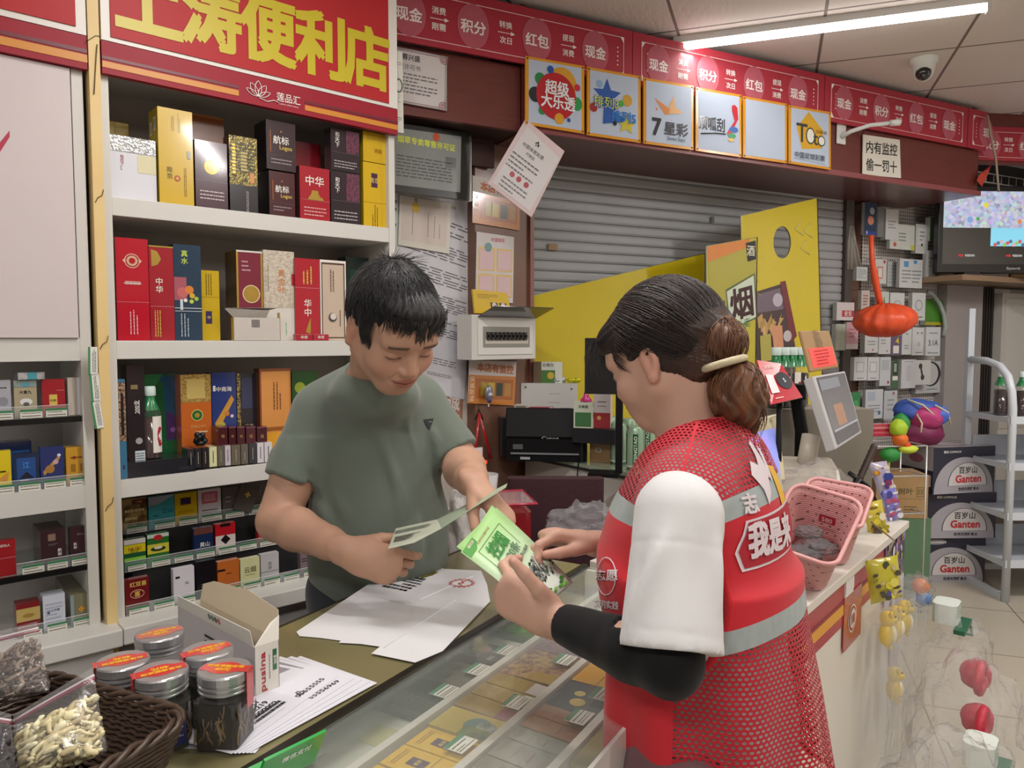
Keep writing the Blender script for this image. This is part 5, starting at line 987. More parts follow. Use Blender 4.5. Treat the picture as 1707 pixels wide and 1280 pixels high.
lotto(1160, 1236, 145, 251, 158, 262, lambda mb, B, w, h, X, Z: D(mb, B, X, Z, [('t', '顶呱刮', .34, .46, .22, '23262c', .03, .56), ('k', [(.1, .28), (.4, .32), (.64, .33)], .003, '23262c'), ('p', [(.66, .34), (.72, .42), (.84, .56), (.78, .72), (.78, .8), (.84, .82), (.9, .78), (.92, .6), (.82, .44), (.76, .3)], 'c82838'), ('c', .82, .42, .10, '2a6ab8', .05), ('c', .78, .32, .09, '2a9a5a', .04), ('c', .76, .25, .07, 'd8b030', .03)], w), 'square lottery sign 顶呱刮 with a red ribbon swirl')
lotto(1239, 1312, 160, 262, 173, 272, lambda mb, B, w, h, X, Z: None, 'square lottery sign left plain pale blue, fifth in the row')
lotto(1315, 1385, 175, 272, 187, 283, lambda mb, B, w, h, X, Z: D(mb, B, X, Z, [('p', [(.46, .94), (.80, .66), (.78, .34), (.3, .28), (.18, .64)], 'd8a82c'), ('t', 'T', .30, .56, .30, '33373c', .02), ('c', .50, .53, .11, '3a4a40', .14), ('c', .50, .53, .085, 'e8e8e0', .115), ('t', 't', .62, .48, .18, '33373c', .02), ('c', .76, .47, .09, '3a4a40'), ('c', .76, .47, .07, 'e8e8e0'), ('t', 'CHINA', .76, .62, .06, '8a6a1c', .01), ('t', '中国足球彩票', .48, .17, .1, '4a5058', .01, .72), ('p', [(.1, .1), (.84, .07), (.84, .075), (.1, .105)], '5a6068')], w), 'square lottery sign with a yellow pentagon and 中国足球彩票, rightmost of six')
onwall(FB, [(1439, 224), (1500, 233), (1502, 297), (1438, 291)], -.462, 'paper_notice', 'white paper notice 内有监控偷一罚十 taped to the wooden bulkhead', 'notice', lambda mb, B, w, h, X, Z: (mb.text('内有监控', B(.5, .71), h * .30, INK, X=X, Y=Z, bold=.02, w=w * .84), mb.text('偷一罚十', B(.49, .27), h * .30, INK, X=X, Y=Z, bold=.02, w=w * .84)), mat('d8d4c8', .6))
x, z = FB.hit(1404, 221, -.465); t = empty('camera_bracket', FB.w(x, -.452, z), FB.a, 'white empty camera bracket arm beside the lottery signs', 'bracket'); mwb = mat('d8dcd8', .35)
MB().box(-.03, .035, -.008, -.001, -.055, .055, mwb).build('base_plate', t, bevel=.004)
MB().tube([(0, -.01, -.02), (.02, -.05, .0), (.08, -.11, .022), (.16, -.16, .030)], [.012, .011, .010, .010], mwb, 10).build('arm', t)
MB().tube([(.16, -.16, .030), (.20, -.185, .032)], .016, mwb, 12).build('joint', t)
p = G(4.02, -.62, CEIL); q = atZ(1540, 98, CEIL); t = empty('dome_camera', q, .5, 'white turret security camera with a black eye on the ceiling', 'security camera')
mb = MB(); mb.lathe([(.062, -.001), (.062, -.020), (.055, -.026), (.050, -.030), (.048, -.060), (.0, -.062)], mwb, 32); mb.build('base', t)
d = (Vector((0, 0, CAMH)) - q).normalized(); d = Matrix.Rotation(-.5, 3, 'Z') @ Vector((d.x, d.y, -.45)).normalized()
mb = MB(); mb.sphere((0, 0, -.062), .044, mwb, 24, 16); mb.build('ball', t)
mb = MB(); mb.sphere(tuple(Vector((0, 0, -.062)) + d * .020), .035, mat('0c0d10', .1, coat=.8), 20, 14); mb.build('lens', t)
mb = MB(); mb.sphere(tuple(Vector((0, 0, -.062)) + d * .045 + Vector((0, 0, -.008))), (.008, .008, .004), mat('9aa0a4', .2), 8, 6); mb.build('sensor', t)
# ================================================================== counter under the shutter and the things on it
FD = Frame(.2706, 3.01, -52.8); DZ0 = .92
dk = empty('back_counter', FD.w(.0, .3), FD.a, 'white counter with a glass top behind the man, carrying the printer', 'counter')
def cd(mb, name, **k): return shift(mb, 0, .3, 0).build(name, dk, **k)
cd(MB().box(-.35, .62, -.01, .42, .905, .920, mat('8a9a84', .12, coat=.5)), 'glass_top'); cd(MB().box(-.35, .62, .0, .42, 0, .905, mat('c6c2ba', .45)), 'body')
cd(MB().box(-.35, .62, -.008, -.0, .893, .905, mat('1a1c1a', .4)), 'edge_strip')
for i in range(3): cd(MB().box(-.33 + i * .31, -.04 + i * .31, -.012, -.001, .62, .79, mat('cbc7c0', .4)), 'drawer')
def onD(u, v, z=DZ0 + .0005):
 p = atZ(u, v, z); return p
def bxD(u, v, w, d, h, col, name, label, cat, D_=(), rz=None, side=None, z=DZ0 + .0008, sD=None, top=None):
 """box whose bottom front centre is seen at pixel u,v on height z"""
 p = atZ(u, v, z); mb = MB(); mb.box(-w / 2, w / 2, 0, d, 0, h, M_(col), skip='lru'); mb.box(-w / 2, w / 2, 0, d, 0, h, M_(side or col), skip='fbud'); mb.box(-w / 2, w / 2, 0, d, 0, h, M_(top or side or col), skip='fblrd'); deco(mb, D_, w, h, o=Vector((-w / 2, 0, 0)))
 if sD: deco(mb, sD, d, h, X=Vector((0, 1, 0)), o=Vector((w / 2, 0, 0)), nrm=Vector((1, 0, 0)))
 return mb.build(name, loc=p, rz=FD.a + .6 if rz is None else rz, label=label, cat=cat)
p = atY(915, 770, 3.12); t = empty('printer', Vector((p.x + .012, 3.14, DZ0 + .001)), -.12, 'black printer with its lid raised on the back counter', 'printer'); mk = mat('0d0d0f', .55, spec=.2); mk2 = mat('202124', .3)
MB().rbox(-.18, .15, -.12, .12, 0, .09, .02, mk).build('body', t, bevel=.004); MB().rbox(-.16, .13, .0, .12, .09, .175, .02, mk).build('rear_body', t, bevel=.004)
mb = MB(); mb.M = TR(0, -.07, .088) @ RX(-.35); mb.box(-.19, .13, -.012, .0, .0, .13, mk); mb.M = I4; mb.build('raised_lid', t, bevel=.006)
mb = MB(); mb.text('Canon', (.0, -.086, .092), .014, mat('b0b0b4'), bold=.04, w=.07); mb.build('lettering', t)
mb = MB(); mb.box(-.16, .12, -.128, -.12, .030, .036, mat('8a8c90', .3)); mb.box(-.12, -.08, -.125, -.119, .008, .018, mat('b0b4b8', .3)); mb.box(-.15, -.11, -.125, -.119, .05, .07, mat('5a5c60', .4)); mb.build('tray_slot', t)
MB().tube([(.13, -.08, .09), (.16, -.10, .13), (.18, -.08, .14)], .005, mk2, 6).build('hinge', t)
MB().tube([(.12, -.13, .02), (.115, -.18, -.05), (.10, -.20, -.2)], .003, mk, 6).build('cable', t)
p = atY(866, 770, 3.2); t = empty('speaker_box', Vector((p.x - .04, 3.22, DZ0 + .001)), .1, 'tall black device with cables left of the printer', 'device'); MB().rbox(-.05, .03, -.05, .05, 0, .165, .01, mk2).build('body', t, bevel=.003); MB().box(-.02, .0, -.055, -.05, .06, .14, mat('8a8a8c', .4)).build('port_panel', t)
def bxY(u, Y, z, w, d, h, col, name, label, cat, D_=(), rz=-.3, sD=None):
 p = atY(u, 700, Y); mb = MB(); mb.box(-w / 2, w / 2, 0, d, 0, h, M_(col)); deco(mb, D_, w, h, o=Vector((-w / 2, 0, 0)))
 if sD: deco(mb, sD, d, h, X=Vector((0, 1, 0)), o=Vector((w / 2, 0, 0)), nrm=Vector((1, 0, 0)))
 return mb.build(name, loc=Vector((p.x, Y, z)), rz=rz, label=label, cat=cat)
bxY(915, 3.30, .921, .25, .07, .305, mat('cfd0cc', .4), 'white_panel_box', 'white appliance panel with small printing behind the printer', 'box', [('l', .6, .85, .2, .02, 1, '8a8a88'), ('l', .8, .62, .2, .06, 3, '6a6a68'), ('l', .6, .72, .2, .02, 1, '8a8a88'), ('c', .9, .92, .02, '6a6a68'), ('c', .08, .94, .02, '6a6a68')], rz=-.12)
bxY(913, 3.32, 1.2265, .13, .04, .095, gl('4a7a3c'), 'tea_carton', 'small green and white carton on the white panel by the yellow board', 'carton', [('r', .0, 0, .28, 1, '6a5c48'), ('r', .28, .6, .75, 1, 'd0d4c8'), ('r', .75, 0, 1, 1, 'd8dcd0'), ('t', '云南白', .5, .85, .12, '3a3a30'), ('c', .6, .35, .12, 'c8b040')], rz=-.1)
bxY(902, 3.17, 1.0965, .10, .05, .035, gl('a81c34'), 'red_carton', 'flat dark red box lying on the printer', 'box', [('r', .86, 0, 1, 1, 'd4d8d0')], rz=-.15)
bxY(868, 3.17, 1.0965, .055, .05, .045, mat('cfcac0', .5), 'open_carton', 'little open white carton left of the dark red box', 'carton', [('r', .1, .2, .9, .9, '8a857c')], rz=-.25)
bxY(989, 2.95, 1.005, .18, .10, .06, mat('17171a', .4), 'black_device', 'black flat device under the little cartons', 'device', rz=-.5)
bxY(972, 2.97, 1.0655, .078, .045, .105, mat('d4dcc8', .45), 'green_carton', 'small green and white carton at the right of the printer', 'carton', [('r', .08, .05, .92, .6, '4a7a4c'), ('t', '双美霜', .5, .82, .16, '4a5a44')], sD=[('c', .4, .5, .35, '8aa03c'), ('r', 0, .8, 1, 1, 'd4dcc8')])
bxY(1003, 2.97, 1.0655, .07, .045, .17, mat('d8d0d0', .45), 'tall_carton', 'tall white and red carton partly behind the woman chin', 'carton', [('r', .0, .0, 1, .36, gl('a83038')), ('c', .35, .24, .12, 'd8b060'), ('t', 'Sweetings', .5, .62, .11, '3a3434'), ('l', .5, .52, .5, .04, 1, '5a5454')])
bxD(1000, 770, .09, .06, .08, mat('a8845c', .6), 'brown_carton', 'small brown cardboard box left of the beer cans', 'box', [('r', .3, .5, .55, .72, 'c8c0b0'), ('r', .34, .54, .51, .68, '8a7050')], rz=-.5)
bxD(955, 770, .08, .06, .08, mat('1c1c20', .4), 'black_box', 'small black box between the printer and the brown box', 'box', rz=-.3)
def can(u, v, label, z=DZ0 + .001, grp=None):
 p = atZ(u, v, z); t = empty('beer_can', p, 0, label, 'can', grp); mg = gl('9ab89c', .25, .2); H = .165
 MB().lathe([(.024, 0), (.0325, .008), (.033, .02), (.033, .145), (.027, .160), (.026, H), (.024, H - .003), (0, H - .004)], mg, 28).build('can_body', t)
 mb = MB()
 for a0 in (-1.9, -.4):
  mb.grid(lambda a, b_: (.0336 * math.sin(a0 + .6 * a), -.0336 * math.cos(a0 + .6 * a), .02 + .118 * b_), 6, 1, gl('1f5a34'))
  f = lambda p: Vector((.0342 * math.sin(a0 + .3 + p.x / .0336), -.0342 * math.cos(a0 + .3 + p.x / .0336), p.z))
  mb.text('TSINGTAO', (0, 0, .079), .012, mat('dfe8dc', .4), X=(0, 0, 1), Y=(-1, 0, 0), bold=.04, w=.10, proj=f)
 mb.build('print', t); MB().lathe([(.0338, .010), (.0338, .016)], gl('c8d4c8'), 24).build('rim_band', t); return t
can(1031, 772, 'green and silver beer can leftmost of the shrink wrapped pack'); can(1058, 781, 'green and silver beer can nearest the woman collar in the shrink pack'); can(1078, 770, 'beer can half hidden behind the red vest strap'); can(1048, 762, 'beer can at the back of the shrink wrapped pack')
can(1020, 757, 'tall beer can standing behind the black device near the woman cheek', z=.921)
p = atY(977, 668, 2.985); MB().lathe([(.022, 0), (.024, .006), (.012, .02), (.006, .045), (.004, .055)], gl('d02c84'), 16).build('funnel', loc=Vector((p.x, p.y, 1.1715)), label='small pink funnel on top of the green carton', cat='funnel')
for i, (u, v, c, r, l) in enumerate(((929, 648, 'b8bcc0', (.03, .02, .018), 'crumpled silver foil on the white panel box'), (958, 645, 'c8c41c', (.028, .015, .014), 'crumpled yellow wrapper on the white panel box'))):
 p = atY(u, v, 3.33); mb = MB(); rd = random.Random(i)
 for k in range(5): mb.sphere((rd.uniform(-.02, .02), rd.uniform(-.01, .01), .014), (r[0] * rd.uniform(.5, .9), r[1], r[2] * rd.uniform(.6, 1)), mat(c, .25, metal=.4), 9, 6)
 mb.build('crumpled_wrapper', loc=Vector((p.x, p.y, 1.2255)), label=l, cat='wrapper')
p = atY(975, 562, 2.72); t = empty('customer_display', Vector((p.x + .07, 2.72, .921)), -.25, 'black display standing between the yellow board and the woman forehead', 'display')
MB().rbox(-.07, .075, -.012, .012, .30, .505, .008, mat('17171a', .3)).build('screen_back', t, bevel=.008); MB().box(.045, .070, -.008, .01, .01, .31, mk).build('stand', t); MB().box(-.05, .06, -.05, .05, 0, .012, mk).build('foot', t)
cx = atY(928, 800, 2.35); t = empty('chair', Vector((cx.x, 2.42, 0)), -.02, 'dark maroon fabric chair between the two counters', 'chair'); mch = mat('3c1c24', .7, var=.25, scale=220, bump=.3)
MB().rbox(-.158, .158, -.03, .03, .60, .968, .02, mch).build('backrest', t, bevel=.018)
MB().rbox(-.2, .2, -.02, .40, .42, .49, .04, mch).build('seat', t, bevel=.015).location = (0, .02, 0)
MB().box(-.03, .03, .0, .015, .40, .70, BLACK).build('back_post', t)
for i in range(5):
 a = i * 2 * PI / 5; MB().tube([(0, .2, .12), (.25 * math.cos(a), .2 + .25 * math.sin(a), .07)], .018, mk, 8).build('leg', t)
MB().tube([(0, .2, .1), (0, .2, .42)], .025, mk, 10).build('gas_post', t)
for i in range(5):
 a = i * 2 * PI / 5; MB().sphere((.25 * math.cos(a), .2 + .25 * math.sin(a), .028), .028, mk, 10, 8).build('caster', t)
def crumple(name, loc, r, label, seed=1, a=.10, sc=3., cat='plastic bag', col='f0f0f6', wr=.8):
 rd = random.Random(seed); mb = MB(); o = Vector((rd.random() * 9, rd.random() * 9, rd.random() * 9))
 def f(u, v):
  th, ph = 2 * PI * u, PI * (.02 + .96 * v); d = Vector((math.sin(ph) * math.cos(th), math.sin(ph) * math.sin(th), math.cos(ph)))
  k = 1 + .35 * noise.noise(d * sc + o) + .18 * noise.noise(d * sc * 2.7 + o); return (d.x * r[0] * k, d.y * r[1] * k, d.z * r[2] * k)
 mb.grid(f, 40, 26, clear(col, a, .12, wr)); return mb.build(name, loc=loc, label=label, cat=cat)
crumple('plastic_bag', atY(975, 880, 1.95), (.10, .06, .06), 'crumpled clear bag on the chair behind the woman hand', 5)
t = empty('red_stool', Vector((atY(760, 860, 2.3).x, 2.3, 0)), .3, 'red plastic stool frame standing behind the man', 'stool')
MB().rbox(-.10, .10, -.1, .1, .78, .80, .02, gl('8a1820')).build('seat', t)
for sx in (-1, 1):
 for sy in (-1, 1): MB().tube([(sx * .085, sy * .085, .78), (sx * .11, sy * .11, 0)], .014, gl('a01820'), 8).build('leg', t)
p = atY(748, 795, 2.3); crumple('paper_bundle', Vector((p.x, p.y, .845)), (.06, .05, .045), 'white crumpled bundle on the red stool behind the man', 8, .8, cat='bundle', col='d0ccc0', wr=.3)
p = atY(838, 850, 2.05); t = empty('red_crate', Vector((p.x, p.y + .1, 0)), .2, 'red crate with a clear pink edged lid beside the chair', 'crate'); MB().rbox(-.10, .07, -.08, .1, .5, .93, .02, gl('8c1420')).build('body', t, bevel=.004)
mb = MB(); mb.box(-.14, .08, -.09, .1, .955, .957, clear('e8c0c8', .2)); mb.build('lid', t); mb = MB(); mb.tube([(-.14, -.09, .957), (.08, -.09, .957), (.08, .1, .957), (-.14, .1, .957)], .004, gl('b03048'), 6, closed=True); mb.build('lid_rim', t); MB().box(-.09, .06, -.07, .09, 0, .5, mat('5a1018', .5)).build('stand', t)
p = atY(765, 870, 2.0); crumple('white_cloth_bag', Vector((p.x + .02, p.y, p.z - .05)), (.055, .05, .16), 'white plastic bag hanging behind the man hand', 12, .85, sc=2.2, cat='plastic bag', col='cfccc8', wr=.5)
p = atY(812, 790, 2.2); MB().lathe([(.028, -.03), (.034, .03), (.03, .03), (.025, -.026)], clear('e8e8e8', .4), 20).build('clear_cup', loc=Vector((p.x, p.y, .955 + .035)), label='clear plastic cup on the red crate lid', cat='cup')
# ================================================================== yellow boards leaning on the shutter
def bpt(u, v, y):
 x, z = FB.hit(u, v, y); return Vector((x, y, z))
def board(px, y, name, label, col, draw=None, zb=.0, hole=None, dy=.0):
 P = [bpt(u, v, y) for u, v in px]; c = Vector(((P[0].x + P[1].x) / 2, y, zb)); mb = MB()
 P = [p - c for p in P]; P[2].z = 0; P[3].z = 0
 if hole:
  h = bpt(*hole[0], y) - c; n = 32; inner = [Vector((h.x + hole[1] * math.cos(2 * PI * i / n), 0, h.z + hole[2] * math.sin(2 * PI * i / n))) for i in range(n)]
  per = []
  for i in range(n):
   d = Vector((math.cos(2 * PI * i / n), 0, math.sin(2 * PI * i / n))); best = None
   for a, b_ in zip(P, P[1:] + P[:1]):
    e = b_ - a; den = d.x * e.z - d.z * e.x
    if abs(den) < 1e-9: continue
    tt = ((a.x - h.x) * e.z - (a.z - h.z) * e.x) / den; s = ((a.x - h.x) * d.z - (a.z - h.z) * d.x) / den
    if tt > 0 and -1e-6 <= s <= 1 + 1e-6 and (best is None or tt < best): best = tt
   per.append(Vector((h.x + d.x * best, 0, h.z + d.z * best)))
  th = Vector((0, .01, 0))
  for i in range(n):
   j = (i + 1) % n; mb.add([tuple(inner[i]), tuple(inner[j]), tuple(per[j]), tuple(per[i])], [(0, 1, 2, 3)], col); mb.add([tuple(inner[i]), tuple(inner[j]), tuple(inner[j] + th), tuple(inner[i] + th)], [(0, 1, 2, 3)], mat('8a8a70', .5))
   mb.add([tuple(inner[i] + th), tuple(inner[j] + th), tuple(per[j] + th), tuple(per[i] + th)], [(3, 2, 1, 0)], col)
  for p in P:  # fill the corners
   k = min(range(n), key=lambda i: (per[i] - p).length);
   for o in (-1, 1):
    q = (k + o) % n; mb.add([tuple(per[k]), tuple(p), tuple(per[q])], [(0, 1, 2)], col)
 else: mb.add([tuple(p) for p in P] + [tuple(p + Vector((0, .01, 0))) for p in P], [(3, 2, 1, 0), (4, 5, 6, 7), (0, 1, 5, 4), (1, 2, 6, 5), (2, 3, 7, 6), (3, 0, 4, 7)], col)
 if draw: draw(mb, lambda u, v, e=.0008: bpt(u, v, y) - c + Vector((0, -e, 0)))
 mb.tube([tuple(P[3]), tuple(P[0]), tuple(P[1]), tuple(P[2])], .004, mat('c0c0a8', .4), 4)
 return mb.build(name, loc=FB.w(c.x, c.y, c.z), rz=FB.a, label=label, cat='board')
MY = mat('c8b41e', .18, var=.08, scale=4, coat=.5)
board([(871, 497), (1175, 422), (1178, 700), (871, 700)], -.10, 'yellow_board', 'wide bright yellow board leaning behind the woman head and printer', MY)
def d2(mb, Q):
 pl = lambda pts, m, e: mb.poly([tuple(Q(*p, e)) for p in pts], m)
 pl([(1179, 411), (1250, 398), (1246, 412), (1180, 437)], gl('d07c2c'), .001); pl([(1180, 438), (1246, 412), (1262, 410), (1258, 520), (1184, 560)], gl('a8a030'), .0009)
 pl([(1209, 483), (1258, 455), (1262, 530), (1216, 552)], gl('4a5a30'), .0013); pl([(1211, 486), (1256, 459), (1260, 528), (1218, 549)], mat('c8d4c0', .3), .0017)
 mb.text('烟', Q(1236, 505, .0022), .15, mat('3c1c20', .4), X=Vector((.97, 0, .24)), Y=Vector((-.12, 0, .99)), bold=.035); pl([(1243, 405), (1259, 401), (1260, 432), (1246, 436)], mat('1c1c1c'), .002)
 mb.text('酒', Q(1251, 418, .0026), .05, mat('d8d8c0'), bold=.02)
 pl([(1198, 505), (1208, 500), (1212, 535), (1202, 540)], gl('4a5a30'), .0013); mb.vtext('名烟', Q(1205, 519, .002), .035, mat('d8d8b0'), bold=.02); mb.text('专卖', Q(1238, 540, .002), .05, mat('4a7a50'), X=Vector((.97, 0, .24)))
board([(1178, 410), (1262, 395), (1262, 620), (1188, 620)], -.33, 'tobacco_board', 'olive and orange board with the character 烟 leaning beside the yellow boards', gl('b8ae2c'), d2)
def d3(mb, Q):
 pl = lambda pts, m, e: mb.poly([tuple(Q(*p, e)) for p in pts], m)
 pl([(1255, 488), (1306, 472), (1325, 575), (1326, 625), (1262, 625)], mat('3a2428', .25, coat=.6), .0012); pl([(1258, 492), (1300, 480), (1306, 515), (1262, 522)], gl('6a5a6a'), .0016)
 mb.disc(Q(1296, 500, .002), .035, gl('b0a8b8'), 16)
 for q in range(10): pl([(1262 + q * 4, 530 + (q % 3) * 9), (1270 + q * 4, 522 + (q % 4) * 8), (1273 + q * 3, 540 + (q % 3) * 12), (1264 + q * 4, 548 + (q % 4) * 6)], gl(('b89458', 'a8844a', 'c8a468')[q % 3]), .002 + q * .0001)
 pl([(1285, 545), (1303, 542), (1306, 585), (1290, 588)], gl('c88c68'), .0034); mb.disc(Q(1312, 560, .003), .03, gl('b8b0b4'), 14); pl([(1266, 560), (1284, 556), (1286, 600), (1268, 604)], gl('a8a04a'), .0032)
 pl([(1300, 470), (1309, 468), (1328, 560), (1318, 572)], gl('6a1c28'), .0018)
 for (a, b_, w) in ((1335, 368, .05), (1350, 372, .03), (1345, 400, .02), (1265, 470, .04)): mb.tube([tuple(Q(a, b_, .002)), tuple(Q(a - 10, b_ + 14, .002)), tuple(Q(a + 4, b_ + 24, .002))], .003, mat('e4dc9c', .1, coat=1.), 4)
board([(1235, 360), (1362, 330), (1390, 640), (1262, 640)], -.30, 'holed_board', 'tall yellow board with a round hole and a dark picture, leaning upright', MY, d3, hole=((1304, 404), .062, .082))
# ================================================================== right corner: pegboard and stock
def pegm(nt, b, N, L):
 tc = N('ShaderNodeTexCoord'); sp = N('ShaderNodeSeparateXYZ'); L(tc.outputs['Object'], sp.inputs[0]); d = []
 for o in (sp.outputs[0], sp.outputs[2]):
  a = mathn(N, L, 'FRACT', mathn(N, L, 'DIVIDE', o, .022)); a = mathn(N, L, 'SUBTRACT', a, .5); d.append(mathn(N, L, 'MULTIPLY', a, a))
 k = mathn(N, L, 'LESS_THAN', mathn(N, L, 'ADD', *d), .045); L(mixc(N, L, k, 'c4bdb8', '2c2826'), b.inputs['Base Color']); b.inputs['Roughness'].default_value = .5
MB().box(.21, .975, .05, .056, .72, 2.34, nodemat('pegboard', pegm)).build('wall_pegboard', loc=FB.w(0, 0), rz=FB.a, kind='structure')
MB().box(.21, .975, .056, .10, .0, 2.34, MWOOD2).build('wall_backing', loc=FB.w(0, 0), rz=FB.a, kind='structure')
NP = 0
def peg(u0, v0, u1, v1, col, D_, label, y=-.04, th=.03, name='hanging_pack', cat='hanging pack', side=None, group=None):
 global NP; NP += 1; sx = (u0 + u1) / 2
 x0, z1 = FB.hit(u0, v0, y); x1 = FB.hit(u1, v0, y)[0]; z0 = FB.hit(sx, v1, y)[1]; z1 = FB.hit(sx, v0, y)[1]; w, h = x1 - x0, z1 - z0
 mb = MB(); th = min(th, .049 - y); mb.box(-w / 2, w / 2, 0, th, 0, h, M_(side or 'b8bab8')); mb.box(-w / 2, w / 2, -.001, 0, 0, h, M_(col)); deco(mb, D_, w, h, y=-.001, o=Vector((-w / 2, -.001, 0)), sd=NP)
 r = mb.build(name, loc=FB.w((x0 + x1) / 2, y, z0), rz=FB.a, label=label, cat=cat, group=group)
 MB().tube([(0, -.012, h + .006), (0, .049 - y, h + .006)], .0018, mat('8a8a8c', .3, metal=.8), 5).build('hook', r)
 return r
CW, CG = 'd2d4d4', 'c4c8c8'
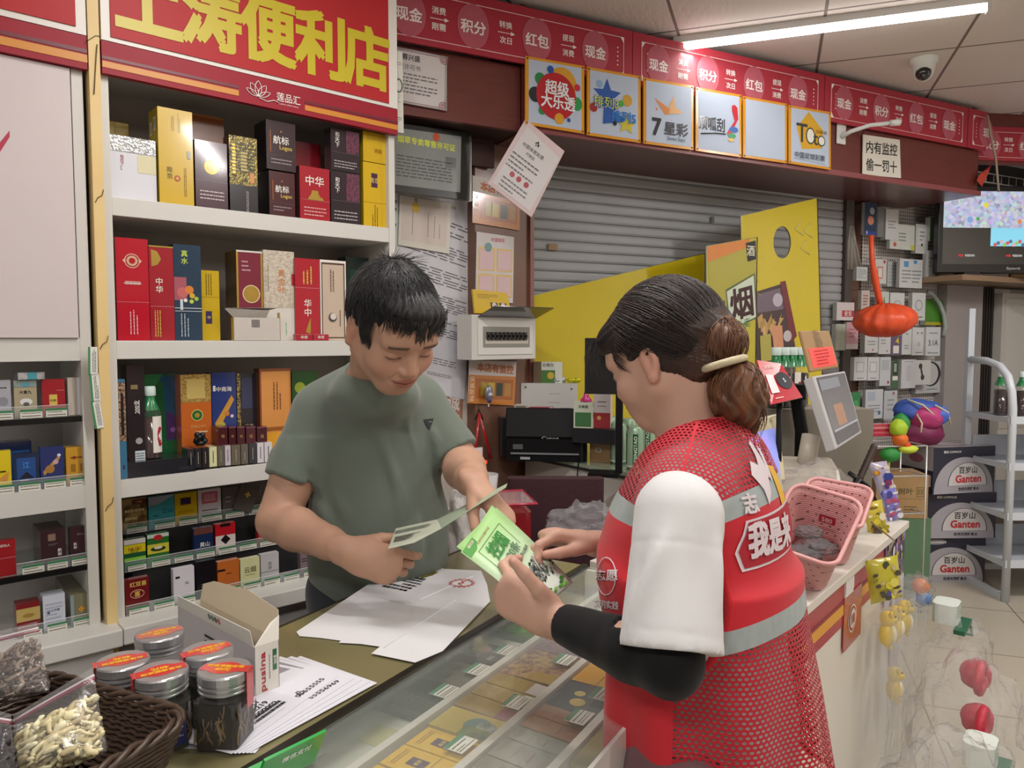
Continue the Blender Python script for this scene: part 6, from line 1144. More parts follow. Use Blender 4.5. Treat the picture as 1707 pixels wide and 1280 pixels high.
for a in [
 (1442, 338, 1462, 392, '1c3a5a', [('c', .6, .75, .2, 'a8b0b8'), ('c', .5, .45, .25, 'd88a6a'), ('r', 0, 0, 1, .12, '2c4a9a'), ('t', '6', .2, .08, .2, W_)], 'blue blister card with an orange strap at the top of the pegboard'),
 (1464, 345, 1474, 395, '7a7e7c', [], 'narrow grey blister seen edge on beside the blue card'),
 (1477, 349, 1498, 400, CW, [('l', .5, .5, .6, .3, 3, '8a9298')], 'plain white tall pack in the upper pegboard row'),
 (1484, 374, 1525, 416, 'cfd4cc', [('l', .5, .5, .3, .4, 3, '7a8a88'), ('c', .2, .18, .06, 'c8604a'), ('r', .85, 0, 1, .2, 'd0d050')], 'wide white pack with a yellow corner in the upper pegboard row'),
 (1527, 374, 1548, 423, CW, [('r', .2, .3, .8, .85, 'e0e2e2'), ('c', .5, .3, .07, '3a3a3c'), ('l', .5, .6, .4, .4, 3, '8a8a8c')], 'slim white charger pack right of the yellow cornered one'),
 (1551, 362, 1557, 402, '3a7a34', [], 'thin green pen pack by the television'),
 (1558, 360, 1564, 400, '2a2e2a', [('r', 0, 0, 1, .2, 'a8b030')], 'thin black pen pack by the television'),
 (1459, 432, 1478, 473, 'd0d0ca', [('r', .2, .2, .7, .7, 'c88878'), ('r', .28, .26, .62, .64, 'dcdcd8'), ('c', .8, .9, .1, 'b04060')], 'white pack with a small red frame beside the orange strap'),
 (1480, 436, 1500, 478, CG, [('l', .5, .5, .8, .8, 6, 'a8aeb0')], 'greyish pack behind the twin blue tabbed cards'),
 (1500, 432, 1538, 480, CW, [('r', .18, .72, .38, .92, '5a9ac8'), ('r', .6, .85, .75, .97, '5a9ac8'), ('l', .3, .4, .4, .5, 4, '8a9298'), ('l', .75, .4, .4, .5, 4, '8a9298')], 'pair of white earphone cards with blue tabs'),
 (1545, 418, 1560, 466, CW, [('l', .5, .6, .4, .4, 3, '7a8a80')], 'white cable card beside the television stand'),
 (1428, 445, 1446, 468, 'c4c8c8', [('l', .5, .5, .8, .7, 5, '8a8e90')], 'glossy foil pack left of the orange strap'),
 (1436, 484, 1450, 516, 'c8b8b0', [('l', .5, .5, .6, .6, 4, '8a4a44')], 'small pink and clear blister above the orange lantern'),
 (1466, 486, 1482, 522, 'c8ccc8', [('p', [(.3, .2), (.5, .8), (.7, .2)], '6a8a5a')], 'pack with a green cable loop above the lantern'),
 (1484, 488, 1508, 532, CW, [('c', .5, .5, .28, 'b8bcbc'), ('c', .5, .5, .2, CW)], 'white pack with a round coil, left of two'),
 (1521, 488, 1543, 534, CW, [('c', .5, .55, .28, 'a8aeb0'), ('c', .5, .55, .2, CW), ('l', .5, .12, .6, .08, 1, K_)], 'white pack with a round coil, right of two'),
 (1395, 504, 1424, 534, 'd4cccc', [('r', .3, .2, 1.0, .55, 'b83044'), ('t', '安克', .65, .38, .2, W_)], 'white card with a red rounded mark at the left pegboard edge'),
 (1543, 500, 1572, 542, '4a8a2a', [('r', 0, 0, 1, .12, 'b8b030')], 'green pack behind the grey hose'),
 (1411, 537, 1431, 582, 'd0c4c6', [('r', .0, .2, 1, 1, 'c898a0'), ('l', .5, .6, .6, .4, 3, 'b06070')], 'pink and white pack left under the lantern'),
 (1393, 540, 1410, 584, 'a8b0a0', [('w', .5, .5, .7, .9, 4, 'c8ccc0')], 'stack of green grey packs seen edge on, left of the pink one'),
 (1442, 555, 1464, 588, CW, [('l', .5, .5, .6, .3, 2, '8a8e90'), ('c', .6, .15, .05, 'b04050')], 'white pack under the lantern, left of two with red specks'),
 (1465, 556, 1485, 590, CW, [('l', .5, .6, .6, .3, 2, '8a8e90'), ('c', .7, .15, .05, 'b04050')], 'white pack under the lantern, right of two with red specks'),
 (1486, 560, 1502, 592, '6a5a7a', [('r', .2, .1, .8, .5, W_), ('p', [(.4, .7), (.7, .95), (.8, .6)], 'd8c040')], 'violet pack with a yellow triangle under the lantern'),
 (1504, 548, 1520, 591, CW, [('l', .5, .3, .5, .2, 2, '7a8288'), ('c', .5, .8, .06, '3a4a4a')], 'narrow white cable pack right of the violet one'),
 (1521, 546, 1543, 592, CW, [('c', .4, .8, .05, '3a8a8a'), ('c', .7, .8, .05, 'b03a4a'), ('c', .5, .4, .12, 'b8bcc0'), ('l', .5, .1, .5, .06, 1, K_)], 'white pack with teal and red dots near the grey hose'),
 (1544, 545, 1568, 593, 'd0d4d6', [('r', .2, .78, .8, .8, '4a5054'), ('t', '3.1A', .5, .45, .25, '4a5054'), ('l', .5, .1, .7, .06, 1, K_)], 'white pack printed 3.1A near the partition'),
 (1424, 595, 1446, 634, CW, [('r', .15, .35, .75, .8, 'b8bab8'), ('r', .22, .4, .68, .75, 'dadcda'), ('l', .5, .1, .5, .06, 1, K_)], 'white plug pack, first of three in the middle row'),
 (1447, 595, 1466, 634, CW, [('r', .15, .35, .8, .8, 'b4b6b4'), ('r', .22, .4, .72, .75, 'dadcda'), ('l', .5, .1, .5, .06, 1, K_)], 'white plug pack, second of three in the middle row'),
 (1467, 595, 1485, 643, 'ccd0d2', [('r', .15, .55, .85, .9, 'b8bcc0'), ('c', .8, .12, .1, 'b04a5a')], 'taller white plug pack, third of three in the middle row'),
 (1487, 601, 1498, 648, '4a6a4a', [('r', .2, .5, .8, .95, '2c302c'), ('r', .3, .6, .7, .9, 'a8b0a8'), ('r', .1, .3, .9, .45, W_)], 'narrow green pack between the plug packs and earphones'),
 (1503, 599, 1527, 647, 'd0d0d4', [('r', .35, .25, .65, .8, 'c0c0c6'), ('l', .5, .92, .6, .04, 1, '6a6a70')], 'lavender white pack left of the earphone box'),
 (1527, 600, 1552, 641, 'd4d4d2', [('c', .3, .75, .12, '3a3a3c'), ('c', .45, .3, .12, '3a3a3c'), ('p', [(.25, .75), (.35, .78), (.5, .35), (.4, .3)], '3a3a3c')], 'white box picturing a black earbud'),
 (1528, 602, 1572, 655, 'c0c2c4', [('k', ), ], 'grey white box picturing a black neckband earphone'),
 (1443, 649, 1472, 698, 'd0d4d8', [('r', .1, .62, .55, .92, 'b4c0cc'), ('l', .5, .35, .7, .3, 3, '8a9298'), ('c', .8, .2, .08, '5a7a9a')], 'blue white charger pack in the bottom row, left'),
 (1474, 651, 1496, 698, 'c4c8cc', [('l', .5, .5, .5, .5, 3, '9a9ea4'), ('c', .7, .9, .08, 'b06070')], 'grey white charger pack in the bottom row, right'),
 (1420, 654, 1434, 692, '3a8a50', [('c', .5, .5, .3, '5aa870')], 'rounded green pack in the bottom row')]:
 D_ = [d for d in a[5] if d[0] != 'k']
 if any(d[0] == 'k' for d in a[5]): D_ = [('c', .55, .6, .36, '2c2c2e', .30), ('c', .50, .6, .32, 'c0c2c4', .27), ('l', .6, .12, .4, .06, 1, '4a4a4c')]
 peg(a[0], a[1], a[2], a[3], gl(a[4]), D_, a[6], y=-.06 + .004 * (NP % 5) + (.06 if 'behind' in a[6] or 'neckband' in a[6] else 0), th=.022 + .006 * (NP % 3))
mb = MB(); rd = random.Random(3)
for q in range(9):
 x, z = FB.hit(1418 + rd.uniform(-3, 3), 372, -.02); x2, z2 = FB.hit(1410 + q * 2.8, 450, -.02); mb.tube([(x, -.02, z), ((x + x2) / 2 - .01, -.03, (z + z2) / 2 + .02), (x2, -.03, z2)], .010, mat(('8e8880', '7a746c', '9c968e')[q % 3], .4), 6)
cx, cz = FB.hit(1418, 372, -.02); shift(mb, cx, -.02, cz).build('cable_bundle', loc=FB.w(cx, -.02, cz), rz=FB.a, label='grey cable bundle hanging left of the pegboard', cat='cable')
mb = MB(); pts = [bpt(u, v, -.02) for u, v in ((1547, 486), (1556, 492), (1566, 506), (1573, 524), (1576, 545), (1572, 560))]; mb.tube(pts, .014, mat('a8b0aa', .4), 8); c = pts[0]; shift(mb, *c).build('grey_hose', loc=FB.w(*c), rz=FB.a, label='bent grey hose beside the partition', cat='hose')
t = empty('orange_lantern', FB.w(*[FB.hit(1475, 534, -.35)[0], -.35], FB.hit(1475, 534, -.35)[1]), FB.a, 'deflated orange lantern ball hanging on an orange strap', 'lantern')
mo = mat('e0542c', .45, var=.12, scale=18); mb = MB()
def lan(u, v):
 th, ph = 2 * PI * u, PI * v; d = Vector((math.sin(ph) * math.cos(th), math.sin(ph) * math.sin(th), math.cos(ph))); k = 1 + .03 * math.cos(th * 14) + .05 * noise.noise(d * 2.5)
 return (d.x * .175 * k, d.y * .15 * k, d.z * .092 * k + .012 * d.x)
mb.grid(lan, 64, 24, mo); mb.build('ball', t)
o = t.location; base = FB.hit(1475, 534, -.35); P = [FB.hit(u, v, -.35) for u, v in ((1452, 392), (1453, 432), (1458, 462), (1464, 495), (1468, 512))]
mb = MB(); mb.tube([(p[0] - base[0], 0, p[1] - base[1]) for p in P], [.014, .012, .02, .016, .012], mo, 6); mb.tube([(p[0] - base[0] + .02, .006, p[1] - base[1]) for p in P], [.006, .008, .010, .012, .010], mo, 6); mb.build('strap', t)
MB().box(.95, 1.34, -.02, .5, .0, 1.78, mat('a59e9c', .5, var=.03, scale=3)).build('wall_partition', loc=FB.w(0, 0), rz=FB.a, kind='structure')
mb = MB(); mb.box(1.34, 1.50, .0, .4, 0, 1.78, mat('1c1918', .4))
for i in range(5): mb.box(1.345 + i * .03, 1.36 + i * .03, -.006, 0, .0, 1.78, mat('2c2624', .4))
mb.build('wall_slats', loc=FB.w(0, 0), rz=FB.a, kind='structure')
mb = MB().box(.0, .62, .0, .4, .35, 1.74, mat('c8c4bc', .4)); mb.box(.03, .60, -.01, 0, 1.10, 1.70, mat('d2cfc8', .35)); mb.box(.0, .62, -.005, 0, .80, 1.06, mat('c2bcb0', .4)); mb.box(.0, .62, .0, .4, .0, .35, mat('8e867a', .5))
for q in range(3): mb.sphere((.10 + .02 * q, -.008, .98 - .005 * q), (.012, .004, .014), mat('4a4434', .5), 8, 6)
mb.box(.33, .6, -.012, -.005, .78, .92, mat('4a4a4c', .4)); mb.build('cupboard', loc=FB.w(1.51, -.05), rz=FB.a, label='white cupboard with a small plant print behind the rack', cat='cupboard')
MB().box(.66, 2.1, -.30, .10, 1.782, 1.815, wood('a08468', '8c7058', (1, 9, 9), .5, .1)).build('tv_shelf', loc=FB.w(0, 0), rz=FB.a, label='brown wooden shelf board carrying the television', cat='shelf')
def tvm(nt, b, N, L):
 tc = N('ShaderNodeTexCoord'); v = N('ShaderNodeTexVoronoi'); v.inputs['Scale'].default_value = 46; n = N('ShaderNodeTexNoise'); n.inputs['Scale'].default_value = 9
 L(tc.outputs['Object'], v.inputs['Vector']); L(tc.outputs['Object'], n.inputs['Vector']); hs = N('ShaderNodeHueSaturation'); hs.inputs['Saturation'].default_value = .55; hs.inputs['Value'].default_value = .9; L(v.outputs['Color'], hs.inputs['Color'])
 c = mixc(N, L, mathn(N, L, 'MULTIPLY', n.outputs['Fac'], .95), 'b8c0e8', hs.outputs[0]); b.inputs['Base Color'].default_value = (0, 0, 0, 1); b.inputs['Roughness'].default_value = .15
 L(c, b.inputs['Emission Color']); b.inputs['Emission Strength'].default_value = .85
TV = nodemat('screen_picture', tvm); xL, zL = FB.hit(1571, 335, -.16); t = empty('television', FB.w(xL, -.14, 1.835), FB.a - .42, 'television showing a grid of security camera pictures', 'television')
W, H = .98, .54
MB().box(0, W, -.0, .05, 0, H, mat('1a1a1c', .25)).build('screen_body', t, bevel=.006)
mb = MB(); x0, z0, sw, sh = .03, .055, W - .06, H - .09
for i in range(3):
 for j in range(4):
  a, b_, c, d = x0 + sw * i / 3, x0 + sw * (i + 1) / 3, z0 + sh * j / 4, z0 + sh * (j + 1) / 4
  vid = j >= 2 or (j == 1 and i >= 1)
  m = TV if vid else mat('2c2a26', .12, coat=.6)
  if j == 1 and i == 1: m = mat('7ac0d8', .2, emit=.7)
  mb.poly([(a, -.001, c), (b_, -.001, c), (b_, -.001, d), (a, -.001, d)], m)
  if j == 0: mb.text('HIK', (a + sw * .13, -.002, c + sh * .12), .014, mat('d03030', emit=.6), bold=.03); mb.text('VISION', (a + sw * .19, -.002, c + sh * .12), .014, mat('d0d0d0', emit=.5), bold=.02)
for q in range(14): mb.disc((x0 + sw / 3 + .03 + q * .02, -.0015 - q * .00002, z0 + sh * .27 + .01 * (q % 3)), .012, mat(('c05a6a', '5a6a8a', 'c8a8b0', '8ac05a')[q % 4], emit=.5), 10)
for (a, c, r, k) in ((.30, .42, .016, 'd8c83c'), (.20, .33, .02, '7a9ad0'), (.25, .335, .012, '4a9a5a'), (.64, .37, .02, 'd85a8a'), (.52, .32, .014, 'd07a5a')): mb.disc((a, -.0018, c), r, mat(k, emit=.6), 12)
mb.build('picture', t); mb = MB(); mb.text('Skyworth', (W * .5, -.002, .028), .022, mat('b8b8b8', .4), bold=.02); mb.build('lettering', t)
for x in (.2, W - .2): MB().box(x - .05, x + .05, -.04, .07, -.019, .0, mat('1a1a1c', .4)).build('foot', t)
p = FB.hit(1690, 463, -.28); MB().tube([(0, 0, 0), (.25, 0, 0)], .014, wood('c8a070', 'b08858', (9, 1, 1), .5, .1), 10).build('rolling_pin', loc=FB.w(p[0] - .02, -.27, 1.83), rz=FB.a, label='wooden rolling pin lying on the television shelf', cat='rolling pin')
t = empty('wire_shelf', FB.w(.8, -.25, 2.40), FB.a, 'white wire shelf above the television', 'shelf'); mw2 = mat('c8c8c8', .3, metal=.3)
for z in (0, .055): MB().tube([(-.1, 0, z), (.9, 0, z)], .004, mw2, 6).build('rail', t)
for i in range(13): MB().tube([(-.1 + i * .08, 0, 0), (-.1 + i * .08, 0, .055)], .003, mw2, 5).build('wire', t)
MB().box(-.1, .9, .0, .25, -.008, -.003, mat('4a4644', .5)).build('board', t)
MB().box(.72, 1.5, -.20, .12, 2.402, 2.54, mat('24262c', .35)).build('dark_case', loc=FB.w(0, 0), rz=FB.a, label='dark grey case on the wire shelf at the top right', cat='box')
P = [FB.hit(u, v, -.5) for u, v in ((1646, 192), (1652, 225), (1660, 265), (1665, 320))]; mb = MB().tube([(p[0] - P[0][0], 0, p[1] - P[0][1]) for p in P], .006, mat('a89c88', .5), 6); mb.build('loose_cable', loc=FB.w(P[0][0], -.5, P[0][1]), rz=FB.a, label='beige cable dangling from the ceiling corner near the red banner', cat='cable')
P = [FB.hit(u, v, -.47) for u, v in ((1632, 290), (1645, 298))]; mb = MB(); mb.add([(0, 0, 0), (.05, -.02, .03), (.10, 0, .06), (.07, .0, .0), (.02, .0, -.07), (-.03, 0, -.04)], [(0, 1, 2, 3), (0, 3, 4, 5)], mat('b8402c', .5)); mb.build('red_scrap', loc=FB.w(P[0][0], -.475, P[0][1]), rz=FB.a, label='torn orange red scrap at the bulkhead end', cat='scrap', solid=.002)
t = empty('white_rack', (2.66, 4.16, 0), 0, 'white metal shelving rack with curved top at the right edge', 'rack'); mr = mat('c6ccd4', .35); mr2 = mat('b4bac4', .4)
def rk(mb, n, **k): return mb.build(n, t, **k)
rk(MB().box(-.0, .035, .18, .215, 0, 1.60, mr), 'post'); rk(MB().box(1.0, 1.035, .18, .215, 0, 1.3, mr), 'post'); rk(MB().box(1.0, 1.035, -.215, -.18, 0, 1.0, mr), 'post')
mb = MB(); pts = [(.0175, -.198, 0), (.0175, -.198, 1.05), (.0175, -.185, 1.14), (.0175, -.15, 1.22), (.0175, -.08, 1.275), (.0175, .03, 1.30), (.0175, .19, 1.305)]; mb.tube(pts, .021, mr, 8); rk(mb, 'curved_post')
rk(MB().box(-.0, .035, -.18, .18, .0, .035, mr), 'foot_rail'); rk(MB().box(-.0, 1.0, .18, .2, .06, .095, mr), 'back_rail')
for z in (.985, .735, .465, .205):
 mb = MB().box(.0, 1.035, -.20, .20, z, z + .012, mr2); mb.box(.0, 1.035, -.215, -.20, z - .015, z + .025, mr); mb.box(-.004, .008, -.20, .20, z - .012, z + .018, mr); rk(mb, 'shelf')
 if z < .98: rk(MB().box(.04, 1.0, .17, .18, z + .01, z + .13, mr2), 'back_board')
for i, (x, y) in enumerate(((.075, .05), (.155, -.01), (.235, .03), (.315, -.02), (.12, .12))):
 b_ = bottle(Frame(2.66 + x, 4.16 + y - .06, 0), 0, 0, .998, .25, ('leftmost dark tea bottle on the rack', 'second dark tea bottle on the rack', 'third dark tea bottle on the rack, behind the curved post', 'dark tea bottle at the right picture edge on the rack', 'dark tea bottle in the back row on the rack')[i], juice='2e1a1e', w=.072, art=(i == 3))
def wcase(x, y, z, rz, label, w=.42, d=.26, h=.268, sd=False, oval=False):
 mb = MB(); mb.box(-w / 2, w / 2, 0, d, 0, h, gl('2c2b3c', .4, coat=.1)); F_ = [('r', 0, 0, 1, .28, 'c8c4c4')]
 P = [(.02, 0)] + [(.5 - .48 * math.cos(k * PI / 24), .78 * math.sin(k * PI / 24) ** .9) for k in range(25)] + [(.98, 0)]
 deco(mb, [('p', P, mat('a8a4ac', .4))], w, h, o=Vector((-w / 2, 0, 0)))
 P = [(.24, .16)] + [(.56 - .32 * math.cos(k * PI / 24), .16 + .50 * math.sin(k * PI / 24) ** .9) for k in range(25)] + [(.88, .16)]
 o = Vector((-w / 2, -.0004, 0)); deco(mb, [('p', [(a, b_) for a, b_ in P], mat('3a3a48', .4)), ('p', [(.56 + (a - .56) * .96, .165 + (b_ - .16) * .97) for a, b_ in P], mat('d0cccc', .4)), ('t', '百岁山', .56, .50, .095, K_, .03), ('t', 'Ganten', .57, .31, .10, mat('c02c34', .4), .06), ('t', '饮用天然矿泉水', .58, .09, .045, K_, .03), ('t', '景田 COMPACK', .30, .90, .035, W_, .02)], w, h, o=o)
 if oval: mb.disc((-w / 2 + .30 * w, -.0018, .90 * h), .06, mat('8a8898'), 24, ry=.016); mb.text('COMPACK', (-w / 2 + .30 * w, -.0025, .9 * h), .012, mat(W_), bold=.02)
 if sd: deco(mb, [('r', 0, .5, 1, 1, 'b8b4b4'), ('c', .5, .72, .22, 'a86a78', .10), ('l', .25, .8, .2, .06, 1, K_), ('l', .4, .3, .6, .2, 2, 'a8a4b0'), ('r', .7, .15, .95, .4, 'c8c8cc')], d, h, X=Vector((0, -1, 0)), o=Vector((-w / 2, d, 0)), nrm=Vector((-1, 0, 0)))
 mb.add([(-w / 2, 0, h + .0005), (w / 2, 0, h + .0005), (w / 2, d, h + .0005), (-w / 2, d, h + .0005)], [(0, 1, 2, 3)], gl('b8b0b4')); mb.disc((0, d / 2, h + .001), .12, mat('8a5a68', .4), 20, Y=Vector((0, 1, 0)), ry=.08); mb.disc((0, d / 2, h + .0016), .11, mat('c0b8bc', .4), 20, Y=Vector((0, 1, 0)), ry=.07)
 return mb.build('water_case', loc=(x, y, z), rz=rz, label=label, cat='water case')
wcase(2.56, 4.28, 0, .03, 'bottom case of bottled water standing on the floor by the rack', oval=True)
wcase(2.60, 4.26, .269, .03, 'middle case of bottled water in the stack of three')
wcase(2.60, 4.24, .538, .22, 'top case of bottled water with its pale side showing', sd=True)
MB().box(-.18, .18, 0, .3, 0, .42, mat('1c1e26', .6)).build('dark_carton', loc=(2.17, 4.33, 0), label='dark box on the floor left of the water cases', cat='box')
mb = MB(); w, h, d = .27, .24, .22; mb.box(-w / 2, w / 2, 0, d, 0, h, mat('a8875c', .7, var=.06)); deco(mb, [('t', '东方树叶', .42, .62, .14, '5a5434', .02), ('r', .78, .5, .92, .72, '5a5434'), ('r', .79, .51, .91, .71, 'a8875c'), ('t', '日', .85, .61, .1, '5a5434'), ('r', .2, .1, .45, .28, 'a04030'), ('l', .68, .2, .28, .2, 3, '6a5838'), ('r', 0, .45, 1, .455, '8a6c48')], w, h, o=Vector((-w / 2, 0, 0)))
mb.build('cardboard_box', loc=(2.13, 4.02, .445), rz=-.12, label='brown cardboard box printed 东方树叶 left of the water cases', cat='box')
MB().box(-.16, .16, 0, .26, 0, .443, mat('5a7a5c', .5)).build('green_crate', loc=(2.13, 4.01, 0), label='green crate under the brown cardboard box', cat='crate')
p = atY(1528, 702, 4.22); t = empty('backpack', p, 0, 'rainbow coloured soft backpack on top of the water cases', 'backpack')
def blob(r, sd, sc=2., amp=.18):
 o = Vector((sd * 3.1, sd * 1.7, sd));
 def f(u, v):
  th, ph = 2 * PI * u, PI * v; dd = Vector((math.sin(ph) * math.cos(th), math.sin(ph) * math.sin(th), math.cos(ph))); k = 1 + amp * noise.noise(dd * sc + o); return (dd.x * r[0] * k, dd.y * r[1] * k, dd.z * r[2] * k)
 return f
for n, c, r, l, sd in (('top_panel', '3a5ab0', (.13, .09, .07), (.0, 0, .06), 1), ('front_panel', 'b83a78', (.10, .07, .07), (.03, -.05, .03), 2), ('lower_panel', '7a2450', (.13, .10, .08), (.02, 0, -.06), 3), ('side_pocket', '3a9a4a', (.045, .05, .06), (-.11, -.04, -.01), 4), ('front_flap', '4a6ac8', (.06, .05, .05), (.09, -.06, .04), 6)):
 MB().grid(lambda u, v, f=blob(r, sd): tuple(Vector(f(u, v)) + Vector(l)), 24, 14, mat(c, .6, var=.1)).build(n, t)
for P in (((-.09, -.06, .13), (-.02, -.10, .10), (.06, -.12, .02)), ((-.05, -.09, .05), (-.03, -.11, .0), (-.04, -.12, -.05)), ((.05, -.09, .1), (.12, -.10, .06), (.14, -.09, -.01))): MB().tube(P, .005, mat('c8c8a8', .5), 6).build('cord', t)
t = empty('rainbow_cap', atY(1500, 742, 3.9), 0, 'yellow green and orange floppy cap hanging before the backpack', 'cap')
for i, (c, l, r) in enumerate((('a8c830', (-.01, 0, .09), (.045, .04, .045)), ('e0702c', (0, 0, .03), (.04, .04, .04)), ('c8d840', (.04, -.01, -.02), (.05, .03, .022)), ('2c8a3c', (-.05, .0, -.05), (.05, .04, .04)), ('d8482c', (.03, -.01, .0), (.025, .02, .02)))): MB().grid(lambda u, v, f=blob(r, i + 9): tuple(Vector(f(u, v)) + Vector(l)), 18, 10, mat(c, .6)).build(('crown', 'band', 'brim', 'lining', 'tassel')[i], t)
MB().tube([(-.05, 0, -.02), (-.06, -.01, -.10), (-.06, -.01, -.16)], .006, mat('c8c860', .5), 6).build('cord', t)
for i in range(5):
 p = atY(1462, 724 - i * 4, 3.95); MB().box(-.10, .10, -.03, .03, -.006, .006, gl(('b83044', 'c85868', 'a82838', 'd07888', 'b83a4c')[i])).build('red_packet', loc=p, rz=-.1 + .08 * i, label='red paper packet in the small pile beside the backpack' , cat='packet', group='red packets beside the backpack')
t = empty('wire_stand', (1.98, 4.0, 0), .1, 'wire display stand under the red packets', 'stand')
for z in (.86, .70, .50): MB().tube([(-.18, -.12, z), (.20, -.12, z), (.20, .1, z), (-.18, .1, z)], .004, mw2, 5, closed=True).build('rail', t)
for x in (-.18, .20):
 for y in (-.12, .1): MB().tube([(x, y, 0), (x, y, .86)], .005, mw2, 5).build('upright', t)
# ================================================================== on the striped counter
def qbox(px, Ys, th, col, name, label, cat, parts=(), toward=None):
 """slab whose front corners are seen at TL, TR, BR, BL with their own depths"""
 P = [atY(u, v, Y) for (u, v), Y in zip(px, Ys)]; c = (P[2] + P[3]) / 2; n = (P[1] - P[0]).cross(P[3] - P[0]).normalized()
 if n.dot(Vector((0, 0, CAMH)) - c) < 0: n = -n
 r = empty(name, c, 0, label, cat); mb = MB(); q = [p - c for p in P]; b_ = [p - n * th for p in q]
 mb.add([tuple(p) for p in q + b_], [(3, 2, 1, 0), (4, 5, 6, 7), (0, 1, 5, 4), (1, 2, 6, 5), (2, 3, 7, 6), (3, 0, 4, 7)], col); mb.build('body', r, bevel=.004 if th > .01 else 0)
 def Q(fx, fz, e=.001): return (q[3].lerp(q[2], fx)).lerp(q[0].lerp(q[1], fx), fz) + n * e
 X, Z = (q[2] - q[3]).normalized(), (q[0] - q[3]).normalized(); Z = (Z - X * Z.dot(X)).normalized()
 for nm, fn in parts: mb = MB(); fn(mb, Q, X, Z); mb.build(nm, r)
 return r
def rect(mb, Q, a, m, e=.0015): mb.poly([tuple(Q(*p, e)) for p in ((a[0], a[1]), (a[2], a[1]), (a[2], a[3]), (a[0], a[3]))], m)
r = qbox([(1355, 627), (1409, 618), (1437, 721), (1394, 749)], (2.22, 2.34, 2.26, 2.14), .035, mat('b8b8b8', .35), 'payment_terminal', 'tilted white framed terminal with a dark reflecting screen', 'terminal',
  [('screen', lambda mb, Q, X, Z: (rect(mb, Q, (.07, .04, .95, .97), mat('5a5c64', .08, coat=1.)), rect(mb, Q, (.3, .25, .6, .55), mat('a8826c', .3), .002), rect(mb, Q, (.1, .04, .9, .2), mat('2a3040', .1, coat=1.), .0022), rect(mb, Q, (.1, .2, .95, .23), mat('a8acb4', .3), .0025), rect(mb, Q, (.1, .78, .7, .93), mat('8a8e98', .2), .0022)))])
qbox([(1334, 551), (1383, 551), (1399, 612), (1352, 620)], (2.27, 2.34, 2.33, 2.25), .012, mat('a8865c', .6), 'led_sign', 'cardboard tag with a glowing red dotted sign above the terminal', 'sign',
  [('led_panel', lambda mb, Q, X, Z: (rect(mb, Q, (.10, .08, .92, .56), mat('f03a34', emit=1.1)), mb.lines(Q(.5, .32, .003), .07, .05, 5, mat('7a1018', .5), X=X, Y=Z, th=.5, brk=9))), ('lettering', lambda mb, Q, X, Z: mb.lines(Q(.5, .78, .003), .06, .035, 5, mat('6a5434'), X=Z, Y=-X, brk=2))])
t = empty('cash_scale', FR.w(.72, .22, .8605), FR.a - 1.1, 'beige cash register body under the tilted terminal', 'cash register'); mbg = mat('b4aca0', .4)
mb = MB(); mb.add([(x, y, z) for x in (-.10, .09) for y, z in ((-.12, 0), (.12, 0), (.12, .19), (-.0, .17), (-.12, .07))], [(4, 3, 2, 1, 0), (5, 6, 7, 8, 9), (0, 1, 6, 5), (1, 2, 7, 6), (2, 3, 8, 7), (3, 4, 9, 8), (4, 0, 5, 9)], mbg); mb.build('body', t, bevel=.012)
MB().tube([(.0, .05, .16), (.02, .08, .26)], .028, mbg, 12).build('neck', t); MB().box(-.06, .05, .119, .122, .02, .16, mat('1c1a1c', .3)).build('port_panel', t); MB().rbox(-.09, .08, -.11, -.02, .06, .075, .01, mat('8a8480', .3)).build('keypad', t)
crumple('plastic_bag', FR.w(.60, .17, .965), (.11, .10, .10), 'clear bag hanging over the beige cash register', 21, .06, sc=2.)
qbox([(1240, 704), (1297, 689), (1310, 800), (1256, 812)], (1.90, 2.0, 1.94, 1.86), .02, mat('d0c8a4', .4), 'blue_screen', 'cream framed screen glowing pale blue behind the woman back', 'screen', [('screen', lambda mb, Q, X, Z: (rect(mb, Q, (.0, .07, .84, .80), mat('8a94e0', .2, emit=.42)), rect(mb, Q, (.1, .5, .6, .7), mat('9a90e8', emit=.4), .002), rect(mb, Q, (.3, .15, .5, .2), mat('5a70e0', emit=.5), .002), mb.text('小', Q(.75, .92), .012, INK, X=X, Y=Z), mb.lines(Q(.7, .04), .03, .006, 1, INK, X=X, Y=Z)))])
MB().tube([(0, 0, 0), (.0, .05, .18)], .03, mbg, 10).build('screen_foot', loc=FR.w(.40, .36, .8605), label='beige foot carrying the blue screen', cat='stand')
r = qbox([(1262, 600), (1302, 606), (1338, 662), (1286, 674)], (1.98, 2.02, 1.96, 1.90), .004, gl('b8303c'), 'payment_card', 'red payment card with a dark round logo on a stand', 'card',
  [('print', lambda mb, Q, X, Z: (rect(mb, Q, (.12, .22, .38, .66), mat('d8d0d0', .4)), mb.disc(Q(.70, .50, .002), .026, gl('262a34'), 24, X=X, Y=Z), mb.text('5', Q(.70, .50, .003), .012, mat('d8d8d8'), X=X, Y=Z, bold=.03), mb.text('欢迎光临', Q(.4, .86, .002), .010, mat('e8c8c0'), X=X, Y=Z, bold=.02), mb.lines(Q(.3, .1, .002), .03, .008, 1, mat('e8c8c0'), X=X, Y=Z)))])
c = r.location; MB().tube([(0, 0, 0), (0, .01, c.z - .8605 + .03)], .008, mk, 8).build('card_stand', loc=(c.x - .01, c.y + .02, .8605), label='thin black rod holding the red payment card', cat='stand')
